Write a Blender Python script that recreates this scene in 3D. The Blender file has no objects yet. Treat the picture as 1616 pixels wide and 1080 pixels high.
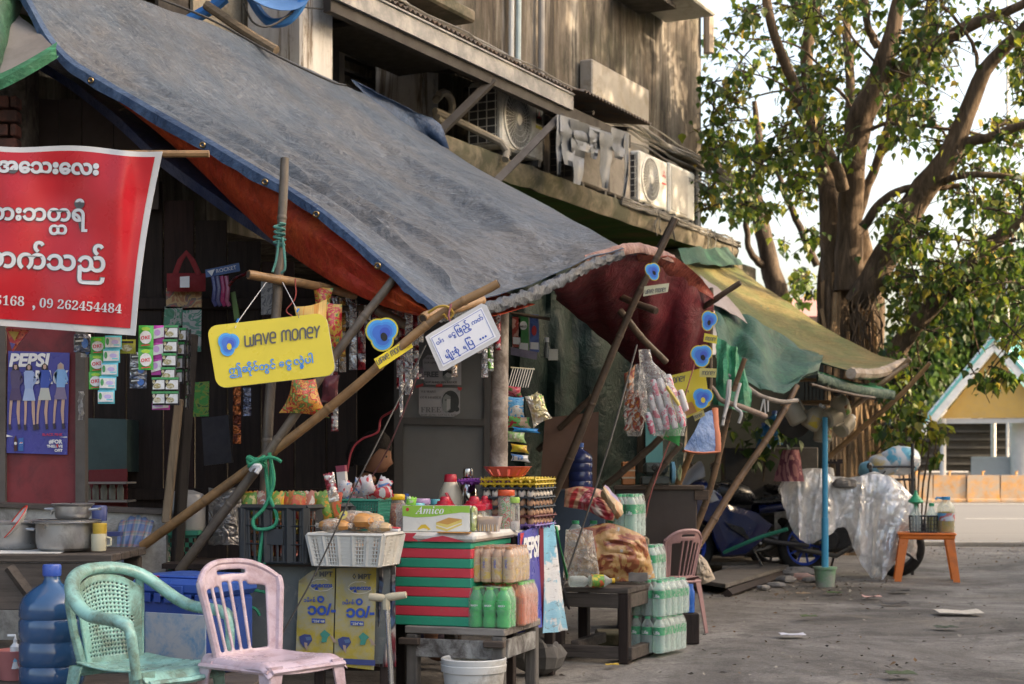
import bpy,math,random
from math import sin,cos,pi,radians,atan2,sqrt
from mathutils import Vector,Matrix,noise as mnoise
V=Vector
random.seed(7)
sc=bpy.context.scene
col=sc.collection
F,CU,HZ,H=2469.0,808.0,737.0,1.12
cam=bpy.data.cameras.new('camera');camo=bpy.data.objects.new('camera',cam);col.objects.link(camo)
camo.location=(0,0,H);camo.rotation_euler=(pi/2,0,0)
cam.sensor_width=36;cam.lens=F/1616*36
cam.shift_y=(HZ-540)/1616
cam.clip_start=0.1;cam.clip_end=2000
cam.dof.use_dof=True;cam.dof.focus_distance=7.3;cam.dof.aperture_fstop=5.0
sc.camera=camo
SUN_EL,SUN_AZ=radians(21),radians(99)
w=bpy.data.worlds.new('World');sc.world=w;w.use_nodes=True
nt=w.node_tree;nt.nodes.clear()
sky=nt.nodes.new('ShaderNodeTexSky');sky.sky_type='NISHITA';sky.sun_disc=False
sky.sun_elevation=SUN_EL;sky.sun_rotation=SUN_AZ
sky.air_density=1.0;sky.dust_density=7.0;sky.ozone_density=1.0
bg=nt.nodes.new('ShaderNodeBackground');bg.inputs[1].default_value=0.15
wo=nt.nodes.new('ShaderNodeOutputWorld')
nt.links.new(sky.outputs[0],bg.inputs[0]);nt.links.new(bg.outputs[0],wo.inputs[0])
sl=bpy.data.lights.new('sun','SUN');so=bpy.data.objects.new('sun',sl);col.objects.link(so)
sl.energy=2.2;sl.angle=radians(0.6);sl.color=(1.0,.84,.64)
dirv=V((sin(SUN_AZ)*cos(SUN_EL),cos(SUN_AZ)*cos(SUN_EL),sin(SUN_EL)))
so.rotation_euler=(-dirv).to_track_quat('-Z','Y').to_euler()
so.location=(30,0,20)
sc.view_settings.view_transform='Standard';sc.view_settings.look='None'
sc.view_settings.exposure=2.3;sc.view_settings.gamma=1.0
sc.view_settings.use_white_balance=True;sc.view_settings.white_balance_temperature=7300;sc.view_settings.white_balance_tint=12
sc.cycles.max_bounces=10;sc.cycles.transparent_max_bounces=16
sc.cycles.caustics_reflective=False;sc.cycles.caustics_refractive=False
TA=0.5233;CA=1/sqrt(1+TA*TA);SA=TA*CA
RZS=atan2(CA,SA)
def P(u,v,Y):return V(((u-CU)/F*Y,Y,H+(HZ-v)/F*Y))
def PX(u,Y):return(u-CU)/F*Y
def PZ(v,Y):return H+(HZ-v)/F*Y
def GP(u,v):return P(u,v,F*H/(v-HZ))
def S(s,t,z):return V((s*SA+t*CA,s*CA-t*SA,z))
def Yt(u,t):return t/((u-CU)/F*CA-SA)
def PT(u,v,t):return P(u,v,Yt(u,t))
def sof(u,t):
 y=Yt(u,t);return PX(u,y)*SA+y*CA
def rot(ax,a):return Matrix.Rotation(a,4,ax)
class MB:
 def __init__(s):s.v=[];s.f=[];s.m=[];s.s=[]
 def add(s,vs,fs,m=0,sm=False,M=None):
  o=len(s.v)
  s.v+=[(M@V(p))if M else V(p)for p in vs]
  s.f+=[tuple(o+i for i in f)for f in fs]
  s.m+=[m]*len(fs)if isinstance(m,int)else list(m)
  s.s+=[sm]*len(fs);return s
 def box(s,c,d,m=0,M=None,ch=0.0):
  c=V(c);x,y,z=d[0]/2,d[1]/2,d[2]/2
  if ch<=0:
   vs=[c+V((a*x,b*y,e*z))for a in(-1,1)for b in(-1,1)for e in(-1,1)]
   fs=[(0,1,3,2),(4,6,7,5),(0,4,5,1),(2,3,7,6),(0,2,6,4),(1,5,7,3)]
   return s.add(vs,fs,m,False,M)
  ch=min(ch,x*.9,y*.9,z*.9)
  vs=[];idx={}
  for a in(-1,1):
   for b in(-1,1):
    for e in(-1,1):
     for k in range(3):
      p=[a*(x-ch),b*(y-ch),e*(z-ch)]
      p[k]=(a*x,b*y,e*z)[k]
      idx[(a,b,e,k)]=len(vs);vs.append(c+V(p))
  fs=[]
  for k in range(3):
   i,j=[q for q in range(3)if q!=k]
   for sg in(-1,1):
    ring=[]
    for(p,q)in((-1,-1),(1,-1),(1,1),(-1,1)):
     t=[0,0,0];t[k]=sg;t[i]=p;t[j]=q
     ring.append(idx[(t[0],t[1],t[2],k)])
    fs.append(tuple(ring if(sg>0)==(k!=1)else ring[::-1]))
  for k in range(3):
   i,j=[q for q in range(3)if q!=k]
   for p in(-1,1):
    for q in(-1,1):
     def g(e,face):
      t=[0,0,0];t[k]=e;t[i]=p;t[j]=q
      return idx[(t[0],t[1],t[2],face)]
     fs.append((g(-1,i),g(1,i),g(1,j),g(-1,j)))
  for a in(-1,1):
   for b in(-1,1):
    for e in(-1,1):fs.append((idx[(a,b,e,0)],idx[(a,b,e,1)],idx[(a,b,e,2)]))
  return s.add(vs,fs,m,False,M)
 def tube(s,pts,r,n=8,m=0,cap=True,M=None,sm=True,flat=1.0,closed=False):
  pts=[V(p)for p in pts];k=len(pts)
  rs=r if isinstance(r,(list,tuple))else[r]*k
  t0=(pts[1]-pts[0]).normalized()
  up=V((0,0,1))if abs(t0.z)<.9 else V((0,1,0))
  nx=t0.cross(up).normalized()
  vs=[];fs=[]
  for i,p in enumerate(pts):
   if closed:t=(pts[(i+1)%k]-pts[i-1])
   else:t=(pts[min(i+1,k-1)]-pts[max(i-1,0)])
   if t.length<1e-9:t=t0
   t.normalize()
   nx=(nx-t*nx.dot(t));nx=nx.normalized()if nx.length>1e-6 else t.orthogonal().normalized()
   ny=t.cross(nx)
   for j in range(n):
    a=2*pi*j/n;vs.append(p+nx*(cos(a)*rs[i])+ny*(sin(a)*rs[i]*flat))
  rng=k if closed else k-1
  for i in range(rng):
   i2=(i+1)%k
   for j in range(n):
    j2=(j+1)%n;fs.append((i*n+j,i*n+j2,i2*n+j2,i2*n+j))
  s.add(vs,fs,m,sm,M)
  if cap and not closed:
   s.add(vs[:n],[tuple(range(n))[::-1]],m,False,M);s.add(vs[-n:],[tuple(range(n))],m,False,M)
  return s
 def lathe(s,prof,n=20,m=0,M=None,sm=True,cap=True,o=(0,0,0),el=1.0):
  vs=[];fs=[];o=V(o);k=len(prof)
  for(r,z)in prof:
   for j in range(n):
    a=2*pi*j/n;vs.append(o+V((cos(a)*r,sin(a)*r*el,z)))
  for i in range(k-1):
   for j in range(n):
    j2=(j+1)%n;fs.append((i*n+j,i*n+j2,(i+1)*n+j2,(i+1)*n+j))
  mm=m
  if isinstance(m,list):mm=[m[i]for i in range(k-1)for j in range(n)]
  s.add(vs,fs,mm,sm,M)
  if cap:
   m0=m if isinstance(m,int)else m[0];m1=m if isinstance(m,int)else m[-1]
   if prof[0][0]>1e-4:s.add(vs[:n],[tuple(range(n))[::-1]],m0,False,M)
   if prof[-1][0]>1e-4:s.add(vs[-n:],[tuple(range(n))],m1,False,M)
  return s
 def grid(s,rows,m=0,sm=True,M=None,cu=False,cv=False,skip=None):
  a,b=len(rows),len(rows[0]);vs=[p for r in rows for p in r];fs=[]
  for i in range(a if cu else a-1):
   for j in range(b if cv else b-1):
    if skip and skip(i,j):continue
    i2,j2=(i+1)%a,(j+1)%b
    fs.append((i*b+j,i*b+j2,i2*b+j2,i2*b+j))
  return s.add(vs,fs,m,sm,M)
 def sheet(s,rows,th,m=0,m2=None,M=None):
  """a sheet with real thickness: rows offset along their normals"""
  a,b=len(rows),len(rows[0]);back=[]
  for i in range(a):
   r=[]
   for j in range(b):
    du=V(rows[min(i+1,a-1)][j])-V(rows[max(i-1,0)][j]);dv=V(rows[i][min(j+1,b-1)])-V(rows[i][max(j-1,0)])
    nn=du.cross(dv);nn=nn.normalized()if nn.length>1e-9 else V((0,0,1))
    r.append(V(rows[i][j])-nn*th)
   back.append(r)
  s.grid(rows,m,True,M);m2=m if m2 is None else m2
  s.grid([r[::-1]for r in back],m2,True,M)
  for(p,q)in((rows[0],back[0]),(rows[-1],back[-1]),([r[0]for r in rows],[r[0]for r in back]),([r[-1]for r in rows],[r[-1]for r in back])):
   s.grid([p,q],m,False,M)
  return s
 def prism(s,poly,y0,y1,m=0,M=None,sm=False):
  """polygon in local x,z extruded along y"""
  n=len(poly)
  vs=[(x,y0,z)for x,z in poly]+[(x,y1,z)for x,z in poly]
  fs=[tuple(range(n)),tuple(range(2*n-1,n-1,-1))]+[(i,n+i,n+(i+1)%n,(i+1)%n)for i in range(n)]
  return s.add(vs,fs,m,sm,M)
 def mesh(s,name,mats,sharp=40):
  me=bpy.data.meshes.new(name)
  me.from_pydata([tuple(p)for p in s.v],[],s.f)
  for mt in(mats if isinstance(mats,(list,tuple))else[mats]):me.materials.append(mt)
  me.polygons.foreach_set('material_index',s.m);me.polygons.foreach_set('use_smooth',s.s)
  me.update()
  if any(s.s):me.set_sharp_from_angle(angle=radians(sharp))
  return me
 def base(s):
  xs=[p.x for p in s.v];ys=[p.y for p in s.v];zs=[p.z for p in s.v]
  return V(((min(xs)+max(xs))/2,(min(ys)+max(ys))/2,min(zs)))
KIDS={}
def link(name,me,parent=None):
 o=bpy.data.objects.new(name,me);col.objects.link(o)
 if parent is not None:
  o.parent=parent;KIDS.setdefault(parent.name,[]).append(o)
 return o
def part(name,mb,mats,parent,loc=None,rt=None,sharp=40,label=None):
 me=mb if isinstance(mb,bpy.types.Mesh)else mb.mesh(name,mats,sharp)
 o=link(name,me,parent)
 if loc is not None:o.location=loc
 if rt is not None:o.rotation_euler=rt
 if label:o['label']=label
 if name in('printed_marks','printed_picture','printed_cake'):o['kind']='stuff'
 return o
def tag(o,label,cat,group=None,kind=None):
 o['label']=label;o['category']=cat
 if group:o['group']=group
 if kind:o['kind']=kind
 return o
def thing(name,label,cat,loc=(0,0,0),rz=0,group=None,rt=None):
 o=bpy.data.objects.new(name,None);col.objects.link(o);o.empty_display_size=.1
 o.location=loc;o.rotation_euler=rt if rt is not None else(0,0,rz)
 return tag(o,label,cat,group)
def one(name,mb,mats,label,cat,group=None,sharp=40,kind=None):
 """a thing that is one mesh, built in world coordinates: origin moved to its base"""
 b=mb.base();mb.v=[p-b for p in mb.v]
 o=link(name,mb.mesh(name,mats,sharp));o.location=b
 return tag(o,label,cat,group,kind)
def struct(name,mb,mats,sharp=40):
 o=link(name,mb.mesh(name,mats,sharp));o['kind']='structure';return o
def dup(o,parent=None,loc=None,rz=None,label=None):
 c=o.copy();col.objects.link(c)
 if parent is not None:
  c.parent=parent;KIDS.setdefault(parent.name,[]).append(c)
 if loc is not None:c.location=loc
 if rz is not None:c.rotation_euler=(0,0,rz)
 if label:c['label']=label
 for k in list(KIDS.get(o.name,[])):dup(k,c)
 return c
def lerp(a,b,t):return a+(b-a)*t
def catmull(pts,n):
 """n+1 samples of a smooth curve through pts"""
 pts=[V(p)for p in pts];k=len(pts)-1;out=[]
 for i in range(n+1):
  x=i/n*k;j=min(int(x),k-1);t=x-j
  p0=pts[j-1]if j>0 else pts[0]*2-pts[1]
  p1,p2=pts[j],pts[j+1]
  p3=pts[j+2]if j+2<=k else pts[k]*2-pts[k-1]
  out.append(.5*((2*p1)+(p2-p0)*t+(2*p0-5*p1+4*p2-p3)*t*t+(3*p1-p0-3*p2+p3)*t**3))
 return out
def coons(c0,c1,d0,d1,nu,nv):
 """c0,c1: curves along v at u=0,1 ; d0,d1: curves along u at v=0,1"""
 C0,C1,D0,D1=catmull(c0,nv),catmull(c1,nv),catmull(d0,nu),catmull(d1,nu)
 rows=[]
 for i in range(nu+1):
  a=i/nu;r=[]
  for j in range(nv+1):
   b=j/nv
   r.append(C0[j]*(1-a)+C1[j]*a+D0[i]*(1-b)+D1[i]*b-(C0[0]*(1-a)*(1-b)+C0[-1]*(1-a)*b+C1[0]*a*(1-b)+C1[-1]*a*b))
  rows.append(r)
 return rows
def crumple(rows,amp,sc_,seed=0,edge=True,d=None):
 a,b=len(rows),len(rows[0]);out=[]
 for i in range(a):
  r=[]
  for j in range(b):
   p=V(rows[i][j])
   du=V(rows[min(i+1,a-1)][j])-V(rows[max(i-1,0)][j]);dv=V(rows[i][min(j+1,b-1)])-V(rows[i][max(j-1,0)])
   nn=du.cross(dv);nn=nn.normalized()if nn.length>1e-9 else V((0,0,1))
   q=p*sc_+V((seed*7.3,seed*3.1,seed))
   h=mnoise.noise(q)+.5*abs(mnoise.noise(q*2.3))+.25*mnoise.noise(q*5)
   r.append(p+nn*h*amp)
  out.append(r)
 return out
def noise1(x,s=0):return mnoise.noise(V((x,s*3.7,s*1.3)))
def sag(a,b,n,drop):return[V(a).lerp(V(b),i/n)-V((0,0,drop*4*(i/n)*(1-i/n)))for i in range(n+1)]
MATS={}
def new_mat(name):
 m=bpy.data.materials.new(name);m.use_nodes=True;nt=m.node_tree;nt.nodes.clear()
 out=nt.nodes.new('ShaderNodeOutputMaterial');return m,nt,out
class NT:
 def __init__(s,nt):s.nt=nt
 def n(s,typ,ins=None,**kw):
  nd=s.nt.nodes.new(typ)
  for k,v in kw.items():setattr(nd,k,v)
  for k,v in(ins or{}).items():
   if isinstance(v,bpy.types.NodeSocket):s.nt.links.new(v,nd.inputs[k])
   else:nd.inputs[k].default_value=v
  return nd
 def coord(s,scale=(1,1,1),rnd=True,kind='Object'):
  tc=s.n('ShaderNodeTexCoord');oi=s.n('ShaderNodeObjectInfo')
  c=tc.outputs[kind]
  if rnd:
   mu=s.n('ShaderNodeMath',{0:oi.outputs['Random'],1:37.0},operation='MULTIPLY')
   ad=s.n('ShaderNodeVectorMath',{0:c,1:mu.outputs[0]},operation='ADD');c=ad.outputs[0]
  mp=s.n('ShaderNodeMapping',{'Vector':c});mp.inputs['Scale'].default_value=scale
  return mp.outputs[0]
 def noise(s,vec,scale,detail=6,rough=.6,dist=0):
  return s.n('ShaderNodeTexNoise',{'Vector':vec,'Scale':scale,'Detail':detail,'Roughness':rough,'Distortion':dist}).outputs[0]
 def ramp(s,fac,stops):
  r=s.n('ShaderNodeValToRGB',{0:fac});e=r.color_ramp.elements
  while len(e)<len(stops):e.new(.5)
  for i,(p,c)in enumerate(stops):
   e[i].position=p;e[i].color=(c,c,c,1)if isinstance(c,(int,float))else(c[0],c[1],c[2],1)
  return r.outputs[0]
 def mix(s,fac,a,b,bt='MIX'):
  m=s.n('ShaderNodeMix',data_type='RGBA',blend_type=bt)
  for i,v in((0,fac),(6,a),(7,b)):
   if isinstance(v,bpy.types.NodeSocket):s.nt.links.new(v,m.inputs[i])
   elif i==0:m.inputs[0].default_value=v
   else:m.inputs[i].default_value=(v[0],v[1],v[2],1)
  return m.outputs[2]
 def bump(s,h,strength=.3,dist=.01,normal=None):
  b=s.n('ShaderNodeBump',{'Height':h,'Strength':strength,'Distance':dist})
  if normal is not None:s.nt.links.new(normal,b.inputs['Normal'])
  return b.outputs[0]
 def bsdf(s,out,base,rough=.6,metal=0,normal=None,spec=.5,trans=None,coat=0,sss=0,alpha=None):
  b=s.n('ShaderNodeBsdfPrincipled')
  def put(k,v):
   if isinstance(v,bpy.types.NodeSocket):s.nt.links.new(v,b.inputs[k])
   elif isinstance(v,(tuple,list)):b.inputs[k].default_value=(v[0],v[1],v[2],1)
   else:b.inputs[k].default_value=v
  put('Base Color',base);put('Roughness',rough);put('Metallic',metal);put('Specular IOR Level',spec)
  put('Coat Weight',coat)
  if alpha is not None:put('Alpha',alpha)
  if normal is not None:put('Normal',normal)
  res=b.outputs[0]
  if trans:
   t=s.n('ShaderNodeBsdfTranslucent')
   if isinstance(base,bpy.types.NodeSocket):s.nt.links.new(base,t.inputs[0])
   else:t.inputs[0].default_value=(base[0],base[1],base[2],1)
   mx=s.n('ShaderNodeMixShader',{0:trans,1:b.outputs[0],2:t.outputs[0]});res=mx.outputs[0]
  if out is not None:s.nt.links.new(res,out.inputs[0])
  return res
def sc3(c,k):return(min(c[0]*k,.95),min(c[1]*k,.95),min(c[2]*k,.95))
def M(name,c,rough=.55,var=.25,vs=7,bump=.15,bs=60,metal=0,spec=.5,dirt=None,da=.5,ds=5,coat=0,trans=None,st=(1,1,1)):
 """weathered paint / plastic / wood: base colour with noise variation, optional dirt patches, fine relief"""
 if name in MATS:return MATS[name]
 m,nt,out=new_mat(name);N=NT(nt)
 co=N.coord(st)
 a=N.noise(co,vs,6,.65)
 cc=N.ramp(a,[(.25,sc3(c,1-var)),(.5,c),(.78,sc3(c,1+var*.8))])
 if dirt:
  d=N.noise(co,ds,8,.75,.4)
  cc=N.mix(N.ramp(d,[(.62-da*.25,0.0),(.62-da*.25+.2,1.0)]),cc,dirt)
 r=N.ramp(N.noise(co,vs*2.1,4),[(.3,max(rough-.13,.03)),(.7,min(rough+.13,1))])
 nrm=N.bump(N.noise(co,bs,4),bump,.004)if bump else None
 N.bsdf(out,cc,r,metal,nrm,spec,trans,coat)
 MATS[name]=m;return m
def flat(name,c,rough=.5,metal=0,spec=.5):
 return M(name,c,rough,.08,20,.05,150,metal,spec)
def wood(name,c,c2=None,ax=0,rough=.75,sc_=3.0):
 if name in MATS:return MATS[name]
 m,nt,out=new_mat(name);N=NT(nt)
 st=[22,22,22];st[ax]=1.4
 co=N.coord(tuple(x*sc_/3 for x in st));c2=c2 or sc3(c,.45)
 a=N.noise(co,1.6,8,.7,.6);b=N.noise(N.coord((1,1,1)),4,5)
 cc=N.ramp(a,[(.3,c2),(.52,c),(.75,sc3(c,1.35))])
 cc=N.mix(N.ramp(b,[(.45,0.0),(.75,.55)]),cc,sc3(c2,.7))
 N.bsdf(out,cc,rough,0,N.bump(a,.45,.006),.35)
 MATS[name]=m;return m
def bamboo(name,c,c2):
 return M(name,c,.5,.3,9,.2,90,dirt=c2,da=.55,ds=6)
def prints(name,cs,scale=9,rough=.3,metal=0,spec=.5,st=(1,1,1),bump=.35):
 """printed packaging: patches of a few colours, crinkled"""
 if name in MATS:return MATS[name]
 m,nt,out=new_mat(name);N=NT(nt)
 co=N.coord(st)
 v=N.noise(co,scale*.55,3,.5,2.2);k=len(cs)
 r=N.n('ShaderNodeValToRGB',{0:v});r.color_ramp.interpolation='EASE' if scale<7 else 'CONSTANT'
 e=r.color_ramp.elements
 while len(e)<k:e.new(.5)
 for i,c in enumerate(cs):e[i].position=.5+(i/k-.5)*.5 if i else 0;e[i].color=(c[0],c[1],c[2],1)
 cr=N.noise(co,scale*2.2,5,.6)
 N.bsdf(out,r.outputs[0],rough,metal,N.bump(cr,bump,.012),spec)
 MATS[name]=m;return m
def foil(name,c,c2=None,rough=.22,scale=26):
 """metallised wrapper: some areas printed, some bare metal, strongly crinkled"""
 if name in MATS:return MATS[name]
 m,nt,out=new_mat(name);N=NT(nt);co=N.coord()
 a=N.noise(co,scale,3,.5,1.2);c2=c2 or c
 b=N.noise(co,scale*.6,2)
 k=N.ramp(b,[(.47,0.0),(.53,1.0)])
 N.bsdf(out,N.mix(k,c,c2),rough,.75,N.bump(a,.9,.02),.6)
 MATS[name]=m;return m
def clear(name,tint=(.9,.95,.95),op=.25,rough=.12,crinkle=0,cs=14,haze=.45):
 """thin clear plastic: see-through film with a sheen; more opaque at grazing angles"""
 if name in MATS:return MATS[name]
 m,nt,out=new_mat(name);N=NT(nt);co=N.coord()
 nrm=None
 if crinkle:
  rg=N.n('ShaderNodeMath',{0:N.n('ShaderNodeMath',{0:N.noise(co,cs,3,.5,1.0),1:.5},operation='SUBTRACT').outputs[0]},operation='ABSOLUTE').outputs[0]
  nrm=N.bump(rg,crinkle,.07)
 tr=N.n('ShaderNodeBsdfTransparent',{0:(*tint,1)})
 pb=N.bsdf(None,tint,rough,0,nrm,.9,trans=.4)
 if crinkle:
  gs=N.n('ShaderNodeBsdfGlossy',{0:(.9,.92,.95,1),'Roughness':.16});nt.links.new(nrm,gs.inputs['Normal'])
  pb=N.n('ShaderNodeMixShader',{0:N.ramp(rg,[(.0,.26),(.1,.06)]),1:pb,2:gs.outputs[0]}).outputs[0]
 lw=N.n('ShaderNodeLayerWeight',{0:.35})
 if nrm is not None:nt.links.new(nrm,lw.inputs['Normal'])
 f=N.n('ShaderNodeMapRange',{0:lw.outputs['Facing'],3:op,4:min(op+.5,1)})
 fo=f.outputs[0]
 if crinkle:
  k=N.ramp(N.noise(co,cs*1.4,5,.7,1.5),[(.45,0.0),(.75,haze)])
  fo=N.n('ShaderNodeMath',{0:fo,1:k},operation='ADD',use_clamp=True).outputs[0]
 mx=N.n('ShaderNodeMixShader',{0:fo,1:tr.outputs[0],2:pb});nt.links.new(mx.outputs[0],out.inputs[0])
 MATS[name]=m;return m
def tarp_mat(name,c,c2,c3=None,weave=1.0,rough=.55,trans=.12,streak=(1,1,1),fold=.5):
 """woven plastic sheet: faded patches, dust streaks along the weave, fine creases"""
 if name in MATS:return MATS[name]
 m,nt,out=new_mat(name);N=NT(nt)
 co=N.coord(rnd=False);cs=N.coord(streak,rnd=False)
 a=N.noise(cs,2.2,9,.78,.5);b=N.noise(co,1.1,6,.65)
 cc=N.ramp(a,[(.32,sc3(c,.5)),(.46,c),(.58,c2),(.74,sc3(c2,1.3))])
 if c3:cc=N.mix(N.ramp(b,[(.45,0.0),(.6,.75)]),cc,c3)
 lines=[]
 for(ax,an,sx,sy)in(((0,0,1),.60,2.6,46),((0,0,1),-.95,2.4,42)):
  mp=N.n('ShaderNodeMapping',{'Vector':co});mp.inputs['Rotation'].default_value=(0,0,an);mp.inputs['Scale'].default_value=(sx,sy,14)
  lines.append(N.noise(mp.outputs[0],1.0,4,.7,.3))
 fg=N.n('ShaderNodeMath',{0:lines[0],1:lines[1]},operation='MAXIMUM').outputs[0]
 big=N.noise(co,1.7,3)
 k=N.n('ShaderNodeMath',{0:N.ramp(fg,[(.52,0.0),(.68,.7*weave)]),1:N.ramp(big,[(.35,.25),(.6,1.0)])},operation='MULTIPLY').outputs[0]
 cc=N.mix(k,cc,sc3(c2,2.0))
 cc=N.mix(N.ramp(N.noise(co,26,5,.8),[(.36,.7),(.5,0.0)]),cc,sc3(c,.5))
 if weave>.9:
  cc=N.mix(N.ramp(N.noise(co,30,2,.5),[(.75,0.0),(.78,.55)]),cc,(.5,.5,.48))
 wr=N.noise(cs,7,8,.65,.8);w2=N.n('ShaderNodeMath',{0:N.n('ShaderNodeMath',{0:N.noise(co,4,4,.6,1.5),1:.5},operation='SUBTRACT').outputs[0]},operation='ABSOLUTE').outputs[0]
 nb=N.bump(wr,fold,.035);nb=N.bump(w2,fold*.8,.05,nb);nb=N.bump(fg,.25,.004,nb)
 N.bsdf(out,cc,rough,0,nb,.35,trans)
 MATS[name]=m;return m
TXT={}
def tmesh(body,size,bold=0.0,shear=0.0,space=1.0):
 c=bpy.data.curves.new('t','FONT');c.body=body;c.size=size;c.resolution_u=3
 c.offset=bold;c.shear=shear;c.space_character=space;c.dimensions='2D';c.fill_mode='FRONT'
 o=bpy.data.objects.new('t',c)
 me=bpy.data.meshes.new_from_object(o)
 bpy.data.objects.remove(o);bpy.data.curves.remove(c)
 return me
def lettering(body,size,mt,parent,x,z,y=0.0,bold=0.0,shear=0.0,rotz=0.0,fit=None,fith=None,warp=None,center=False,M4=None,name='lettering',thick=.0012):
 """flat print lying on the local x-z plane (facing -y), warped by warp(x,z)->point when the surface bends"""
 me=tmesh(body,size,bold,shear);me.name=name
 vs=[v.co.copy()for v in me.vertices]
 if not vs:return None
 x0=min(v.x for v in vs);x1=max(v.x for v in vs);k=1
 if fit:k=fit/max(x1-x0,1e-6)
 kz=k
 if fith:
  z0=min(v.y for v in vs);z1=max(v.y for v in vs);kz=fith/max(z1-z0,1e-6)
  if not fit:k=kz
 cr,sr=cos(rotz),sin(rotz)
 for v in me.vertices:
  a=(v.co.x-x0)*k;b=v.co.y*kz
  if center:a-=(x1-x0)*k/2
  px,pz=x+a*cr-b*sr,z+a*sr+b*cr
  q=warp(px,pz)if warp else V((px,y,pz))
  v.co=(M4@q)if M4 is not None else q
 me.materials.clear();me.materials.append(mt)
 me.update()
 return part(name,me,None,parent)
def loop_print(pts,wd,mt,parent,name='printed_mark',M4=None,closed=False):
 """a flat printed stroke along pts in local x-z"""
 k=len(pts);vs=[];fs=[]
 for i,(x,z,y)in enumerate(pts):
  a=pts[(i+1)%k]if(closed or i<k-1)else pts[i];b=pts[i-1]if(closed or i>0)else pts[i]
  dx,dz=a[0]-b[0],a[1]-b[1];l=sqrt(dx*dx+dz*dz)or 1
  nx,nz=-dz/l*wd/2,dx/l*wd/2
  vs+=[V((x+nx,y,z+nz)),V((x-nx,y,z-nz))]
 for i in range(k if closed else k-1):
  j=(i+1)%k;fs.append((2*i,2*j,2*j+1,2*i+1))
 b=MB();b.add(vs,fs,0,False,M4);return part(name,b,mt,parent)
def disc(mb,cx,cz,rx,rz,y,m=0,n=20,M=None,a0=0):
 vs=[V((cx+rx*cos(2*pi*i/n+a0),y,cz+rz*sin(2*pi*i/n+a0)))for i in range(n)]
 mb.add(vs,[tuple(range(n))],m,False,M);return mb
def poly(mb,pts,y,m=0,M=None):
 mb.add([V((x,y,z))for x,z in pts],[tuple(range(len(pts)))],m,False,M);return mb
INK=flat('ink_black',(.03,.03,.035),.6);INKG=flat('ink_grey',(.09,.095,.1),.6)
INKB=flat('ink_blue',(.02,.08,.42),.6);WHITE=flat('print_white',(.75,.77,.8),.5)
RED=flat('print_red',(.5,.03,.04),.5)
# = SETTING
def ground_mat():
 m,nt,out=new_mat('worn_concrete');N=NT(nt);co=N.coord(rnd=False)
 a=N.noise(co,.55,9,.72,.8);b=N.noise(co,2.6,8,.75,.5);g=N.noise(co,45,4,.7);h=N.noise(co,190,2,.6)
 base=N.ramp(a,[(.36,(.09,.08,.07)),(.45,(.17,.155,.138)),(.53,(.24,.222,.2)),(.62,(.34,.32,.285))])
 base=N.mix(N.ramp(b,[(.5,0.0),(.62,.7)]),base,(.09,.083,.075))
 sand=N.noise(N.coord((1,1,1),rnd=False),1.1,7,.7,1.0)
 base=N.mix(N.ramp(sand,[(.56,0.0),(.7,.75)]),base,(.27,.235,.185))
 base=N.mix(N.ramp(g,[(.35,.4),(.6,0.0)]),base,(.05,.047,.044))
 base=N.mix(N.ramp(h,[(.62,0.0),(.7,.45)]),base,(.4,.38,.35))
 vo=N.n('ShaderNodeTexVoronoi',{'Vector':N.mix(.12,co,N.n('ShaderNodeTexNoise',{'Vector':co,'Scale':3.0,'Detail':6.0}).outputs[1]),'Scale':1.1},feature='DISTANCE_TO_EDGE').outputs['Distance']
 cr_=N.n('ShaderNodeMath',{0:N.ramp(vo,[(.003,.7),(.010,0.0)]),1:N.ramp(a,[(.5,0.0),(.6,1.0)])},operation='MULTIPLY').outputs[0]
 base=N.mix(cr_,base,(.035,.032,.03))
 base=N.mix(N.ramp(N.noise(co,9,7,.8,.6),[(.57,0.0),(.65,.5)]),base,(.07,.062,.055))
 hh=N.n('ShaderNodeMath',{0:b,1:g},operation='ADD').outputs[0]
 nb=N.bump(hh,.6,.02);nb=N.bump(h,.35,.004,nb)
 N.bsdf(out,base,.85,0,nb,.25);return m
def road_mat():
 m,nt,out=new_mat('road_asphalt');N=NT(nt);co=N.coord(rnd=False)
 a=N.noise(N.coord((.05,1,1),rnd=False),2.2,6,.7);h=N.noise(co,60,3,.7)
 base=N.ramp(a,[(.3,(.085,.085,.083)),(.5,(.12,.118,.114)),(.7,(.16,.156,.148))])
 base=N.mix(N.ramp(h,[(.4,.3),(.65,0.0)]),base,(.08,.08,.08))
 N.bsdf(out,base,.8,0,N.bump(h,.4,.006),.3);return m
gm=ground_mat()
b=MB();n=80
rows=[]
for i in range(n+1):
 r=[]
 for j in range(n+1):
  x=-14+28*j/n;y=1+24*i/n
  e=min(1,min(x+14,14-x,y-1,25-y)/1.5)
  z=.018*mnoise.noise(V((x*.9,y*.9,1)))+.008*mnoise.noise(V((x*3.3,y*3.3,5)))
  r.append((x,y,z*max(e,0)))
 rows.append(r)
b.grid([r for r in rows])
for(x0,x1,y0,y1)in((-400,-14,-400,900),(14,400,-400,900),(-14,14,-400,1),(-14,14,25,900)):
 b.add([(x0,y0,0),(x1,y0,0),(x1,y1,0),(x0,y1,0)],[(0,1,2,3)])
struct('ground',b,gm)
b=MB();b.box((0,39,.002),(300,33.4,.012));road=struct('road',b,road_mat())
b=MB()
for k in range(-10,22):b.box((k*5.5+rx if False else k*5.5,33.5,.0115),(2.6,.12,.004))
b.box((0,46.6,.0115),(300,.14,.004))
struct('road_markings',b,M('road_paint',(.5,.5,.47),.7,.3,5,dirt=(.2,.2,.19)))
b=MB()
for k in range(60):
 x=-30+k*1.02
 b.box((x,22.12,.03+.01*noise1(k*.7)),(1.0,.22,.07),ch=.015)
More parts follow.
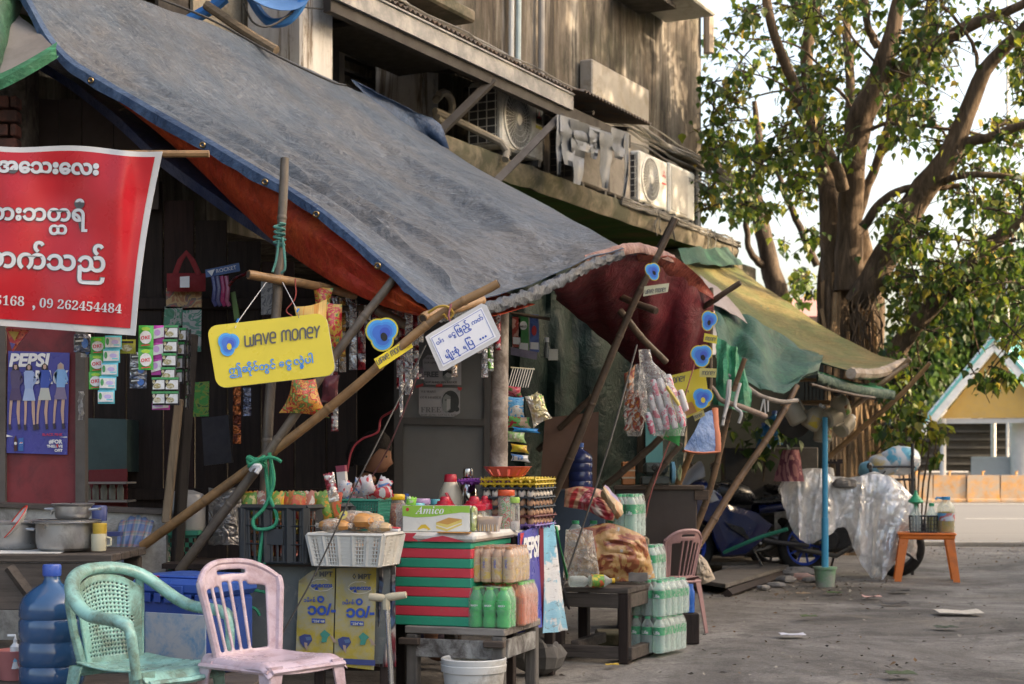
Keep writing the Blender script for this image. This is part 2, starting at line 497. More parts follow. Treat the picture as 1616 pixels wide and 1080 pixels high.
struct('kerb',b,M('kerb_stone',(.3,.28,.25),.85,.3,5,.3))
random.seed(3)
b=MB()
def leafquad(b,c,nrm,up,l,wd,m=0):
 nrm=nrm.normalized();up=(up-nrm*up.dot(nrm)).normalized();sd=up.cross(nrm)
 b.v+=[c,c+up*l*.35+sd*wd*.5+nrm*l*.06,c+up*l,c+up*l*.35-sd*wd*.5+nrm*l*.06]
 o=len(b.v)-4;b.f+=[(o,o+1,o+2),(o,o+2,o+3)];b.m+=[m,m];b.s+=[False,False]
def on_ground(u,v):return GP(u,v)+V((0,0,.022))
for k in range(1500):
 q=random.random()
 if q<.4:u,v=random.uniform(1380,1640),random.gauss(872,9)
 elif q<.7:u,v=random.uniform(1090,1420),random.gauss(925,14)
 else:u,v=random.uniform(880,1616),random.uniform(880,1075)
 if v<850:continue
 p=on_ground(u,v);s_=random.uniform(.008,.045)
 leafquad(b,p,V((random.gauss(0,.3),random.gauss(0,.3),1)),V((random.gauss(0,1),random.gauss(0,1),.2)),s_,s_*.6,random.randrange(3))
o=struct('leaf_litter',b,[flat('dry_leaf',(.16,.09,.04),.8),flat('dark_leaf',(.05,.04,.03),.8),flat('grit',(.3,.27,.22),.9)]);o['kind']='stuff'
LIT=[(1512,973,.22,(.55,.5,.42),'crumpled pale paper wrapper lying on the ground at the right','wrapper'),(1250,1008,.11,(.6,.6,.66),'small white paper scrap on the grey ground left of the middle','paper scrap'),(1376,947,.1,(.6,.35,.3),'small pinkish paper scrap on the concrete behind the wrapper','paper scrap'),(982,1043,.07,(.6,.42,.05),'yellow sweet wrapper on the ground by the dark bench leg','wrapper'),(966,1056,.05,(.6,.4,.06),'tiny yellow sweet wrapper nearest the camera beside the dark bench','wrapper'),(1492,996,.1,(.03,.045,.02),'dark green fallen leaf in front of the paper wrapper','leaf'),(1412,958,.13,(.05,.04,.035),'dark curled leaf on the concrete left of the wrapper','leaf'),(1421,938,.12,(.05,.045,.04),'dark folded leaf standing on the concrete edge','leaf'),(1422,1071,.1,(.05,.07,.02),'green leaf on the ground at the bottom edge of the picture','leaf'),(1317,940,.09,(.05,.1,.02),'green leaf on the concrete just right of the blue post','leaf'),(1276,978,.08,(.06,.1,.02),'green leaf on the sandy patch in front of the blue post','leaf'),(1267,941,.08,(.28,.2,.12),'tan dry leaf on the concrete left of the blue post','leaf')]
for(u,v,s_,c,lb,cat)in LIT:
 b=MB();p=on_ground(u,v)
 rows=[[p+V(((j/5-.5)*s_*1.5,(i/3-.5)*s_,abs(.25*s_*mnoise.noise(V((i*.9,j*.8,u))))+.12*s_*abs(j/5-.5)))for j in range(6)]for i in range(4)]
 b.sheet(rows,.002);one('paper_wrapper' if 'wrapp' in lb else 'paper_scrap' if 'scrap' in lb else 'fallen_leaf',b,M('litter_%d'%u,c,.7,.3,40),lb,cat)
ym=M('barrier_paint',(.42,.2,.045),.8,.4,3,.4,30,dirt=(.27,.23,.19),da=1.0,ds=2.2)
mb=MB()
mb.prism([(-.52,0),(.52,0),(.515,.1),(.515,.22),(.5,.8),(.48,.86),(-.48,.86),(-.5,.8),(-.515,.22),(-.515,.1)],-.25,.25)
mb.box((0,0,.06),(1.06,.6,.12),ch=.02)
pinm=MB();pinm.tube([(0,0,.84),(0,0,.98)],.035,6);pinm.tube([(-.0,0,.9),(.06,0,1.0)],.02,5)
base=thing('road_barrier','x','barrier',(0,49.2,0),0,'yellow concrete barriers along the road')
part('block',mb,ym,base);part('lifting_loop',pinm,flat('loop_rust',(.4,.22,.08),.8),base,(.05,0,0))
BL=['first yellow concrete barrier seen between the rack and the green funnel','yellow concrete barrier just right of the green funnel','yellow concrete barrier above the cooking oil jug','yellow concrete barrier second from the right edge with a white scuffed patch','yellow concrete barrier cut off by the right edge of the picture']
xs=[PX(u,49.2)for u in(1443,1496,1548,1601,1653)]
for i,(x,lb)in enumerate(zip(xs,BL)):
 o=base if i==0 else dup(base)
 o.location=(x,49.2+.06*noise1(i*3.3),0);o.rotation_euler=(0,0,.03*noise1(i*1.7));o['label']=lb
for i,u in enumerate((1390,1337)):
 o=dup(base,loc=(PX(u,49.2),49.2,0));o['label']=('yellow concrete barrier half hidden behind the rack beside the fig roots' if i==0 else 'yellow concrete barrier almost hidden behind the fig trunk')
 o['group']=base['group']
PY=58.0
pv=thing('pavilion','roadside pavilion with yellow gable, white bargeboards and thin white posts','pavilion',(PX(1570,PY),PY,0),radians(-19))
gx=PX(1488,PY)-PX(1570,PY);gz0=PZ(660,PY);gz1=PZ(556,PY)
mb=MB();mb.prism([(gx,gz0),(-gx,gz0),(0,gz1)],-.04,.04);part('gable',mb,M('gable_yellow',(.5,.31,.08),.7,.12,1.5,dirt=(.45,.3,.12)),pv)
for s_ in(-1,1):
 mb=MB();a=V((s_*-.15,-.22,gz1+.55));c=V((s_*(-gx+.75),-.22,gz0-.52))
 L=(c-a).length;ang=atan2(c.z-a.z,c.x-a.x)
 mb.box((L/2,0,0),(L,.3,.44),ch=.03);part('bargeboard',mb,M('barge_white',(.7,.69,.66),.6),pv,a,(0,-ang,0))
 mb=MB();L2=L;mb.box((L2/2,.62,.1*s_),(L2+.3,1.6,.1))
 for k in range(int(L2/.3)):mb.box((k*.3+.1,.62,.17*s_),(.05,1.6,.06))
 part('roof_sheet',mb,M('teal_roof',(.13,.42,.4),.5,.15,2),pv,a,(0,-ang,0))
for(u,wd,yy)in((1491,.11,0),(1533,.1,2.5),(1597,.42,1.0),(1564,.22,3.2)):
 mb=MB();mb.lathe([(wd,0),(wd,gz0)],10);part('post',mb,M('post_white',(.42,.42,.41),.6,.2,2),pv,(PX(u,PY+yy)-pv.location.x,yy,0))
mb=MB();mb.box((0,0,0),(-gx*2-.3,.12,.18));part('tie_beam',mb,MATS['post_white'],pv,(0,.06,gz0-.1))
mb=MB();mb.box((PX(1640,PY+1)-PX(1510,PY+1),0,0),(0,0,0))if False else None
mb=MB();mb.box((2.4,1.2,.75),(6.6,.25,1.5),ch=.03);part('low_wall',mb,M('low_wall_grey',(.25,.28,.29),.8,.15,1),pv,(0,0,0))
p2=thing('pavilion','teal metal roofed pavilion at the right edge behind the yellow gable','pavilion',(PX(1694,64),64,0))
mb=MB();z1=PZ(560,64);z0=PZ(655,64)
rows=[[V((x,-2.6+5*i/3*.5,lerp(z0,z1+.6,i/3)))for x in[k*.25-3.4 for k in range(28)]]for i in range(4)]
for r in rows:
 for k,p in enumerate(r):p.z+=.05*(k%2)
mb.sheet(rows,.05);part('roof_sheet',mb,MATS['teal_roof'],p2)
mb=MB()
for x in(-3,0,3):mb.lathe([(.12,0),(.12,z0+.3)],8,o=(x,-1.5,0))
part('posts_frame',mb,MATS['post_white'],p2)
sh=thing('shed','long dark shed with horizontal louvres beyond the barriers','shed',(PX(1560,66),66,0))
mb=MB();mb.box((0,0,1.9),(40,4,1.9));part('wall',mb,M('shed_dark',(.035,.033,.03),.8,.3,1),sh)
lm=M('shed_slat',(.05,.047,.043),.8,.3,1)
for k in range(5):
 mb=MB();mb.box((0,-2.12,1.25+k*.33),(40,.1,.09));part('slat',mb,lm,sh)
mb=MB();mb.box((0,-2.6,.45),(40,.6,.9),ch=.05);part('plinth',mb,M('plinth_stone',(.17,.155,.14),.9,.3,1),sh)
mb=MB()
for i in range(41):mb.box((i-20,.2,2.95),(.95,5,.15))
part('roof',mb,M('shed_roof',(.2,.19,.17),.8,.3,1),sh)
for(u0,u1,vt,Y,c,rc,lb)in((1148,1300,512,95,(.5,.47,.45),(.34,.17,.15),'far grey building with dull red roof behind the tree trunk'),(1410,1490,610,110,(.5,.5,.5),(.3,.3,.32),'distant pale building behind the leaves right of the tree')):
 t=thing('far_building',lb,'building',(PX((u0+u1)/2,Y),Y,0));W_=PX(u1,Y)-PX(u0,Y)+3;zt=PZ(vt,Y)
 mb=MB();mb.box((0,0,zt/2),(W_,8,zt));part('wall',mb,M('far_wall_%d'%u0,c,.8,.15,.5),t)
 mb=MB();mb.prism([(-5,zt),(5,zt),(0,zt+1.6)],-W_/2-.4,W_/2+.4,M=rot('Z',pi/2));part('roof',mb,M('far_roof_%d'%u0,rc,.8,.2,1),t)
 wm=flat('far_window_dark',(.05,.055,.06),.3)
 for fl in range(int(zt//3.4)):
  for k in range(int(W_//2.2)):
   mb=MB();mb.box((-W_/2+1.3+k*2.2,-4.03,1.9+fl*3.4),(1.1,.1,1.3));part('window',mb,wm,t)
b=MB();b.tube([P(1590,760,62)*1.0,P(1590,-20,62)],.06,6);one('light_mast',b,flat('mast_grey',(.5,.5,.5),.5),'thin pale metal mast rising behind the leaves at the right','mast')
b=MB();b.box((29,-8.5,8.5),(10,40.6,17));struct('unseen_shade_building',b,M('shade_building_wall',(.36,.33,.29),.85,.3,.6))  # unseen block added to keep the sun off the stalls and near facade
b=MB();b.box((17,16.6,2.6),(5,9.4,5.2));b.box((17,16.6,5.27),(5.6,9.6,.14));struct('unseen_shade_shed',b,M('shade_shed_wall',(.3,.29,.27),.85,.3,.6))  # unseen low shed, added to shade the ground past the tall block
def stain_mat():
 m,nt,out=new_mat('stained_plaster');N=NT(nt)
 co=N.coord(rnd=False);st=N.coord((2.4,2.4,.3),rnd=False)
 a=N.noise(st,1.0,9,.72,.6);b=N.noise(co,.8,7,.7,.5);g=N.noise(N.coord((5,5,.35),rnd=False),1.3,8,.75)
 c=N.ramp(a,[(.34,(.022,.02,.018)),(.45,(.08,.066,.052)),(.54,(.145,.125,.103)),(.66,(.27,.25,.22))])
 c=N.mix(N.ramp(b,[(.46,0.0),(.62,.75)]),c,(.05,.05,.036))
 c=N.mix(N.ramp(g,[(.56,0.0),(.7,.6)]),c,(.33,.31,.28))
 c=N.mix(N.ramp(N.noise(st,2.3,8,.8),[(.52,0.0),(.62,.85)]),c,(.024,.021,.019))
 N.bsdf(out,c,.9,0,N.bump(N.noise(co,9,8,.7),.5,.02),.2);MATS['stained_plaster']=m;return m
def column_mat():
 m,nt,out=new_mat('peeling_white');N=NT(nt)
 co=N.coord(rnd=False);st=N.coord((3,3,.5),rnd=False)
 a=N.noise(st,1.3,9,.78,.8);b=N.noise(co,6,6,.7)
 c=N.ramp(a,[(.32,(.07,.055,.042)),(.41,(.24,.2,.16)),(.46,(.5,.48,.45)),(.7,(.64,.63,.61))])
 c=N.mix(N.ramp(b,[(.55,0.0),(.7,.6)]),c,(.16,.13,.1))
 N.bsdf(out,c,.85,0,N.bump(a,.5,.02),.2);MATS['peeling_white']=m;return m
def moss_mat():
 m,nt,out=new_mat('mossy_concrete');N=NT(nt);co=N.coord(rnd=False)
 a=N.noise(N.coord((.5,1,1),rnd=False),1.6,8,.7,.4)
 c=N.ramp(a,[(.35,(.04,.045,.02)),(.5,(.05,.115,.03)),(.62,(.09,.1,.035)),(.75,(.16,.12,.06))])
 N.bsdf(out,c,.95,0,N.bump(a,.5,.02),.1);MATS['mossy_concrete']=m;return m
pl,cw,ms=stain_mat(),column_mat(),moss_mat()
conc=M('ledge_concrete',(.2,.165,.12),.9,.45,3,.6,25,dirt=(.06,.06,.035),da=1.0,ds=2)
SE,SL=19.55,18.95
MS_=Matrix(((SA,CA,0,0),(CA,-SA,0,0),(0,0,1,0),(0,0,0,1)))
class SB(MB):
 """mesh builder in street coordinates (s along the street, t towards it, z up)"""
 def sbox(self,s0,s1,t0,t1,z0,z1,m=0,ch=0):
  M_=Matrix(((SA,-CA,0,0),(CA,SA,0,0),(0,0,1,0),(0,0,0,1)))
  return self.box(((s0+s1)/2,-(t0+t1)/2,(z0+z1)/2),(abs(s1-s0),abs(t1-t0),abs(z1-z0)),m,M_,ch)
bd=thing('old_building','stained three storey concrete building with peeling columns and a long ledge','building',(0,0,0))
s_p2=sof(692,-7.4)
b=SB();b.sbox(s_p2,SE,-18,-7.4,0,14);b.sbox(0,s_p2-.002,-18,-8.9,0,14)
part('wall',b,pl,bd)
b=SB();b.sbox(1,s_p2-.01,-8.89,-7.42,5.35,14);b.sbox(1,s_p2-.01,-8.89,-7.42,2.9,3.66);part('floor_beam',b,pl,bd)
b=SB()
rows=[]
nse=90
for i in range(nse+1):
 s_=1+(SL-1)*i/nse;e=.03*mnoise.noise(V((s_*2.2,1,1)))+.015*mnoise.noise(V((s_*9,2,1)));zt=.02*mnoise.noise(V((s_*3,5,0)))
 rows.append([S(s_,-7.38,3.97+zt),S(s_,-6.68+e,3.95+zt),S(s_,-6.66+e,3.86),S(s_,-6.7+e,3.74+zt)])
b.grid([r[::-1]for r in rows],0,False)
b.add([rows[-1][k]for k in range(4)]+[S(SL,-7.38,3.74)],[(0,1,2,3,4)],0)
rows2=[[S(1+(SL-1)*i/nse,lerp(-6.7,-7.38,j/3),3.735-.01*j)for j in range(4)]for i in range(nse+1)]
b.grid([r[::-1]for r in rows2],1)
b.sbox(SL-1.7,SL+.5,-7.3,-6.6,3.5,3.7,0,.02);b.sbox(SL-.9,SL+.9,-7.38,-6.75,3.22,3.42,0,.02)
part('ledge',b,[conc,ms],bd)
def pier(u0,u1,z0,z1,t=-7.33):
 b=SB();b.sbox(sof(u0,t),sof(u1,t),t-.5,t,z0,z1,0,.02);part('pier',b,cw,bd)
pier(476,527,3.0,14,-6.62);pier(664,693,3.0,14)
dk=M('louvre_wood',(.035,.03,.027),.8,.3,4,.3,dirt=(.08,.07,.06))
for(u0,u1)in((528,600),(602,662)):
 t_=-8.1;s0,s1=sof(u0,t_),sof(u1,t_)
 b=SB()
 for(a0,a1,z0,z1)in((s0,s0+.09,3.97,5.3),(s1-.09,s1,3.97,5.3),(s0,s1,5.2,5.32),(s0,s1,3.9,4.0)):b.sbox(a0,a1,t_-.04,t_+.05,z0,z1)
 wn=part('window',b,dk,bd)
 for k in range(8):
  b=SB();z=4.08+k*.14;b.sbox(s0+.1,s1-.1,t_-.05,t_+.03,z,z+.025);part('slat',b,dk,wn)
b=SB();b.sbox(sof(535,-7.0),sof(690,-7.0),-7.4,-6.8,4.62,4.66);part('shutter',b,M('shutter_dark',(.05,.045,.04),.8),bd)
bm=M('board_beige',(.36,.32,.25),.7,.25,3,.2,dirt=(.2,.17,.12),da=.8)
for(u0,u1)in((250,300),(305,383),(385,428),(430,470)):
 t_=-7.25;b=SB();b.sbox(sof(u0,t_),sof(u1,t_)-.02,t_-.03,t_,3.9,5.2);part('board',b,bm if u0>300 else dk,bd)
b=SB();b.sbox(sof(470,-7.3),sof(476,-7.3),-7.4,-7.25,3.9,5.4);part('post',b,M('post_green',(.1,.13,.11),.7),bd)
b=SB();b.sbox(s_p2,SE-.02,-7.38,-7.22,5.02,5.1,0,.02);b.sbox(1,s_p2,-7.38,-7.0,5.22,5.34,0,.02);part('string_course',b,conc,bd)
b=MB();b.tube([S(SE+.02,-7.3,6.6),S(SE+.02,-7.3,9)],.07,8);part('downpipe',b,flat('pipe_rust',(.3,.25,.2),.7),bd)
b=MB();b.tube([S(SE-.25,-7.36,.5),S(SE-.25,-7.36,5.0)],.03,6);b.tube([S(SE-.15,-7.36,.5),S(SE-.15,-7.36,4.9)],.02,6);part('downpipe',b,flat('pipe_white',(.5,.5,.48),.5),bd)
for k in range(9):
 s0=12.2+k*.8;b=SB();b.sbox(s0,s0+.78,-7.39,-7.34,0,3.0,0,.01);part('shop_board',b,M('shop_board',(.1,.08,.06),.8,.4,3,.3,dirt=(.16,.13,.09)),bd)
cg=flat('conduit_white',(.5,.52,.52),.5);cgr=flat('conduit_grey',(.24,.23,.22),.6)
for(u,zz,r,mt,lb)in((806,5.0,.028,cg,'pale blue white conduit nearest the left on the stained wall'),(817,5.02,.03,M('conduit_pale',(.4,.5,.52),.5),'bluish conduit running up the stained wall, right beside the white one'),(853,3.97,.035,cgr,'grey conduit rising through the awning to the wall top')):
 p=PT(u,0,-7.34);b=MB();b.tube([V((p.x,p.y,zz)),V((p.x+.01,p.y,6.2)),V((p.x-.02,p.y,9))],r,8);one('conduit',b,mt,lb,'conduit','conduits on the stained wall')
b=SB();b.sbox(sof(931,-7.25),sof(1021,-7.25),-7.38,-7.22,PT(931,96,-7.25).z-1.06,PT(931,96,-7.25).z+.02,0,.015)
o=one('wall_shield',b,M('panel_metal',(.3,.28,.25),.45,.25,2,.1,metal=.3,dirt=(.2,.17,.13)),'grey sheet metal panel fixed to the stained wall above the awning','panel')
b=SB();b.sbox(sof(1046,-7.0),sof(1094,-7.0),-7.38,-6.7,PT(1070,14,-7).z,PT(1070,14,-7).z+.9,0,.02)
t=one('wall_box',b,M('box_white',(.5,.5,.48),.6,.2,3,dirt=(.3,.27,.22)),'white unit on the wall at the top right corner of the building','wall unit')
b=SB();b.sbox(sof(1015,-7.0),sof(1055,-7.0),-7.38,-6.9,PT(1040,6,-7).z,PT(1040,6,-7).z+.05);one('wall_bracket',b,dk,'dark bracket arm beside the white unit at the top corner','bracket')
AW=thing('corrugated_awning','long rusty corrugated metal awning over the ledge with grey fascia','awning',(0,0,0))
s0,s1=sof(528,-6.4),sof(1000,-6.4)
fas=M('fascia_metal',(.2,.2,.2),.55,.3,2.5,.2,metal=.2,dirt=(.36,.34,.32),da=.7)
b=SB();b.sbox(s0,sof(905,-6.4),-6.43,-6.4,4.52,4.66);b.sbox(s0,sof(905,-6.4),-6.52,-6.385,4.66,4.675);part('fascia',b,fas,AW)
b=SB();b.sbox(s0,s1,-6.5,-6.432,4.43,4.56);part('beam',b,M('beam_dark',(.028,.023,.02),.7,.3,3),AW)
rows=[]
ns=int((s1+.25-s0)/.0375)
for i in range(ns+1):
 s_=s0+(s1+.25-s0)*i/ns;z=.014*(1 if i%2 else-1)
 rows.append([S(s_,-6.3 if s_>sof(905,-6.4)else-6.395,4.71+z),S(s_,-6.9,4.8+z),S(s_,-7.39,4.88+z)])
b=MB();b.sheet([r for r in rows],.006);part('roof_sheet',b,M('rusty_corrugated',(.13,.11,.095),.8,.45,3,.2,dirt=(.2,.11,.06)),AW)
for k in range(7):
 s_=lerp(s0+.3,s1-.1,k/6);b=MB();b.tube([S(s_,-6.42,4.6),S(s_,-7.39,4.76)],.025,6);part('rafter',b,MATS['beam_dark'],AW)
for(ua,va,ub,vb)in((777,128,690,213),(885,183,782,288),(1066,345,1040,395)):
 a=PT(ua,va,-6.45);c=PT(ub,vb,-6.62)if ub!=782 else PT(ub,vb,-6.3)
 b=MB();b.tube([a,c],.045,4);part('strut',b,MATS['beam_dark'],AW)
random.seed(11)
cb=MB()
for k in range(9):
 pts=[];off=random.uniform(-.02,.22);t_=random.uniform(-7.3,-6.6)
 for i in range(28):
  s_=lerp(s_p2-2,SE-.3,i/27);pts.append(S(s_,t_+.08*noise1(i*.5,k),4.86+off*.5+.06*noise1(i*.45,k+9)-.1*max(0,s_-15)*.25))
 cb.tube(pts,random.choice((.008,.012,.016)),5)
one('cable_bundle',cb,M('cable_grey',(.2,.19,.17),.7,.5,2),'tangle of grey cables running along the top of the awning','cables')
cb=MB()
for k in range(5):
 pts=[S(lerp(15.2,SL,i/20),-6.64+.03*noise1(i*.8,k),3.96+.05*abs(noise1(i*.6,k+4))-.03*k*.5)for i in range(21)];cb.tube(pts,.012,5)
for k in range(7):
 s_=random.uniform(16,SL);pts=[S(s_+.1*noise1(i*.5,k+20),-6.6,3.98-i*.05*random.uniform(.6,1))for i in range(8)];cb.tube(pts,.006,5)
one('ledge_cables',cb,MATS['cable_grey'],'loose pale cables and hoses trailing along the ledge edge under the outdoor units','cables')
cb=MB();cb.tube([PT(695,150,-7.0)]+[PT(700+14*cos(a),170+24*sin(a),-6.95)for a in[i*.5-2.6 for i in range(12)]]+[PT(720,190,-6.9),PT(760,210,-6.8),PT(790,225,-6.66),PT(800,240,-6.62),PT(797,252,-6.6)],.035,8)
one('drain_hose',cb,M('hose_pale',(.3,.27,.22),.7,.3,6),'curled pale insulated hose at the left end of the ledge','hose')
random.seed(5)
tc=thing('torn_tarp','ragged grey plastic strips hanging from the awning end','torn tarp',PT(930,190,-6.4))
tm=M('torn_plastic',(.17,.185,.205),.4,.4,3,.5,16,trans=.2)
for(u,vt,vb,wd)in((884,182,276,11),(899,186,262,34),(914,192,292,30),(940,203,252,22),(957,212,298,24),(978,205,252,30),(989,210,312,8),(925,196,240,44),(950,206,238,40)):
 k=9;rows=[]
 for i in range(k+1):
  a=i/k;w_=wd*(1-.6*a**1.6)*(.85+.3*abs(noise1(i*.9,u)));cu_=u+5*noise1(i*.35,u*.1)*a-3*a
  t_=-6.36+.05*noise1(i*.6,u*.3);r=[]
  for j in range(5):
   uu=cu_+(j/4-.5)*w_;r.append(PT(uu,lerp(vt,vb,a)+uu*.0+(uu-u)*.3,t_+.012*sin(j*1.3+i*.3))-tc.location)
  rows.append(r)
 b=MB();b.sheet(rows,.003);part('strip',b,tm,tc)
acw=M('unit_white',(.62,.62,.58),.45,.12,4,.05,dirt=(.3,.27,.22),da=.55,ds=3)
acd=M('unit_dark',(.05,.05,.05),.6,.2,5);acg=M('unit_guard',(.5,.5,.47),.5,.1,6)
def outdoor_unit(lb,u,v_bot,t,wd=.78,ht=.56,dp=.3,body=None,logo=None,zb=None,fan=True):
 p=PT(u,v_bot,t);body=body or acw
 a=thing('outdoor_unit',lb,'air conditioner',(p.x,p.y,zb if zb else p.z),RZS,'air conditioner units on the ledge')
 b=MB();b.box((0,0,ht/2),(wd,dp,ht),ch=.02);part('casing',b,body,a)
 b=MB();b.box((-wd/2-.004,.02,ht/2),(.01,dp*.86,ht*.86));sd=part('coil',b,acd,a)
 b=MB()
 for k in range(8):b.box((-wd/2-.013,.02,ht*(.08+.12*k)),(.006,dp*.86,.008))
 for k in range(4):b.box((-wd/2-.013,.02-dp*.4+dp*.27*k,ht/2),(.006,.008,ht*.86))
 part('grid',b,body,sd)
 if fan:
  cx=-wd*.13;r=ht*.42;y=-dp/2
  b=MB();b.lathe([(r*1.08,-.001),(r*1.08,.012),(r,.016),(r,.004),(0.001,.003)],28,M=Matrix.Translation((cx,y,ht*.5))@rot('X',pi/2));fr=part('fan_ring',b,body,a)
  b=MB();b.lathe([(r*.985,.0045),(.001,.0046)],24,M=Matrix.Translation((cx,y,ht*.5))@rot('X',pi/2));part('fan_dark',b,M('fan_shadow',(.16,.155,.14),.6),fr)
  b=MB()
  for k in range(36):
   q=2*pi*k/36;b.tube([(cx+r*.2*cos(q),y-.016,ht/2+r*.2*sin(q)),(cx+r*.98*cos(q+.22),y-.014,ht/2+r*.98*sin(q+.22))],.004,3,cap=False)
  for k in range(1,5):b.tube([(cx+r*.2*(k)*cos(q),y-.016,ht/2+r*.2*k*sin(q))for q in[2*pi*i/24 for i in range(24)]],.003,3,closed=True)
  b.lathe([(r*.22,.014),(r*.2,.024),(.001,.026)],16,M=Matrix.Translation((cx,y,ht*.5))@rot('X',pi/2));part('fan_guard',b,acg,fr)
 for sx in(-1,1):b=MB();b.box((sx*wd*.35,0,-.03),(.05,dp+.04,.06));part('foot',b,acd,a)
 return a
zL=3.97+.06
u1=outdoor_unit('white outdoor unit with a large fan and a yellow red label, left of the strut',800,238,-6.85,.86,.62,.34,zb=zL)
b=MB();b.box((.33,-.172,.42),(.12,.004,.14));part('label_plate',b,flat('plate_black',(.02,.02,.02),.4),u1)
b=MB()
for k in range(3):
 q=pi/2+k*2*pi/3;b.add([(.33+.0*cos(q),-.1752,.42),(.33+.026*cos(q-.5),-.1752,.425+.026*sin(q-.5)),(.33+.05*cos(q),-.1752,.425+.05*sin(q)),(.33+.026*cos(q+.5),-.1752,.425+.026*sin(q+.5))],[(0,1,2,3)])
part('red_mark',b,RED,u1)
b=MB();b.box((.33,-.172,.53),(.12,.004,.045));b.box((.33,-.172,.32),(.13,.004,.03));part('yellow_sticker',b,flat('sticker_yellow',(.6,.55,.05),.5),u1)
outdoor_unit('grimy dark outdoor unit behind the torn plastic strips, first of the two',915,290,-6.95,.8,.56,.3,body=M('unit_grime',(.17,.155,.14),.6,.3,4,dirt=(.06,.05,.045)),zb=zL,fan=False)
outdoor_unit('grimy grey outdoor unit behind the torn plastic strips, nearer the white one',965,310,-6.95,.8,.56,.3,body=MATS['unit_grime'],zb=zL,fan=False)
u3=outdoor_unit('white outdoor unit with a red emblem on its front right',1012,322,-6.85,.8,.56,.3,zb=zL)
b=MB();cx,cz=.3,.4
for k in range(3):
 q=pi/2+k*2*pi/3;r=.06
 b.add([(cx,-.153,cz),(cx+.03*cos(q-.55),-.153,cz+.03*sin(q-.55)),(cx+r*cos(q),-.153,cz+r*sin(q)),(cx+.03*cos(q+.55),-.153,cz+.03*sin(q+.55))],[(0,1,2,3)])
b.box((cx,-.153,cz-.1),(.12,.002,.02));part('red_emblem',b,RED,u3)
u4=outdoor_unit('last white outdoor unit at the far end of the ledge, sunlit on its end',1058,338,-6.85,.8,.58,.3,zb=zL,fan=False)
b=MB();b.box((-.1,-.154,.29),(.5,.008,.5),ch=.003);part('grille_panel',b,M('grille_grey',(.42,.41,.38),.5,.2,20,.3,90),u4)
lettering('SUMO',.07,INKG,u4,.2,.45,-.1535,.002)
dp=PT(416,-14,-6.6)
sd=thing('satellite_dish','blue satellite dish on a bent blue pipe above the tarp','satellite dish',dp)
b=MB();R=.3
prof=[(R*i/8,.11*(i/8)**2)for i in range(9)]
b.lathe([(max(r,.001),z)for r,z in prof]+[(R+.012,.115)]+[(max(r,.001),z-.012)for r,z in prof[::-1]],28,cap=False);part('dish',b,M('dish_blue',(.06,.16,.36),.5,.2,4),sd,(0,0,.03),(radians(62),radians(8),radians(28)))
bp=flat('pipe_blue',(.03,.18,.5),.4)
b=MB();b.tube(catmull([P(482,-8,dp.y)-dp,P(470,15,dp.y)-dp,P(452,33,dp.y)-dp,P(428,36,dp.y)-dp,P(410,20,dp.y+.1)-dp,P(395,-5,dp.y+.1)-dp],16),.035,8);part('arm',b,bp,sd)
b=MB();b.tube([P(355,-4,dp.y)-dp,P(333,14,dp.y)-dp,P(300,32,dp.y)-dp,P(285,42,dp.y)-dp],.045,8);part('pipe',b,bp,sd)
b=MB();b.tube(catmull([P(325,8,dp.y-.1),P(390,52,dp.y-.2),P(436,80,dp.y-.3)],8),.033,8);one('wooden_pole',b,wood('pole_brown',(.2,.15,.1),ax=0),'brown pole lying along the top edge of the blue tarp','pole')
b=MB();b.tube(catmull([PT(200,-20,-6.3),PT(330,30,-6.2),PT(430,85,-6.1),PT(520,128,-6.1),PT(545,135,-6.1)],20),.008,5)
b.tube(catmull([PT(385,5,-6.4),PT(400,36,-6.4),PT(430,40,-6.4),PT(480,5,-6.4)],14),.008,5)
b.tube(catmull([PT(480,12,-6.5),PT(570,22,-6.5),PT(700,50,-6.4)],10),.006,5)
one('thin_wire',b,flat('wire_black',(.02,.02,.02),.6),'black wires drooping along the upper edge of the blue tarp','wire')
# = TREES
def bark_mat(name,c,c2,c3):
 m,nt,out=new_mat(name);N=NT(nt);co=N.coord(rnd=False);st=N.coord((7,7,1.3),rnd=False)
 a=N.noise(st,1.6,9,.72,.7);b=N.noise(co,2.2,6,.7)
 cc=N.ramp(a,[(.3,c2),(.5,c),(.68,c3)])
 cc=N.mix(N.ramp(b,[(.5,0.0),(.7,.55)]),cc,sc3(c,1.25))
 N.bsdf(out,cc,.9,0,N.bump(a,.9,.04),.2);return m
def leaf_mat(name,c,c2,tr=.42):
 m,nt,out=new_mat(name);N=NT(nt)
 g=N.n('ShaderNodeNewGeometry');co=N.coord(rnd=True)
 rp=N.n('ShaderNodeMath',{0:g.outputs['Random Per Island'],1:N.n('ShaderNodeObjectInfo').outputs['Random']},operation='ADD')
 fr=N.n('ShaderNodeMath',{0:rp.outputs[0]},operation='FRACT')
 cc=N.ramp(fr.outputs[0],[(.1,sc3(c,.7)),(.55,c),(.85,c2),(1,(c2[0]*1.3,c2[1]*1.1,c2[2]))])
 N.bsdf(out,cc,.42,0,None,.4,trans=tr);return m
bk=bark_mat('tree_bark',(.11,.078,.053),(.03,.022,.017),(.21,.15,.105))
bk2=bark_mat('tree_bark_dark',(.06,.045,.035),(.02,.016,.013),(.12,.09,.065))
lf=leaf_mat('leaf_green',(.07,.125,.02),(.18,.22,.028),.5);lfd=leaf_mat('leaf_deep',(.035,.08,.02),(.07,.13,.025),.4)
lfy=leaf_mat('leaf_yellow',(.2,.2,.03),(.34,.28,.05))
LV=[(0,0,0),(.36,.2,.07),(.44,.42,.08),(.22,.72,.03),(0,1.12,-.1),(-.22,.72,.03),(-.44,.42,.08),(-.36,.2,.07),(0,.5,-.03)]
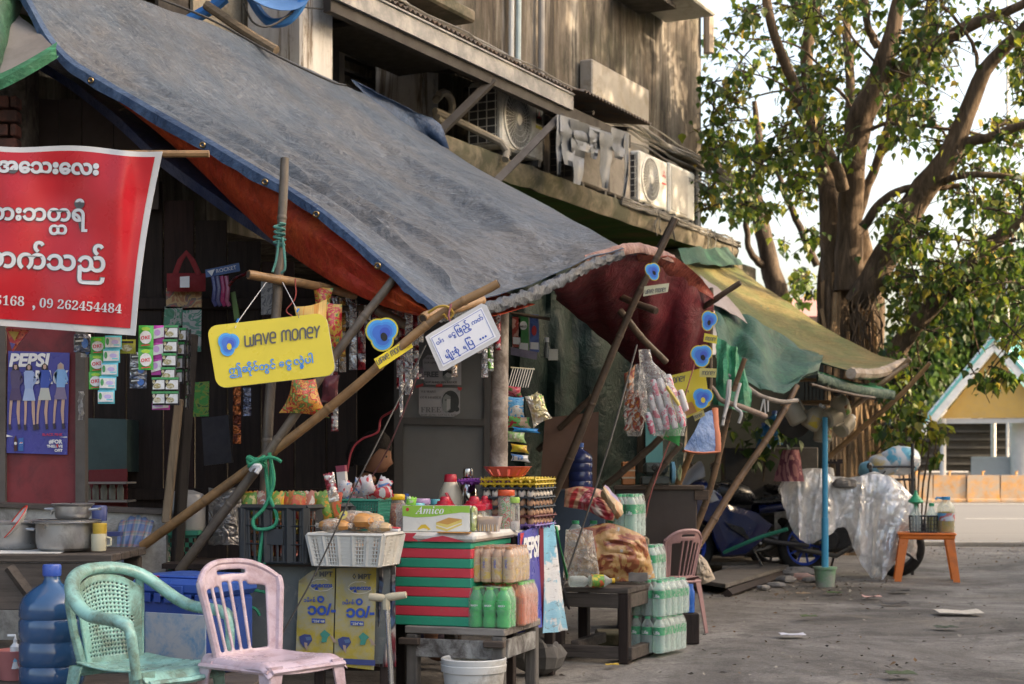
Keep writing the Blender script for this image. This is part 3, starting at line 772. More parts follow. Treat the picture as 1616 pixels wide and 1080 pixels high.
LF=[(0,1,8),(1,2,8),(2,3,8),(3,4,8),(4,5,8),(5,6,8),(6,7,8),(7,0,8)]
LFQ=[(0,1,2,8),(8,2,3,4),(8,4,5,6),(0,8,6,7)]
lmesh=[]
for k,mt in enumerate((lf,lfd,lfy)):
 b=MB();b.add(LV,LFQ,0,False);lmesh.append(b.mesh('leaf',mt))
def leaf_matrix(p,size,rnd):
 yaw=rnd.uniform(0,2*pi);pitch=rnd.gauss(-1.05,.45);roll=rnd.gauss(0,.5)
 return Matrix.Translation(p)@rot('Z',yaw)@rot('X',pitch)@rot('Y',roll)@Matrix.Scale(size,4)
def crown(tree,clusters,rnd,size,nind,mixw=(.62,.28,.1),name='crown',twigs=True,tm=None,per=26):
 """leaf clumps strung along short drooping twigs; the nearest leaves are objects of their own"""
 Ls=[];tw=MB()
 for(c,rad,k)in clusters:
  for j in range(max(1,int(k/7))):
   d=V((rnd.gauss(0,1),rnd.gauss(0,1),rnd.gauss(-.15,.6))).normalized();L=rad*rnd.uniform(.7,1.4)
   a0=c-d*L*.3;pts=[a0+d*(L*i/5)+V((0,0,-.22*L*(i/5)**2))for i in range(6)]
   if twigs:tw.tube(pts,[.012,.010,.008,.006,.005,.004],4,cap=False)
   for q in range(7):
    f=rnd.uniform(.1,1);i=min(int(f*5),4);p=pts[i].lerp(pts[i+1],f*5-i)
    p=p+V((rnd.gauss(0,1),rnd.gauss(0,1),rnd.gauss(0,1)))*rad*.16
    m=rnd.choices((0,1,2),mixw)[0]
    Ls.append((leaf_matrix(p,size*rnd.uniform(.45,1.35),rnd),m,p))
 Ls.sort(key=lambda q:q[2].y)
 vis=[q for q in Ls if 0<CU+F*q[2].x/q[2].y<1616 and 0<HZ-F*(q[2].z-H)/q[2].y]
 ind=vis[:nind];ids=set(id(q)for q in ind)
 inv=Matrix.Translation(-tree.location)
 for(mx,m,p)in ind:
  o=link('leaf',lmesh[m],tree);o.matrix_local=inv@mx
 b=MB();vs,fs,ms_=[],[],[]
 for q in Ls:
  if id(q)in ids:continue
  mx=inv@q[0];o_=len(vs);vs+=[mx@V(p)for p in LV];fs+=[tuple(o_+i for i in f)for f in LFQ];ms_+=[q[1]]*4
 b.v,b.f,b.m,b.s=vs,fs,ms_,[False]*len(fs)
 o=part(name,b,[lf,lfd,lfy],tree);o['kind']='stuff'
 if twigs and tw.v:
  tw.v=[p-tree.location for p in tw.v];part('twigs',tw,tm or bk2,tree)['kind']='stuff'
 return len(Ls)
TY=21.0
tree=thing('fig_tree','big spreading fig tree with pale twisted limbs and hanging roots beside the tarps','tree',(PX(1340,TY),TY,0))
T0=tree.location
def limb(pts,rnd_w,name='limb',mt=None,parent=None,n=10,k=24,wob=.03):
 """pts: (u,v,Y) ; widths in photo pixels"""
 parent=parent or tree
 ps=[P(*p)-parent.location for p in pts];c=catmull(ps,k)
 ys=[p[2]for p in pts];rs=[]
 for i in range(k+1):
  x=i/k*(len(rnd_w)-1);j=min(int(x),len(rnd_w)-2);wpx=lerp(rnd_w[j],rnd_w[j+1],x-j)
  rs.append(max(wpx/2*ys[0]/F*(1+.1*noise1(i*.7,pts[0][0])),.006))
 c=[p+V((noise1(i*.4,pts[0][0]+2),noise1(i*.4,pts[0][0]+5),0))*wob for i,p in enumerate(c)]
 b=MB();b.tube(c,rs,n);return part(name,b,mt or bk,parent)
b=MB();rows=[]
tr=[(1338,905,56),(1340,800,48),(1338,700,42),(1337,600,42),(1338,520,46),(1338,450,46),(1336,400,38),(1334,360,32)]
cs=catmull([P(u,v,TY)-T0 for u,v,r in tr],40);rr=catmull([V((r,0,0))for u,v,r in tr],40)
for i,c in enumerate(cs):
 R=rr[i].x*TY/F;r=[]
 for j in range(48):
  a=2*pi*j/48;fl=1+.16*sin(a*5+c.z*.7)+.1*sin(a*9-c.z*1.3)+.08*mnoise.noise(V((cos(a)*2,sin(a)*2,c.z*1.2)))
  r.append(c+V((cos(a)*R*fl,sin(a)*R*fl,0)))
 rows.append(r)
b.grid(rows,cv=True);part('trunk',b,bk,tree,sharp=70)
limb([(1322,620,20.6),(1318,500,20.6),(1316,400,20.7),(1310,320,20.8),(1296,250,21),(1285,190,21.2),(1272,100,21.3),(1284,20,21.3),(1290,-60,21.5)],(56,46,40,34,26,22,20,18))
limb([(1338,460,20.4),(1341,358,20.4),(1345,273,20.3),(1355,200,20.2),(1383,133,20.1),(1405,67,20),(1418,0,20),(1425,-60,20)],(46,42,38,42,36,28,22,18))
limb([(1372,165,20.2),(1396,125,20.1),(1425,108,20),(1453,92,19.9),(1493,62,19.7),(1545,35,19.5),(1610,10,19.3),(1690,-40,19.1),(1760,-110,19)],(34,34,30,26,22,18,14,10,5))
limb([(1331,300,20.0),(1322,270,19.9),(1303,235,19.8),(1280,200,19.7),(1262,170,19.6),(1250,125,19.5),(1228,75,19.4),(1212,20,19.3),(1205,-40,19.3)],(20,19,18,17,16,14,13))
limb([(1340,240,21.5),(1342,150,21.6),(1338,60,21.7),(1335,-30,21.8)],(18,16,14,12))
limb([(1352,480,20.2),(1378,440,20.1),(1405,395,20),(1425,355,19.9),(1453,302,19.8),(1493,252,19.6),(1524,182,19.5),(1547,125,19.4),(1576,85,19.3),(1640,20,19),(1720,-50,18.8),(1780,-140,18.7)],(44,42,42,40,40,36,28,24,20,17,12,6))
limb([(1505,240,19.6),(1530,224,19.5),(1559,218,19.4),(1600,202,19.3),(1660,185,19.2),(1760,140,19)],(18,17,15,13,11,5))
limb([(1485,288,19.7),(1515,278,19.5),(1550,276,19.4),(1600,280,19.3),(1660,290,19.3),(1750,310,19.2)],(12,11,10,8,4))
limb([(1360,360,20),(1380,332,19.9),(1405,308,19.8),(1440,296,19.8),(1475,297,19.8),(1515,293,19.8)],(16,14,12,11,8))
limb([(1352,350,20.6),(1368,300,20.6),(1382,260,20.6),(1396,213,20.5),(1412,165,20.5),(1425,130,20.4),(1462,30,20.3),(1470,-30,20.3)],(16,15,14,14,13,11,8))
limb([(1380,630,19.5),(1400,585,19.4),(1424,540,19.3),(1453,503,19.2),(1503,450,19.1),(1549,403,19),(1596,358,18.9),(1650,300,18.8),(1720,220,18.7),(1770,120,18.6)],(34,34,32,30,28,26,22,17,11,5))
limb([(1375,205,20.1),(1400,195,20),(1440,197,19.9),(1490,203,19.8),(1560,215,19.8),(1616,232,19.7)],(6,7,6,5,4),n=6)
limb([(1300,130,21),(1330,150,20.8),(1362,205,20.6)],(6,6,5),n=6)
limb([(1545,110,19.5),(1530,60,19.4),(1490,10,19.4),(1470,-20,19.4)],(7,6,5),n=6)
limb([(1385,75,20.2),(1370,40,20.2),(1362,-20,20.2)],(14,12,10),n=8)
for(p0,p1,p2,w_)in(((1266,170),(1230,130),(1160,110),4),((1300,110),(1250,70),(1170,60),4),((1255,140),(1200,150),(1130,170),4),((1450,100),(1470,60),(1466,10),5),((1400,120),(1345,60),(1320,10),5),((1500,240),(1480,200),(1430,160),5),((1560,400),(1530,380),(1470,380),5),((1600,360),(1590,420),(1560,520),5),((1540,410),(1530,470),(1545,560),4),((1460,500),(1450,550),(1465,610),4),((1425,540),(1440,600),(1430,660),4)):
 y=random.uniform(19,20.5);limb([(*p0,y),(*p1,y-.2),(*p2,y-.4)],(w_,w_*.8,w_*.5),'branch',bk,n=6,k=12)
random.seed(21)
rk=bark_mat('root_bark',(.32,.21,.12),(.11,.07,.04),(.46,.33,.2))
for k in range(34):
 u0=random.uniform(1292,1385);v0=random.uniform(430,600);y=TY-.42-random.uniform(0,.25);ub=u0+random.uniform(-16,26);v1=random.uniform(700,800)
 pts=[(lerp(u0,ub,i/5)+6*noise1(i*.9,k),lerp(v0,v1,i/5),y-.12*i/5)for i in range(6)]
 limb(pts,(random.uniform(3,9),random.uniform(4,10),random.uniform(6,12)),'hanging_root',rk if random.random()<.7 else bk,n=6,k=12,wob=.02)
for k in range(9):
 u0=1322+k*9;limb([(u0,640,20.3),(u0+8*noise1(k,1),720,20.2),(u0+12*noise1(k,2),800,20.0),(u0+25*noise1(k,3),880,19.7)],(8,14,16,20),'hanging_root',rk,n=8,k=14,wob=.03)
for k in range(26):
 u0=random.uniform(1345,1385);v0=random.uniform(455,520);limb([(u0,v0,20.0),(u0+random.uniform(-20,14),v0+25,19.9),(u0+random.uniform(-25,18),v0+random.uniform(40,90),19.95)],(2,2.5,2),'rootlet',bk,n=5,k=8,wob=.02)
rnd=random.Random(5)
cl=[]
def region(n,u0,u1,v0,v1,y0,y1,rad,k,gap=.0,fs=.011,seed=0):
 c=0;t=0
 while c<n and t<n*12:
  t+=1;u,v=rnd.uniform(u0,u1),rnd.uniform(v0,v1)
  if mnoise.noise(V((u*fs,v*fs,seed)))<gap:continue
  cl.append((P(u,v,rnd.uniform(y0,y1)),rad*rnd.uniform(.7,1.3),k));c+=1
region(68,1125,1300,-30,260,18.4,22,.42,24,-.02,.012,1)
region(26,1110,1260,220,330,18.5,22,.35,18,0,.014,2)
region(36,1290,1420,-40,200,18.0,23,.42,22,0,.012,3)
region(22,1250,1340,200,380,19,22,.35,16,.05,.014,4)
region(70,1400,1640,60,330,18,21.5,.45,26,-.05,.010,5)
region(44,1420,1640,-40,110,18,21.5,.42,20,.05,.012,6)
region(100,1430,1660,320,540,17.6,20.5,.45,24,-.1,.009,7)
region(20,1390,1480,420,560,18.6,20.5,.35,22,-.1,.01,8)
region(24,1400,1470,540,690,18.2,20,.32,22,-.1,.012,9)
region(6,1500,1600,545,600,17.6,18.6,.25,16,-.2,.012,10)
region(9,1380,1450,640,720,18.6,19.8,.25,16,-.2,.012,11)
cl=[(c,r_*1.12,int(k*1.02))for c,r_,k in cl];nl=crown(tree,cl,rnd,.104,300)
tr2=thing('fig_tree','dark leaning tree trunk behind the building corner, left of the big fig tree','tree',(PX(1235,27),27,0))
limb([(1236,800,27),(1234,560,27),(1228,470,27),(1214,420,27),(1205,370,27),(1194,320,27),(1183,290,27),(1150,278,26.8),(1128,262,26.6),(1104,232,26.4)],(40,38,36,30,26,24,22,20,18,16),'trunk',bk2,tr2,k=40)
limb([(1186,300,27),(1196,270,27),(1198,220,27),(1190,160,27)],(18,14,12,8),'limb',bk2,tr2)
limb([(1208,420,27),(1194,412,26.9),(1180,385,26.9),(1178,340,26.8),(1168,300,26.8)],(14,12,10,9,7),'limb',bk2,tr2)
limb([(1290,420,27),(1262,360,27),(1240,310,27),(1225,260,27)],(12,11,10,8),'limb',bk2,tr2)
cl=[]
region(22,1110,1250,60,330,25.5,28,.45,20,.0,.014,12)
region(12,1235,1290,360,470,26,28,.3,16,.0,.014,13)
region(12,1110,1200,260,350,25.5,28,.4,18,.0,.014,14)
crown(tr2,cl,rnd,.13,60)
def far_tree(u,vtop,vbot,wpx,Y,lb,mixw,n):
 t=thing('roadside_tree',lb,'tree',(PX(u,Y),Y,0));z0,z1=PZ(vbot,Y),PZ(vtop,Y)
 limb([(u,755,Y),(u+4,690,Y),(u-3,(vtop+vbot)/2,Y)],(16,13,8),'trunk',bk2,t)
 for k in range(5):limb([(u,vbot+20,Y),(u+(k-2)*wpx*.1,vbot-20,Y-.5),(u+(k-2)*wpx*.2,(vtop+vbot)/2,Y-1)],(8,6,3),'limb',bk2,t,n=6,k=10)
 cl=[]
 for k in range(n):
  a=rnd.uniform(0,2*pi);e=rnd.uniform(-.9,1);q=sqrt(max(0,1-e*e))*rnd.uniform(.3,1)
  c=V((PX(u,Y)+cos(a)*q*wpx/2*Y/F,Y+sin(a)*q*wpx/3*Y/F,lerp(z0,z1,(e+.9)/1.9)))
  cl.append((c,1.3,42))
 crown(t,cl,rnd,.34,0,mixw,twigs=False)
far_tree(1535,415,610,200,80,'dark dense roadside tree behind the yellow gable',(.1,.89,.01),150)
far_tree(1625,390,600,170,84,'dark tree at the right edge behind the teal roof',(.1,.89,.01),130)
far_tree(1450,510,650,110,78,'low dark tree left of the yellow gabled pavilion',(.1,.89,.01),90)
sp=thing('young_shrub','bright yellow green leafy shoots beside the rack and the roots','shrub',(PX(1445,18.6),18.6,0))
for k in range(6):limb([(1440+k*3,850,18.6),(1425+k*9,740,18.5),(1415+k*14,665+8*k%30,18.4)],(3,3,2),'stem',bk,sp,n=5,k=10)
cl=[]
region(9,1395,1490,650,745,18,18.8,.25,18,-.5,.012,15)
crown(sp,cl,rnd,.12,40,(.5,.05,.45))
t=thing('added_shade_tree','added leafy tree out of view at the right, shading the facade','tree',(9.8,16.3,0))  # unseen tree added so its crown breaks up the sun on the facade
b=MB();b.tube([(0,0,0),(.1,0,2.5),(0,.1,5),(-.2,0,7)],[.25,.2,.16,.1],8);part('trunk',b,bk,t)
cl=[]
for k in range(300):
 cl.append((V((9.8+rnd.gauss(0,1.1),14.6+rnd.gauss(0,2.3),9.0+rnd.gauss(0,1.5))),.7,34))
crown(t,cl,rnd,.2,0,twigs=False)
# = TARPS, POLES, ROPES
tb=tarp_mat('blue_tarp',(.058,.08,.108),(.09,.104,.122),(.098,.096,.096),1.0,.45,.03,(1,.6,1),.8)
tbd=tarp_mat('blue_tarp_edge',(.025,.055,.12),(.05,.09,.165),None,.5,.5,.05)
trd=tarp_mat('red_tarp',(.5,.06,.02),(.58,.11,.03),(.42,.03,.022),.3,.5,.35,(1,1,.4))
tmar=tarp_mat('maroon_tarp',(.13,.012,.02),(.18,.02,.028),(.1,.012,.02),.3,.55,.15)
tgr=tarp_mat('green_tarp',(.018,.085,.048),(.036,.12,.07),(.05,.085,.062),.6,.5,.15)
tgl=tarp_mat('bright_green_tarp',(.035,.26,.12),(.06,.33,.17),(.07,.2,.12),.6,.5,.2)
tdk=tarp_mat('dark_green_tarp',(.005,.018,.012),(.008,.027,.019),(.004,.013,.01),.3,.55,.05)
tye=tarp_mat('yellow_green_tarp',(.2,.155,.055),(.27,.2,.085),(.085,.14,.045),.7,.6,.2,(.5,.5,.5))
tgy=M('grey_tarp',(.24,.22,.21),.6,.3,5,.2,20,trans=.1)
near=[P(0,-80,8.7),P(40,0,8.55),P(90,80,8.4),P(165,132,8.25),P(310,215,7.9),P(400,268,7.65),P(500,330,7.4),P(605,418,7.15),P(650,458,7.05),P(690,490,7.0)]
far_=[P(700,232,13.1),P(745,262,12.5),P(790,287,12.0),P(830,308,11.4),P(868,328,10.8),P(902,348,10.3),P(930,362,9.9),P(950,374,9.6),P(968,384,9.3),P(985,393,9.0)]
top_=[P(0,-80,8.7),P(110,-40,9.15),P(220,0,9.65),P(300,28,10.1),P(380,60,10.55),P(455,96,11.05),P(530,130,11.6),P(580,152,12.0),P(635,190,12.5),P(700,232,13.1)]
bot_=[P(690,490,7.0),P(715,484,7.2),P(740,477,7.4),P(790,465,7.75),P(820,455,7.95),P(850,444,8.15),P(890,426,8.45),P(920,412,8.65),P(950,402,8.85),P(985,393,9.0)]
rows=coons(near,far_,top_,bot_,130,90)
nu=len(rows);nv=len(rows[0])
out=[]
for i,r in enumerate(rows):
 a=i/(nu-1);rr=[]
 for j,p in enumerate(r):
  c=j/(nv-1);e=min(1,4*min(a,1-a),5*min(c,1-c)+.25)
  p=V(p)
  p.z-=.16*sin(pi*a)*sin(pi*c)
  f=0
  for(a0,s_,wd,am,c0,c1)in((.07,.10,.012,.07,0,.8),(.12,.16,.014,.10,0,.75),(.18,.1,.016,.10,.1,.95),(.24,-.06,.014,.06,.25,1),(.31,.12,.012,.05,.3,.9),(.42,.05,.03,.03,0,1),(.6,-.04,.03,.025,.2,1),(.8,.05,.03,.02,0,.9)):
   x=a-(a0+s_*(c-.5))
   if c0<=c<=c1:f+=am*math.exp(-(x/wd)**2)*sin(pi*(c-c0)/(c1-c0))
  f+=.05*mnoise.noise(V((a*9,c*3,2)))+.022*mnoise.noise(V((a*26-c*9,c*8,4)))+.014*abs(mnoise.noise(V((a*55+c*12,c*22,6))))
  p+=V((.55,-.55,.62))*f*e
  rr.append(p)
 out.append(rr)
BT=thing('tarp','huge sun bleached blue grey tarp roof sloping down over the first stall','tarp',(-1.5,8.8,2.0))
b=MB();b.sheet([[p-BT.location for p in r]for r in out],.004,0,1);part('sheet',b,[tbd,tb],BT)
hem=[]
for j in range(nv):
 p=out[0][j];q=out[2][j];c=j/(nv-1)
 wv=.035+.02*noise1(j*.23,3)+.025*sin(pi*min(1,c*1.3))
 hem.append([p+V((0,0,.006)),p.lerp(q,.55)+V((0,-.006,.02)),p+V((.012,-.02,-.2*wv)),p+V((.0,-.02,-wv)),p+V((.02,.02,-wv*1.05)),p+V((.03,.03,-wv*.3))])
b=MB();b.grid([[p-BT.location for p in r]for r in hem]);part('hem',b,tbd,BT)
ey=MB()
for j in(18,28,41,52,60,69):
 p=out[0][j]-BT.location;ey.tube([p+V((.012*cos(q),-.03,.012*sin(q)-.03))for q in[2*pi*k/10 for k in range(10)]],.005,4,closed=True)
part('eyelets',ey,flat('brass',(.2,.15,.08),.4,.8),BT)['kind']='stuff'
hr=[]
fb=catmull([r[-1]for r in out],90)
for j,p in enumerate(fb):
 c=j/90;R=.021+.01*sin(pi*c)+.006*noise1(j*.5);ring=[]
 for k in range(12):
  a=2*pi*k/12;q=R*(1+.4*mnoise.noise(V((j*.55+k*.5,k*.9,3)))+.2*sin(j*1.1+k*2))
  ring.append(p+V((-.25*q*sin(a),-.97*cos(a)*q-.012,sin(a)*q-.03-.025*sin(pi*c))))
 hr.append(ring)
b=MB();b.grid([[p-BT.location for p in r]for r in hr],cv=True)
part('rolled_hem',b,tarp_mat('hem_tarp',(.06,.07,.09),(.08,.088,.1),(.02,.022,.026),.25,.3,.05),BT)
rows=coons([P(560,140,12.2),P(600,160,12.3),P(650,185,12.6)],[P(640,215,12.6),P(680,228,12.9),P(712,248,12.9)],[P(560,140,12.2),P(600,180,12.3),P(640,215,12.6)],[P(650,185,12.6),P(690,205,12.9),P(712,248,12.9)],10,10)
b=MB();b.sheet([[p-BT.location-V((0,.3,0))for p in r]for r in crumple(rows,.05,2.5,2)],.004);part('corner_flap',b,tbd,BT)
low=[P(100,92,8.62),P(140,122,8.52),P(225,190,8.3),P(300,255,8.1),P(368,322,7.9),P(440,388,7.65),P(510,437,7.45),P(560,464,7.3),P(610,485,7.2),P(650,494,7.1),P(690,497,7.03)]
L=catmull(low,60);U=[V(out[0][int(lerp(12,nv-1,j/60))])+V((.03,.04,-.03))for j in range(61)]
rows=[]
for i in range(9):
 a=i/8;rows.append([U[j].lerp(L[j],a)+V((-.02,-.05,0))*sin(pi*a)*(.5+.8*noise1(j*.16,2))+V((0,-.035,0))*mnoise.noise(V((a*4,j*.10,1)))for j in range(61)])
und=[]
for i in range(1,7):
 a=i/6*.7;und.append([V(L[j]).lerp(V(out[min(int(a*(nu-1)),nu-1)][int(lerp(12,nv-1,j/60))])+V((0,.12,-.17)),a)for j in range(61)])
RT=thing('tarp','orange red tarp hanging beneath the near edge of the blue tarp','tarp',(-1.2,7.8,1.9))
b=MB();b.sheet([[p-RT.location for p in r]for r in rows+und],.003);part('sheet',b,trd,RT)
inn=catmull([P(20,82,9.0),P(100,128,8.9),P(180,190,8.7),P(255,258,8.5),P(320,305,8.35),P(380,347,8.2),P(440,385,8.0),P(500,420,7.85),P(560,452,7.7),P(625,478,7.5)],50)
rows=[[p+V((0,0,-.018))for p in inn],[p+V((0,-.03,.03+.012*noise1(i*.3)))for i,p in enumerate(inn)],[p+V((.03,.12,.08))for p in inn],[p+V((.3,.55,.02))for p in inn]]
b=MB();b.sheet(rows,.006);one('tarp',b,tarp_mat('navy_tarp',(.03,.045,.11),(.06,.075,.14),(.1,.1,.13),.3,.5,.05),'dark navy tarp with a rolled edge slung inside under the red tarp','tarp')
gl=thing('awning_cloth','green edged grey awning cloth at the top left corner','awning',P(40,120,8.3))
rows=coons([P(-60,30,8.6),P(-20,20,8.6),P(28,22,8.7)],[P(-60,142,8.1),P(20,122,8.1),P(88,78,8.2)],[P(-60,30,8.6),P(-60,90,8.4),P(-60,142,8.1)],[P(28,22,8.7),P(60,50,8.5),P(88,78,8.2)],10,14)
b=MB();b.sheet([[p-gl.location for p in r]for r in crumple(rows,.03,2,4)],.004);part('sheet',b,tgy,gl)
e=catmull([P(-60,146,8.08),P(0,128,8.08),P(48,104,8.1),P(91,78,8.15)],20)
rows=[[p+V((0,-.01,.035))for p in e],[p+V((0,-.03,0))for p in e],[p+V((0,-.012,-.05))for p in e],[p+V((0,.02,-.03))for p in e]]
b=MB();b.sheet([[p-gl.location for p in r]for r in rows],.004);part('hem',b,tgl,gl)
rows=coons([P(-40,-40,8.5),P(-35,30,8.4),P(-30,125,8.2)],[P(40,-30,8.8),P(26,20,8.7),P(2,122,8.3)],[P(-40,-40,8.5),P(0,-40,8.5),P(40,-30,8.8)],[P(-30,125,8.2),P(-10,128,8.1),P(2,122,8.3)],12,16)
b=MB();b.sheet(crumple(rows,.05,2.2,8),.004);one('tarp',b,tgr,'dark green cloth hanging in the top left corner of the picture','tarp')
rows=coons([P(868,452,8.75),P(905,430,8.9),P(945,412,9.1),P(985,402,9.3),P(1030,404,9.7),P(1068,416,10.2),P(1098,440,10.6),P(1124,470,10.9)],[P(880,478,10.3),P(920,512,10.5),P(960,545,10.7),P(1000,572,10.8),P(1026,588,10.9),P(1050,606,10.9),P(1078,640,10.9),P(1104,652,10.95)],[P(868,452,8.75),P(874,466,9.5),P(880,478,10.3)],[P(1124,470,10.9),P(1116,550,10.92),P(1104,652,10.95)],24,44)
for i,r in enumerate(rows):
 for j,p in enumerate(r):r[j]=p+V((0,-.07*sin(j*.55+i*.12)*sin(pi*i/24),-.05*sin(pi*i/24)*abs(sin(j*.3))))
MT=thing('tarp','dark maroon red tarp forming the roof and side of the second stall','tarp',(.9,9.8,1.3))
b=MB();b.sheet([[p-MT.location for p in r]for r in crumple(rows,.05,1.6,3)],.004);part('sheet',b,tmar,MT)
e=catmull([P(925,412,8.75),P(958,402,8.95),P(985,394,9.1),P(1012,392,9.4),P(1040,400,9.7),P(1066,410,10.1)],40)
ring=[[p+V((-.2*sin(a)*.05,-.035*cos(a),.032*sin(a)*(1+.3*mnoise.noise(V((i*.4,k,2))))))for k,a in enumerate([2*pi*q/10 for q in range(10)])]for i,p in enumerate(e)]
b=MB();b.grid([[p-MT.location for p in r]for r in ring],cv=True);part('rolled_edge',b,tarp_mat('pink_worn_tarp',(.24,.12,.1),(.33,.22,.19),(.22,.08,.06),.7,.6,.1),MT)
rows=coons([P(1000,400,9.5),P(1040,406,9.8),P(1066,413,10.2),P(1100,440,10.6),P(1124,468,10.85)],[P(1010,440,10.2),P(1040,446,10.3),P(1070,452,10.5),P(1098,462,10.7),P(1124,474,10.8)],[P(1000,400,9.5),P(1005,420,9.8),P(1010,440,10.2)],[P(1124,468,10.85),P(1124,471,10.85),P(1124,474,10.8)],8,20)
b=MB();b.sheet([[p-MT.location-V((0,.12,0))for p in r]for r in crumple(rows,.04,2.5,5)],.004);part('painted_sun_lap',b,tarp_mat('sunlit_red_tarp',(.3,.06,.04),(.38,.11,.07),(.25,.03,.03),.7,.6,.2),MT)  # sunlit upper edge of the maroon tarp, painted as a lighter red strip
bl=thing('tarp','small blue tarp corner with an orange hem hanging below the maroon tarp','tarp',P(1100,714,10.6))
A,B_,C_,D=P(1128,645,10.75),P(1131,714,10.6),P(1078,712,10.5),P(1108,655,10.7)
rows=coons([D,D.lerp(A,.5),A],[C_,C_.lerp(B_,.5)+V((0,-.02,-.01)),B_],[D,D.lerp(C_,.5)+V((.01,-.05,.02)),C_],[A,A.lerp(B_,.5)+V((0,-.03,0)),B_],12,10)
rows=crumple(rows,.02,6,9)
b=MB();b.sheet([[p-bl.location for p in r]for r in rows],.003);part('sheet',b,tarp_mat('pale_blue_tarp',(.13,.24,.5),(.3,.4,.6),(.2,.33,.58),.5,.5,.2),bl)
b=MB();b.tube([p-bl.location+V((0,-.006,0))for p in rows[-1]],.022,6,flat=.4);b.tube([r[-1]-bl.location+V((0,-.006,0))for r in rows],.022,6,flat=.4);part('hem',b,flat('hem_orange',(.55,.18,.09),.6),bl)
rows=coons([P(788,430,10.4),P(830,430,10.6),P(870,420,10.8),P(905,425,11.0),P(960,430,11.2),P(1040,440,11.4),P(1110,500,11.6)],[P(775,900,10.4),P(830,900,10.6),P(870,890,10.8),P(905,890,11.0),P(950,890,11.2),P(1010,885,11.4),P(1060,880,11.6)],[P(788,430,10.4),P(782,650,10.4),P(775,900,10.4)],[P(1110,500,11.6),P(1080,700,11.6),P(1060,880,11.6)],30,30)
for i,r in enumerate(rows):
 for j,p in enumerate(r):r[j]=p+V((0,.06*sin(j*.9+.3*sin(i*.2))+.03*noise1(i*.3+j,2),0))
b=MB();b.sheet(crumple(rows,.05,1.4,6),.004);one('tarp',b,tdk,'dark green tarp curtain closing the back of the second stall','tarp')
rows=coons([P(1062,406,15.6),P(1080,424,15.4),P(1130,468,15.0),P(1200,520,14.5),P(1270,563,14.1),P(1343,586,13.8)],[P(1148,402,18.6),P(1165,418,18.3),P(1215,455,17.6),P(1285,505,16.9),P(1355,545,16.2),P(1426,570,15.6)],[P(1062,406,15.6),P(1100,402,17.2),P(1148,402,18.6)],[P(1343,586,13.8),P(1385,586,14.7),P(1426,570,15.6)],30,50)
for i,r in enumerate(rows):
 for j,p in enumerate(r):
  a,c=i/30,j/50;r[j]=p+V((.3,-.3,.9))*(-.12*sin(pi*a)*sin(pi*c)+.04*noise1(a*7+.5*c,2)*sin(pi*c))
YT=thing('tarp','long yellow green weathered tarp sloping from the building ledge towards the fig tree','tarp',(2.4,15,2.0))
b=MB();b.sheet([[p-YT.location for p in r]for r in crumple(rows,.03,1.6,7)],.005,0,1);part('sheet',b,[tgr,tye],YT)
e=catmull([r[-1]for r in rows],24)
b=MB();b.tube([p-YT.location-V((0,0,.02))for p in e],[.05+.02*noise1(i*.8)for i in range(25)],8);part('frayed_hem',b,M('hem_worn',(.3,.24,.18),.8,.5,8,.4,40,dirt=(.5,.42,.36)),YT)
b=MB();b.sheet(crumple(coons([P(1068,402,15.8),P(1110,398,17),P(1152,400,18.6)],[P(1080,425,15.6),P(1125,425,16.9),P(1172,425,18.2)],[P(1068,402,15.8),P(1074,414,15.7),P(1080,425,15.6)],[P(1152,400,18.6),P(1162,412,18.4),P(1172,425,18.2)],8,14),.06,2,3),.004)
for i in range(len(b.v)):b.v[i]=b.v[i]+V((0,0,.05))
one('tarp',b,tgr,'green tarp scrap folded over the top of the yellow green tarp below the ledge','tarp')
rows=coons([P(1126,484,12.9),P(1160,497,13.1),P(1190,512,13.2),P(1240,540,13.4),P(1292,563,13.5)],[P(1128,592,11.6),P(1160,606,11.7),P(1190,622,11.8),P(1222,632,12.0),P(1290,592,13.0)],[P(1126,484,12.9),P(1128,535,12.2),P(1128,592,11.6)],[P(1292,563,13.5),P(1294,578,13.3),P(1290,592,13.0)],24,36)
for i,r in enumerate(rows):
 for j,p in enumerate(r):
  a,c=i/24,j/36;r[j]=p+V((.2,-.5,.8))*(-.1*sin(pi*a)*sin(pi*c)+.09*sin(a*3+c*17-a*c*9)*sin(pi*a)*.8+.04*abs(sin(a*9-c*11)))
b=MB();b.sheet(crumple(rows,.06,1.5,11),.005);one('tarp',b,tgr,'faded dark green tarp sagging below the yellow green one','tarp')
rows=coons([P(1131,530,11.75),P(1152,543,11.7),P(1165,553,11.65),P(1180,590,11.6)],[P(1130,640,11.4),P(1148,645,11.35),P(1165,652,11.35),P(1188,650,11.4)],[P(1131,530,11.75),P(1132,590,11.5),P(1130,640,11.4)],[P(1180,590,11.6),P(1186,620,11.45),P(1188,650,11.4)],22,18)
for i,r in enumerate(rows):
 for j,p in enumerate(r):r[j]=p+V((0,.035*sin(j*1.1+i*.1),0))
b=MB();b.sheet(crumple(rows,.04,3,12),.004);one('tarp',b,tgl,'bright green plastic sheet bunched up below the branch, left of the dark green tarp','tarp')
rows=coons([P(1105,432,13),P(1130,450,13),P(1150,470,13)],[P(1125,478,12.7),P(1150,492,12.8),P(1178,512,13)],[P(1105,432,13),P(1115,455,12.9),P(1125,478,12.7)],[P(1150,470,13),P(1165,490,13),P(1178,512,13)],8,10)
b=MB();b.sheet(crumple(rows,.03,2,1),.004);one('tarp',b,M('grey_worn_tarp',(.3,.25,.23),.7,.3,4),'small grey tarp piece between the maroon tarp corner and the yellow green tarp','tarp')
e=catmull([P(1290,596,13.6),P(1320,606,13.8),P(1360,617,14.1),P(1411,624,14.5)],40)
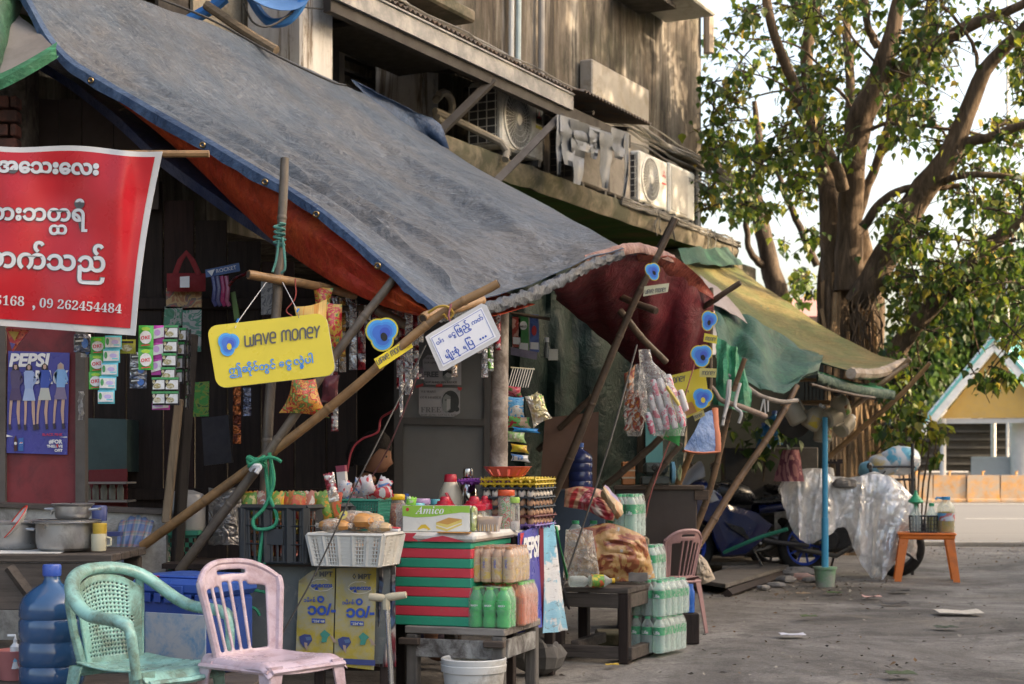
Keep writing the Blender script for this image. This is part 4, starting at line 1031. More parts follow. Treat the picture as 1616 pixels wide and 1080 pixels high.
NR=thing('rolled_net','green tarp edge rolled round a bar reaching out towards the fig tree','rolled tarp',e[20])
b=MB();ring=[[p-NR.location+V((0,cos(a)*R,sin(a)*R))for a,R in[(2*pi*k/10,.045*(1+.3*mnoise.noise(V((i*.6,k,4)))))for k in range(10)]]for i,p in enumerate(e)]
b.grid(ring,cv=True);part('roll',b,tarp_mat('grey_green_net',(.1,.15,.11),(.2,.22,.17),(.06,.11,.08),.8,.8,.05),NR)
rows=[[p+V((-.05,.5,.12))-NR.location for p in e],[p+V((0,.02,.045))-NR.location for p in e]]
rows=[[lerp(rows[0][j],rows[1][j],i/6)for j in range(41)]for i in range(7)]
b=MB();b.sheet(crumple(rows,.03,4,2),.004);part('sheet',b,tgl,NR)
bo=bamboo('bamboo_orange',(.3,.17,.075),(.13,.08,.04));bgy=bamboo('bamboo_grey',(.115,.092,.07),(.05,.04,.032));bdk=bamboo('bamboo_dark',(.1,.068,.045),(.04,.03,.022))
def pole(lb,pts,w,mt,kind='bamboo',nodes=True,name='bamboo_pole',cat='pole',k=24,bow=0):
 """pts (u,v,Y); w width in photo pixels at the first and last point"""
 ps=catmull([P(*p)for p in pts],k);r0,r1=w[0]/2*pts[0][2]/F,w[-1]/2*pts[-1][2]/F
 b=MB();path,rad=[],[]
 L=(ps[-1]-ps[0]).length;nn=max(3,int(L/.28));nxt=0
 for i in range(len(ps)):
  a=i/k;path.append(ps[i]+V((noise1(a*5,w[0]),0,noise1(a*4,w[0]+3)))*.008);rad.append(lerp(r0,r1,a)*(1+.05*noise1(a*9,5)))
 b.tube(path,rad,10)
 t=thing(name,lb,cat,ps[-1]if ps[-1].z<ps[0].z else ps[0]);b.v=[p-t.location for p in b.v];part('cane',b,mt,t)
 if nodes:
  for q in range(1,nn):
   a=(q+.15*noise1(q,w[0]))/nn;i=min(int(a*k),k-1);c=path[i].lerp(path[i+1],a*k-i);d=(path[i+1]-path[i]).normalized();r=lerp(r0,r1,a)
   b=MB();b.tube([c-d*.012-t.location,c-d*.004-t.location,c+d*.004-t.location,c+d*.012-t.location],[r*.99,r*1.13,r*1.08,r*.98],10,cap=False);part('node',b,mt,t)
 b=MB();d=(path[0]-path[1]).normalized();b.tube([path[0]+d*.001-t.location,path[0]+d*.003-t.location],r0*.72,10);part('hollow',b,flat('hollow_dark',(.05,.035,.025),.9),t)
 return t
pole('orange bamboo pole rising from the low wall to the front corner of the blue tarp',[(786,447,6.85),(690,500,6.9),(560,610,6.95),(400,735,7.1),(226,862,7.35)],(14,15),bo)
pole('grey bamboo pole slanting from the cooler up to the red tarp',[(622,438,7.15),(540,545,7.1),(415,725,7.05),(284,902,7.2)],(14,16),bgy)
pole('upright weathered bamboo post tied with green rope, in front of the black crate',[(449,250,7.35),(440,420,7.3),(424,650,7.25),(412,860,7.2),(404,1035,7.15),(400,1130,7.1)],(14,20),bgy)
pole('short horizontal bamboo stick crossing the upright post with its cut end to the left',[(391,433,7.15),(440,440,7.25),(500,452,7.4),(560,466,7.6)],(15,13),bo)
pole('bamboo stub holding the rolled front hem of the blue tarp, cut end facing left',[(668,503,6.9),(690,494,6.98),(720,487,7.15),(760,474,7.4)],(17,16),bo,nodes=False)
pole('dark horizontal stick behind the hanging silver sachets',[(540,486,7.75),(600,488,7.8),(700,500,8.0)],(10,10),bdk)
pole('broken brown stick end above the blue flower sign',[(595,490,7.4),(640,512,7.4)],(16,16),bdk,nodes=False)
pole('dark bamboo pole crossing the second stall from the tarp lip down to the egg trays',[(1066,345,9.4),(1030,420,9.45),(1000,480,9.5),(950,600,9.6),(905,710,9.7),(868,795,9.8)],(9,14),bdk)
pole('brown bamboo cross pole under the maroon roof with a cut end at the right',[(1036,492,9.6),(980,470,9.8),(900,436,10.1)],(12,10),bdk)
pole('dark rafter pole leaning down to the right under the maroon roof',[(915,428,9.7),(960,470,9.9),(1010,530,10.1),(1050,570,10.3)],(12,11),bdk)
pole('short dark pole sticking out to the right above the upper blue flower',[(1168,446,10.6),(1130,472,10.7),(1090,500,10.9),(1040,540,11.1)],(9,10),bdk)
pole('thin upright pole at the maroon tarp edge that carries the blue flower signs',[(1123,455,10.95),(1121,600,10.95),(1118,640,10.95)],(7,7),bdk,nodes=False)
pole('dark stick crossing low behind the green curtain foot',[(935,625,10.2),(900,660,10.3),(850,710,10.5)],(10,10),bdk)
pole('bamboo leaning from the branch down behind the sack',[(1175,566,11.3),(1152,640,11.4),(1125,760,11.5),(1086,868,11.6)],(8,11),bamboo('bamboo_brown',(.19,.115,.065),(.08,.055,.035)))
pole('long brown bamboo brace from the dark green tarp down in front of the motorbike',[(1258,608,12.4),(1225,670,12.3),(1165,760,12.2),(1112,845,12.1),(1085,885,12.0)],(9,14),MATS['bamboo_brown'])
pole('yellowish bamboo behind the blue tarp corner beside the sewing machine',[(1095,705,11.0),(1070,765,11.1)],(10,11),bo,nodes=False)
pole('dark slanting strut below the hanging snack bags',[(1045,690,10.1),(1000,730,10.2),(955,768,10.3)],(11,11),bdk)
pole('second dark slanting strut right of the sewing machine',[(1075,700,10.3),(1040,745,10.35),(1015,790,10.4)],(9,9),bdk)
pole('long thin bamboo from the tree foot up to the right past the yellow tarp corner',[(1468,573,14.6),(1425,620,14.8),(1370,668,15.0),(1308,722,15.2)],(7,9),bo)
pole('pair bamboo just left of the long thin one under the yellow tarp corner',[(1436,566,15.0),(1400,600,15.2),(1350,640,15.6)],(8,8),bamboo('bamboo_tan',(.3,.2,.11),(.14,.1,.06)))
pole('bamboo stick reaching from the net roll up under the yellow tarp',[(1432,575,14.8),(1380,612,14.8),(1335,650,14.9)],(6,6),MATS['bamboo_tan'])
pole('horizontal stick below the net roll',[(1280,607,13.4),(1330,620,13.8),(1380,628,14.2)],(5,5),bdk,nodes=False)
pole('pale crooked branch with its red tip, tied with white rags',[(1122,610,11.2),(1140,632,11.2),(1170,642,11.2),(1209,658,11.3)],(7,9),M('branch_pale',(.3,.22,.17),.8,.4,8,dirt=(.12,.09,.07)),nodes=False,name='branch')
pole('longer crooked branch behind the pale one, wrapped in grey netting',[(1138,590,11.5),(1165,602,11.5),(1200,625,11.6),(1232,634,11.8),(1258,632,12)],(9,7),M('branch_grey',(.24,.21,.18),.85,.4,8,dirt=(.1,.09,.08)),nodes=False,name='branch')
b=MB();a,c=P(283,630,7.5),P(262,826,7.5);d=(a-c);L=d.length
M_=Matrix.Translation((a+c)/2)@d.to_track_quat('Z','Y').to_matrix().to_4x4()
b.box((0,0,0),(.038,.04,L),0,M_,.006);one('wooden_post',b,wood('post_wood',(.2,.15,.1),ax=2),'slim brown wooden post below the green and white sachet strips','post')
b=MB();a,c=P(303,528,7.6),P(278,900,7.55);d=a-c
b.box((0,0,0),(.05,.05,d.length),0,Matrix.Translation((a+c)/2)@d.to_track_quat('Z','Y').to_matrix().to_4x4(),.006);one('wooden_post',b,wood('post_black',(.028,.022,.018),ax=2),'dark wooden post just right of the slim brown one','post')
p=P(786,740,8.3);b=MB();b.lathe([(.05,0),(.048,.9),(.045,P(786,480,8.3).z-.3)],14,o=(p.x,p.y,.3));b.v=[q+V(((q.z-.9)*.012,0,0))for q in b.v]
one('round_post',b,M('post_grey',(.36,.32,.28),.7,.25,5,.2,40,dirt=(.14,.11,.09),da=.9,ds=9),'thick pale grey round post behind the egg trays','post')
b=MB();b.box(tuple(P(791,520,8.35)),(.07,.06,.2),ch=.004);one('wooden_post',b,wood('post_dark',(.05,.038,.03),ax=2),'short dark wooden post on top of the pale grey round post','post')
gr=M('green_rope',(.015,.24,.13),.7,.3,30,.6,200)
def rope(lb,lines,r,mt,cat='rope',name='rope'):
 b=MB()
 for ln in lines:b.tube(catmull([P(*p)for p in ln],8*len(ln)),r,6)
 return one(name,b,mt,lb,cat)
knot=[[(404+14*cos(i*1.9),730+9*sin(i*2.3),7.0+.04*sin(i))for i in range(16)]]
rope('green nylon rope knotted round the crossing bamboos, its long loop hanging by the black crate',knot+[[(425,715,7.0),(432,760,6.98),(418,800,6.98),(400,820,6.98),(405,835,6.97),(430,832,6.97),(437,815,6.97),(425,782,6.98),(420,750,7.0)],[(418,725,7.02),(423,790,7.0),(412,860,7.0),(408,900,7.0)],[(428,735,7.02),(424,820,7.0),(418,890,7.0)],[(410,728,6.98),(424,722,6.97),(436,724,6.97),(444,729,6.97)]],.0085,gr)
rope('green rope ends tied round the foot of the upright post beside the pink chair',[[(412,905,7.05),(398,925,7.0),(387,940,6.98),(392,955,6.98),(404,962,6.98),(410,972,6.98)],[(418,900,7.05),(428,925,7.02),(424,935,7.0),(400,932,6.98),(390,938,6.98)]],.007,gr)
rope('faded teal rope wound round the top of the upright bamboo post',[[(441+9*sin(i*1.7),352+i*2.2,7.26-.02*cos(i*1.7))for i in range(18)],[(440,380,7.24),(436,410,7.22),(430,430,7.2)],[(446,375,7.24),(450,420,7.2),(444,432,7.2)]],.006,M('teal_rope',(.06,.2,.17),.8,.3,30,.6,200))
rope('white plastic strip tied round the bamboo crossing',[[(396,742,6.98),(402,736,6.96),(410,737,6.96),(404,747,6.95)]],.012,flat('strip_white',(.5,.52,.55),.5),'strip','plastic_strip')
bwire=flat('wire_dark',(.03,.028,.026),.6)
rope('thin dark guy line running from the tarp hem past the white basket to the ground',[[(672,545,6.92),(600,690,6.6),(560,770,6.5),(500,900,6.4),(440,1010,6.3)]],.0035,bwire,'guy line','guy_line')
rope('black twisted guy line from the maroon pole down past the drinks to the bench',[[(1005,545,9.3),(965,690,8.8),(930,800,8.6),(890,920,8.4),(866,985,8.3)]],.006,bwire,'guy line','guy_line')
rope('thin red cord hanging in front of the snack bag',[[(1096,575,9.9),(1070,660,9.8),(1030,770,9.7),(1018,820,9.7)]],.004,flat('cord_red',(.25,.06,.05),.6),'cord','cord')
rope('yellow and red ties round the bamboo stub at the tarp corner',[[(676,494,6.88),(690,485,6.86),(705,484,6.86),(715,495,6.88),(707,503,6.88),(700,496,6.86)]],.006,flat('tie_yellow',(.4,.25,.04),.6),'tie','tie_cord')
rope('dark pink string dangling over the white phone card sign',[[(712,480,6.84),(708,500,6.82),(713,515,6.82),(703,535,6.82),(692,546,6.82)]],.004,flat('string_pink',(.24,.07,.09),.7),'string','string')
rope('pink cord hanging down across the dark doorway to the seller',[[(660,590,7.2),(625,680,7.6),(598,735,7.9),(560,790,8.0)]],.004,flat('cord_pink',(.3,.14,.15),.7),'cord','cord')
rope('dark red electric cord looping through the doorway above the seller',[[(640,590,7.9),(628,640,8.0),(602,660,8.1),(596,682,8.1),(570,694,8.1),(555,712,8.1),(548,745,8.1)]],.006,flat('cable_red',(.3,.03,.04),.5),'cord','cord')
rope('thin red cord hanging beside the horizontal bamboo stick above the yellow sign',[[(466,440,7.1),(466,470,7.1),(452,490,7.1),(462,500,7.1)]],.003,flat('cord_red2',(.3,.05,.04),.6),'cord','cord')
rgw=flat('rag_white',(.45,.44,.42),.8)
rope('white rag strips knotted on the pale branch',[[(1150,600,11.2),(1146,640,11.15),(1140,672,11.1)],[(1152,600,11.2),(1150,630,11.15),(1142,660,11.1)],[(1168,605,11.2),(1160,640,11.15),(1170,652,11.1),(1166,668,11.1)]],.012,rgw,'rag','rag')
rope('grey string tufts hanging from the long branch',[[(1205,630,11.5),(1200,650,11.5)],[(1206,630,11.5),(1208,655,11.5)],[(1212,632,11.5),(1212,650,11.5)]],.006,rgw,'string','string')
# = LEFT SHOP
def plate(b,pts,Yf,th=.004,m=0,o=V((0,0,0)),off=0.0):
 """flat board given by its outline (photo px) standing at depth Yf(u,v)"""
 f=[P(u,v,Yf(u,v)-off)-o for u,v in pts];k=[p+V((0,th,0))for p in f];n=len(f)
 return b.add(f+k,[tuple(range(n))[::-1],tuple(range(n,2*n))]+[(i,(i+1)%n,n+(i+1)%n,n+i)for i in range(n)],m)
def rrect(u0,v0,u1,v1,r,n=5):
 out=[]
 for(cx,cy,a0)in((u1-r,v0+r,-90),(u1-r,v1-r,0),(u0+r,v1-r,90),(u0+r,v0+r,180)):
  for k in range(n+1):
   a=radians(a0+90*k/n);out.append((cx+r*cos(a),cy+r*sin(a)))
 return out
def skew(pts,cu,cv,a):
 return[(cu+(u-cu)*cos(a)+(v-cv)*sin(a),cv-(u-cu)*sin(a)+(v-cv)*cos(a))for u,v in pts]
def ell(cu,cv,ru,rv,n=20,a=0):
 return skew([(cu+ru*cos(2*pi*i/n),cv+rv*sin(2*pi*i/n))for i in range(n)],cu,cv,a)
def ink(body,u,v,h,mt,parent,Yf,o,bold=0,shear=0,a=0,fit=None,off=.0045,name='lettering',fith=None):
 """print given in photo px on a board at Yf"""
 return lettering(body,h,mt,parent,u,-v,0,bold,shear,a,fit,fith,lambda x,z:P(x,-z,Yf(x,-z)-off)-o,name=name)
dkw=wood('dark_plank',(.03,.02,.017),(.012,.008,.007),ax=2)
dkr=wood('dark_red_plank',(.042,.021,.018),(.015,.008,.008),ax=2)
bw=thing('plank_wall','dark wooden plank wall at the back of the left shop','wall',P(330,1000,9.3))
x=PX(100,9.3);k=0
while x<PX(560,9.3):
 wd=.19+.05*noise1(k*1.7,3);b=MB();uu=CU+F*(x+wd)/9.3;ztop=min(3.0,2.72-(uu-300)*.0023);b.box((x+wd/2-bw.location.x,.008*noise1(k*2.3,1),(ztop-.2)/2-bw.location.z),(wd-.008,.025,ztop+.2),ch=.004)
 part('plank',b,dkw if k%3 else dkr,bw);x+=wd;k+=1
b=MB();b.box((0,-.02,P(0,480,9.3).z-bw.location.z),(1.75,.04,.07),ch=.004);part('rail',b,dkw,bw)
b=MB();b.box((0,-.02,P(0,780,9.3).z-bw.location.z),(1.75,.04,.07),ch=.004);part('rail',b,dkw,bw)
ub=thing('upper_boards','dim grey brown boards under the roof above the red banner','wall',P(90,240,9.2))
for(u0,u1)in((48,92),(94,128),(130,178),(180,250)):
 b=MB();plate(b,[(u0,155),(u1,158),(u1,330),(u0,330)],lambda u,v:9.2,.02,0,ub.location);part('board',b,M('dim_board',(.09,.07,.065),.8,.3,4),ub)
br=thing('brick_pillar','crumbling red brick pillar above the left end of the red banner','pillar',P(10,250,8.6))
b=MB();plate(b,[(-60,60),(40,60),(40,420),(-60,420)],lambda u,v:8.75,.25,0,br.location);part('mortar',b,M('old_mortar',(.16,.14,.12),.9,.4,6,.5,40,dirt=(.04,.035,.03),da=1),br)
bm_=M('old_brick',(.17,.06,.045),.9,.4,7,.5,40,dirt=(.05,.03,.028),da=.8)
for r in range(9):
 for c in range(3):
  u=-40+c*34+(17 if r%2 else 0)+3*noise1(r+c*2.2,4);v=160+r*22
  if u>36:continue
  b=MB();ww=min(30,38-u)
  f=P(u,v,8.72)-br.location;g=P(u+ww,v+18,8.72)-br.location
  b.box(((f.x+g.x)/2,.01*noise1(r*1.3+c*2.1,6)+.03,(f.z+g.z)/2),(g.x-f.x,.1,f.z-g.z),ch=.006);part('brick',b,bm_,br)
rw=thing('red_board_wall','dark red painted board wall behind the blue poster','wall',P(65,800,7.75))
b=MB();plate(b,[(8,470),(120,470),(120,804),(8,804)],lambda u,v:7.75,.03,0,rw.location);part('board',b,M('board_red',(.2,.028,.035),.6,.25,4,.1,50,dirt=(.1,.02,.025),da=.6),rw)
for(u0,u1)in((-6,8),(119,134)):
 b=MB();plate(b,[(u0,440),(u1,440),(u1,808),(u0,808)],lambda u,v:7.72,.06,0,rw.location);part('frame',b,M('frame_grey',(.1,.09,.085),.8,.3,5),rw)
b=MB();plate(b,[(-60,440),(-6,440),(-6,808),(-60,808)],lambda u,v:7.74,.05,0,rw.location);part('side_board',b,M('side_grey',(.16,.15,.15),.8,.3,4),rw)
lw=M('whitewash',(.46,.46,.44),.85,.2,4,.3,40,dirt=(.16,.15,.14),da=.75,ds=3.5)
b=MB();plate(b,[(-60,798),(130,806),(262,812),(262,1010),(-60,1010)],lambda u,v:7.55,.14,0);one('low_wall',b,lw,'scuffed whitewashed low wall behind the cooking pots','wall')
b=MB();plate(b,[(-60,792),(135,800),(262,805),(262,812),(130,806),(-60,798)],lambda u,v:7.52,.2,0);one('window_sill',b,M('cap_dark',(.07,.06,.055),.8),'dark narrow wooden sill capping the whitewashed low wall','sill')
YB=lambda u,v:6.9+.035*sin(u*.045+v*.012)*min(1,(v-230)/80 if v>230 else 0)*.5+.02*mnoise.noise(V((u*.012,v*.008,3)))-.02*math.exp(-((u-195+(v-230)*.05)/17)**2)
BN=thing('vinyl_banner','red vinyl banner with white Burmese lettering and phone numbers','banner',P(110,530,6.95));o=BN.location
def bl_(s_,t_):
 a=(lerp(-30,257,s_),lerp(228,238,s_)+3*sin(s_*9));c=(lerp(-30,214,s_),lerp(512,530,s_))
 return(lerp(a[0],c[0],t_)-6*sin(pi*t_)*s_,lerp(a[1],c[1],t_))
b=MB();b.sheet([[P(*bl_(i/40,j/30),YB(*bl_(i/40,j/30)))-o for j in range(31)]for i in range(41)],.003)
bnm=M('vinyl_white',(.6,.6,.6),.35,.08,5);part('sheet',b,bnm,BN)
b=MB();e0,e1,ft,fbt=0,.962,.028,.962
b.grid([[P(*bl_(lerp(e0,e1,i/40),lerp(ft,fbt,j/30)),YB(*bl_(lerp(e0,e1,i/40),lerp(ft,fbt,j/30)))-.007)-o for i in range(41)]for j in range(31)])
part('red_print',b,M('vinyl_red',(.5,.012,.022),.3,.1,3,.3,6,spec=.4),BN)
k_=dict(parent=BN,Yf=YB,o=o)
WB=flat('vinyl_letter',(.62,.64,.66),.4)
def outl(body,u,v,h,bold,**kw):
 ink(body,u,v,h,INKG,BN,YB,o,bold=bold+.028*h*.8,off=.012,**kw);ink(body,u,v,h,WB,BN,YB,o,bold=bold,off=.0135,**kw)
outl('အေသးေလး',-4,271,37,1.6,fit=160,a=-.03)
outl('ကားဘတရီ',-30,346,64,2.0,fit=168,a=-.02);outl('ထ',77,370,32,1.4,fit=29)
outl('တာက်သည်',-40,419,60,1.9,fit=206,a=-.05)
ink('𝟓𝟏𝟔𝟖',-8,481,26,WB,BN,YB,o,a=-.05,off=.0125,fit=46);ink(',',51,486,26,WB,BN,YB,o,bold=.6,off=.0125)
ink('𝟎𝟗 𝟐𝟔𝟐𝟒𝟓𝟒𝟒𝟖𝟒',62,485,26,WB,BN,YB,o,a=-.075,off=.0125,fit=130)
b=MB();b.tube([P(-40,240,6.99),P(100,243,6.99),P(330,243,7.01)],.016,8);one('banner_stick',b,bo,'thin bamboo stick behind the top edge of the red banner','stick')
YPo=lambda u,v:7.735+(.004 if 0 else 0)
PO=thing('poster','purple blue drink poster with four standing women on the red wall','poster',P(58,718,7.74));o=PO.location
b=MB();plate(b,[(13,554),(110,557),(106,718),(10,715)],YPo,.004,0,o);part('sheet',b,M('poster_blue',(.055,.06,.32),.3,.2,2.5),PO)
pc=lambda x,y:(x/4.156,480+y/4.156)
ink('PEPSI',14,578,30,WHITE,PO,YPo,o,bold=1.3,shear=.18,fit=65,fith=22);ink('BLACK',54,605,29,WHITE,PO,YPo,o,bold=1.2,shear=.18,fit=54,fith=22)
skin=flat('print_skin',(.5,.34,.28),.5)
def fig(x,hy,top,bot,hair,dx,arm):
 fm=[skin,flat('print_'+top[0],top[1],.5),flat('print_'+bot[0],bot[1],.5),flat('print_hair_%d'%x,hair,.5),flat('print_shoe',(.04,.03,.05),.5)]
 b=MB();pp=lambda pts,m,k:plate(b,[pc(*q)for q in pts],YPo,.0006,m,o,.006+.0006*k)
 pp([(x-20,hy-5),(x,hy-22),(x+20,hy-5),(x+22,hy+45),(x+8,hy+60),(x-14,hy+55),(x-22,hy+40)],3,0)
 pp([(x-9,hy-10),(x+9,hy-10),(x+10,hy+12),(x,hy+22),(x-10,hy+12)],0,2)
 for l in(-1,1):
  pp([(x+dx*.4+l*24-9,hy+195),(x+dx*.4+l*24+11,hy+195),(x+dx+l*27+8,hy+300),(x+dx+l*30+6,hy+385),(x+dx+l*30-6,hy+385),(x+dx+l*24-10,hy+300)],0,1)
  pp([(x+dx+l*30-10,hy+380),(x+dx+l*30+8,hy+378),(x+dx+l*30+12,hy+412),(x+dx+l*30-4,hy+418)],4,2)
 pp([(x-26,hy+25),(x+26,hy+25),(x+32,hy+80),(x+26,hy+145),(x-26,hy+145),(x-32,hy+80)],1,3)
 pp([(x-26,hy+142),(x+26,hy+142),(x+42,hy+222),(x-42,hy+222)],2,4)
 pp([(x-34,hy+35),(x-22,hy+30),(x-26,hy+95),(x+arm,hy+60),(x+arm+4,hy+70),(x-30,hy+118)],1,5)
 pp([(x+34,hy+35),(x+22,hy+30),(x+36,hy+90),(x+10,hy+135),(x+14,hy+145),(x+50,hy+95)],1,5)
 part('printed_figure',b,fm,PO)
fig(102,410,('plum',(.09,.07,.16)),('plum2',(.08,.055,.14)),(.03,.02,.025),-8,44)
fig(190,412,('pale',(.3,.42,.72)),('paler',(.34,.46,.72)),(.03,.02,.025),4,40)
fig(293,408,('royal',(.04,.09,.42)),('cream',(.48,.52,.5)),(.02,.015,.02),-18,-42)
fig(398,404,('sky',(.2,.42,.75)),('check',(.2,.17,.3)),(.42,.38,.38),-14,-44)
b=MB();plate(b,[(10,686),(21,689),(10,690)],YPo,.0006,0,o,.006);plate(b,[(93,690),(106,689),(106,691)],YPo,.0006,0,o,.006);part('printed_mark',b,WHITE,PO)
b=MB()
plate(b,[(22,694),(24,688),(25,688),(27,694),(27,712),(22,712)],YPo,.0006,0,o,.006);plate(b,[(29,692),(37,691),(37,712),(29,712)],YPo,.0006,1,o,.006)
plate(b,ell(24.5,700,2,2.4),YPo,.0006,2,o,.0072);plate(b,ell(33.5,701,3,3.2),YPo,.0006,2,o,.0072);plate(b,[(30.5,701),(36.5,700),(36,703),(33.5,704.2),(31,703)],YPo,.0006,1,o,.0078);plate(b,[(30.7,700),(36,698.6),(33.5,697.8)],YPo,.0006,3,o,.0078)
part('printed_drinks',b,[flat('cola_dark',(.06,.02,.02),.4),flat('can_blue',(.03,.13,.42),.4),WHITE,RED],PO)
ink('BLACK PINK',67,688,5.5,flat('print_pink',(.5,.04,.12),.5),PO,YPo,o,bold=.2,fit=32)
for i,t_ in enumerate(('#FOR','THELOVE','OFIT')):ink(t_,(77,74,86)[i],700+i*6.5,6.6,WHITE,PO,YPo,o,bold=.3,fit=(21.5,25,13)[i])
b=MB();plate(b,[(88,701.6),(92,701),(92,706),(90,707)],YPo,.0006,0,o,.007);part('printed_mark',b,RED,PO)
b=MB();plate(b,[(9,518),(46,521),(20,555)],lambda u,v:7.0,.01);plate(b,[(13,523),(30,524),(23,538)],lambda u,v:6.99,.002,1);plate(b,[(15,540),(24,543),(19,552)],lambda u,v:6.99,.002,2)
one('snack_packet',b,[prints('packet_red',[(.4,.02,.03),(.45,.03,.03),(.5,.1,.05),(.3,.02,.02)],30),flat('packet_gold',(.4,.25,.04)),flat('packet_violet',(.1,.07,.25))],'red pointed snack packet peeking out under the left end of the banner','packet')
b=MB();b.sheet([[P(124+i*2.4+3*noise1(j*.5),618+j*5,7.66-.02*sin(i*1.2+j))for j in range(10)]for i in range(4)],.002);one('plastic_bag',b,clear('bag_clear',(.8,.82,.84),.35,.15,.8),'small empty clear bag hung on the frame right of the poster','bag')
def sachet_mesh(name,wpx,hpx,Y,mats_,design):
 """pillow sachet with crimped ends hung from its top edge; local origin at the top middle"""
 w_,h_=wpx*Y/F,hpx*Y/F;b=MB();n=5;rows=[]
 for i in range(n+1):
  r=[]
  for j in range(n+1):
   x,z=(i/n-.5)*w_,-h_*j/n;bul=sin(pi*i/n)*sin(pi*j/n)
   r.append(V((x,-.010*bul-.0006*(j%2)+.0015*noise1(i*1.3+j*.7,wpx),z)))
  rows.append(r)
 b.sheet([[rows[i][j]for i in range(n+1)]for j in range(n+1)],.0015,0)
 for(pts,m,k)in design:
  vs=[V((x*w_,-.0118-.0008*k,-z*h_))for x,z in pts];b.add(vs,[tuple(range(len(vs)))],m)
 return b.mesh('sachet',mats_)
E8=lambda cx,cz,rx,rz,n=12:[(cx+rx*cos(2*pi*i/n),cz+rz*sin(2*pi*i/n))for i in range(n)]
gO=flat('sachet_green',(.06,.42,.07),.3);pO=flat('sachet_pink',(.55,.08,.42),.3);cO=flat('sachet_cyan',(.12,.55,.68),.3);sW=M('sachet_white',(.62,.64,.66),.3,.2,60)
sK=M('sachet_black',(.03,.03,.035),.3,.4,40);sG=flat('sachet_leaf',(.05,.28,.1),.3);sCr=prints('sachet_food',[(.4,.35,.15),(.3,.26,.12),(.5,.48,.36),(.15,.13,.06)],70);sS=foil('sachet_silver',(.55,.56,.6),(.12,.14,.2));sY=M('sachet_yellow',(.42,.42,.05),.35,.3,30)
RO=flat('oki_red',(.6,.02,.05),.35)
DES={'oki':([gO,sW,RO,flat('sachet_lime',(.3,.55,.05),.3)],[(E8(0,.55,.4,.3),1,0),(E8(0,.17,.3,.09),3,0),([(-.3,.9),(.3,.86),(.3,.9),(-.3,.94)],2,0)]),'pink':([pO,sW,flat('sachet_lilac',(.5,.3,.6),.3)],[([(-.45,.25),(.45,.12),(.45,.7),(-.45,.85)],1,0),(E8(-.1,.45,.26,.2),2,1)]),'cyan':([cO,sW,flat('sachet_lilac2',(.45,.4,.7),.3),sG],[([(-.46,.14),(.46,.14),(.46,.86),(-.46,.86)],1,0),(E8(.12,.48,.22,.16),2,1),(E8(-.32,.45,.1,.26),3,1),([(.05,.66),(.4,.66),(.4,.74),(.05,.74)],0,1)]),'food':([sK,sW,sG,sCr],[([(-.48,.0),(.48,.0),(.48,.16),(-.48,.16)],2,0),(([(-.1,.2),(.42,.2),(.42,.86),(-.42,.86),(-.42,.7)]),1,0),(E8(-.1,.62,.28,.2),3,1),(E8(-.33,.32,.1,.14),3,1)]),'silver':([sS,sK,flat('sachet_blue',(.05,.16,.5),.3),sW],[([(-.44,.22),(.44,.22),(.44,.62),(-.44,.62)],1,0),(E8(.2,.5,.2,.28),2,1),([(-.36,.36),(.1,.3),(.1,.4),(-.36,.46)],3,2)]),'gold':([sY,sK,sCr],[(E8(0,.62,.35,.25),2,0),([(-.4,.12),(.4,.12),(.4,.28),(-.4,.28)],1,0)])}
def strip(lb,kind,u,v0,wpx,hpx,n,Y,lean=0.0,yaw=0.0,ok=False,dy=0):
 mats_,des=DES[kind];me=sachet_mesh(kind,wpx,hpx,Y,mats_,des)
 t=thing('sachet_strip',lb,'sachet strip',P(u,v0,Y),yaw,'sachet strips hung under the banner')
 for k in range(n):
  s_=part('sachet',me,None,t,(lean*k*hpx*Y/F,.006*noise1(k*1.9,u)+dy*k,-k*hpx*Y/F),(.05*noise1(k*1.1,u),.04*noise1(k*.8,u+1),.2*noise1(k*1.3,u+2)))
  if ok:lettering('𝗢𝗞𝗜',hpx*.5*Y/F,RO,s_,0,-.64*hpx*Y/F,-.0135,0,.1,.12,fit=wpx*.6*Y/F,center=True)
 return t
YS=7.05
strip('two silver blue sachets hung at the bottom edge of the banner, leftmost','silver',130,528,26,28,1,YS);strip('small dark silver sachet half hidden beside the left green strip','silver',136,548,16,16,1,YS+.05)
strip('left strip of three green detergent sachets with red lettering','oki',155,532,23,27.5,3,YS,-.06,.1,True)
strip('long strip of white and cyan sachets right of the left green strip','cyan',179,530,26,21.5,5,YS-.02,-.13,.05)
strip('single yellow brown sachet directly under the banner between the green strips','gold',201,536,26,22,1,YS)
strip('blue silver sachets hanging below the right green strip','silver',219,556,27,19,3,YS+.03,-.03)
strip('right strip of two green detergent sachets nearest the post','oki',231,514,23,35,2,YS-.04,-.03,.1,True)
strip('strip of magenta sachets between the green and black ones','pink',252,514,19,26,3,YS-.02,-.08,-.1)
strip('left column of black white and green food sachets on the post','food',271,514,24,22,4,YS-.03,-.08)
strip('lowest block of food sachets, left half above the slim post','food',251,596,22,22,2,YS-.03)
strip('lowest block of food sachets, right half above the slim post','food',272,596,23,22,2,YS-.035)
strip('right column of food sachets folded back round the post','food',290,518,15,22,4,YS+.03,-.12,-.5)
strip('edge on strip of dark sachets with white rims at the far right of the bunch','food',300,520,10,21,6,YS+.1,-.06,-1.1)
strip('pale backs of sachets sticking out at the bottom of the bunch','pink',254,636,28,11,1,YS+.04)
b=MB();Yi=lambda u,v:9.0
bag=thing('cloth_bag','dark red cloth bag hanging on the plank wall','bag',P(293,460,9.0));o=bag.location
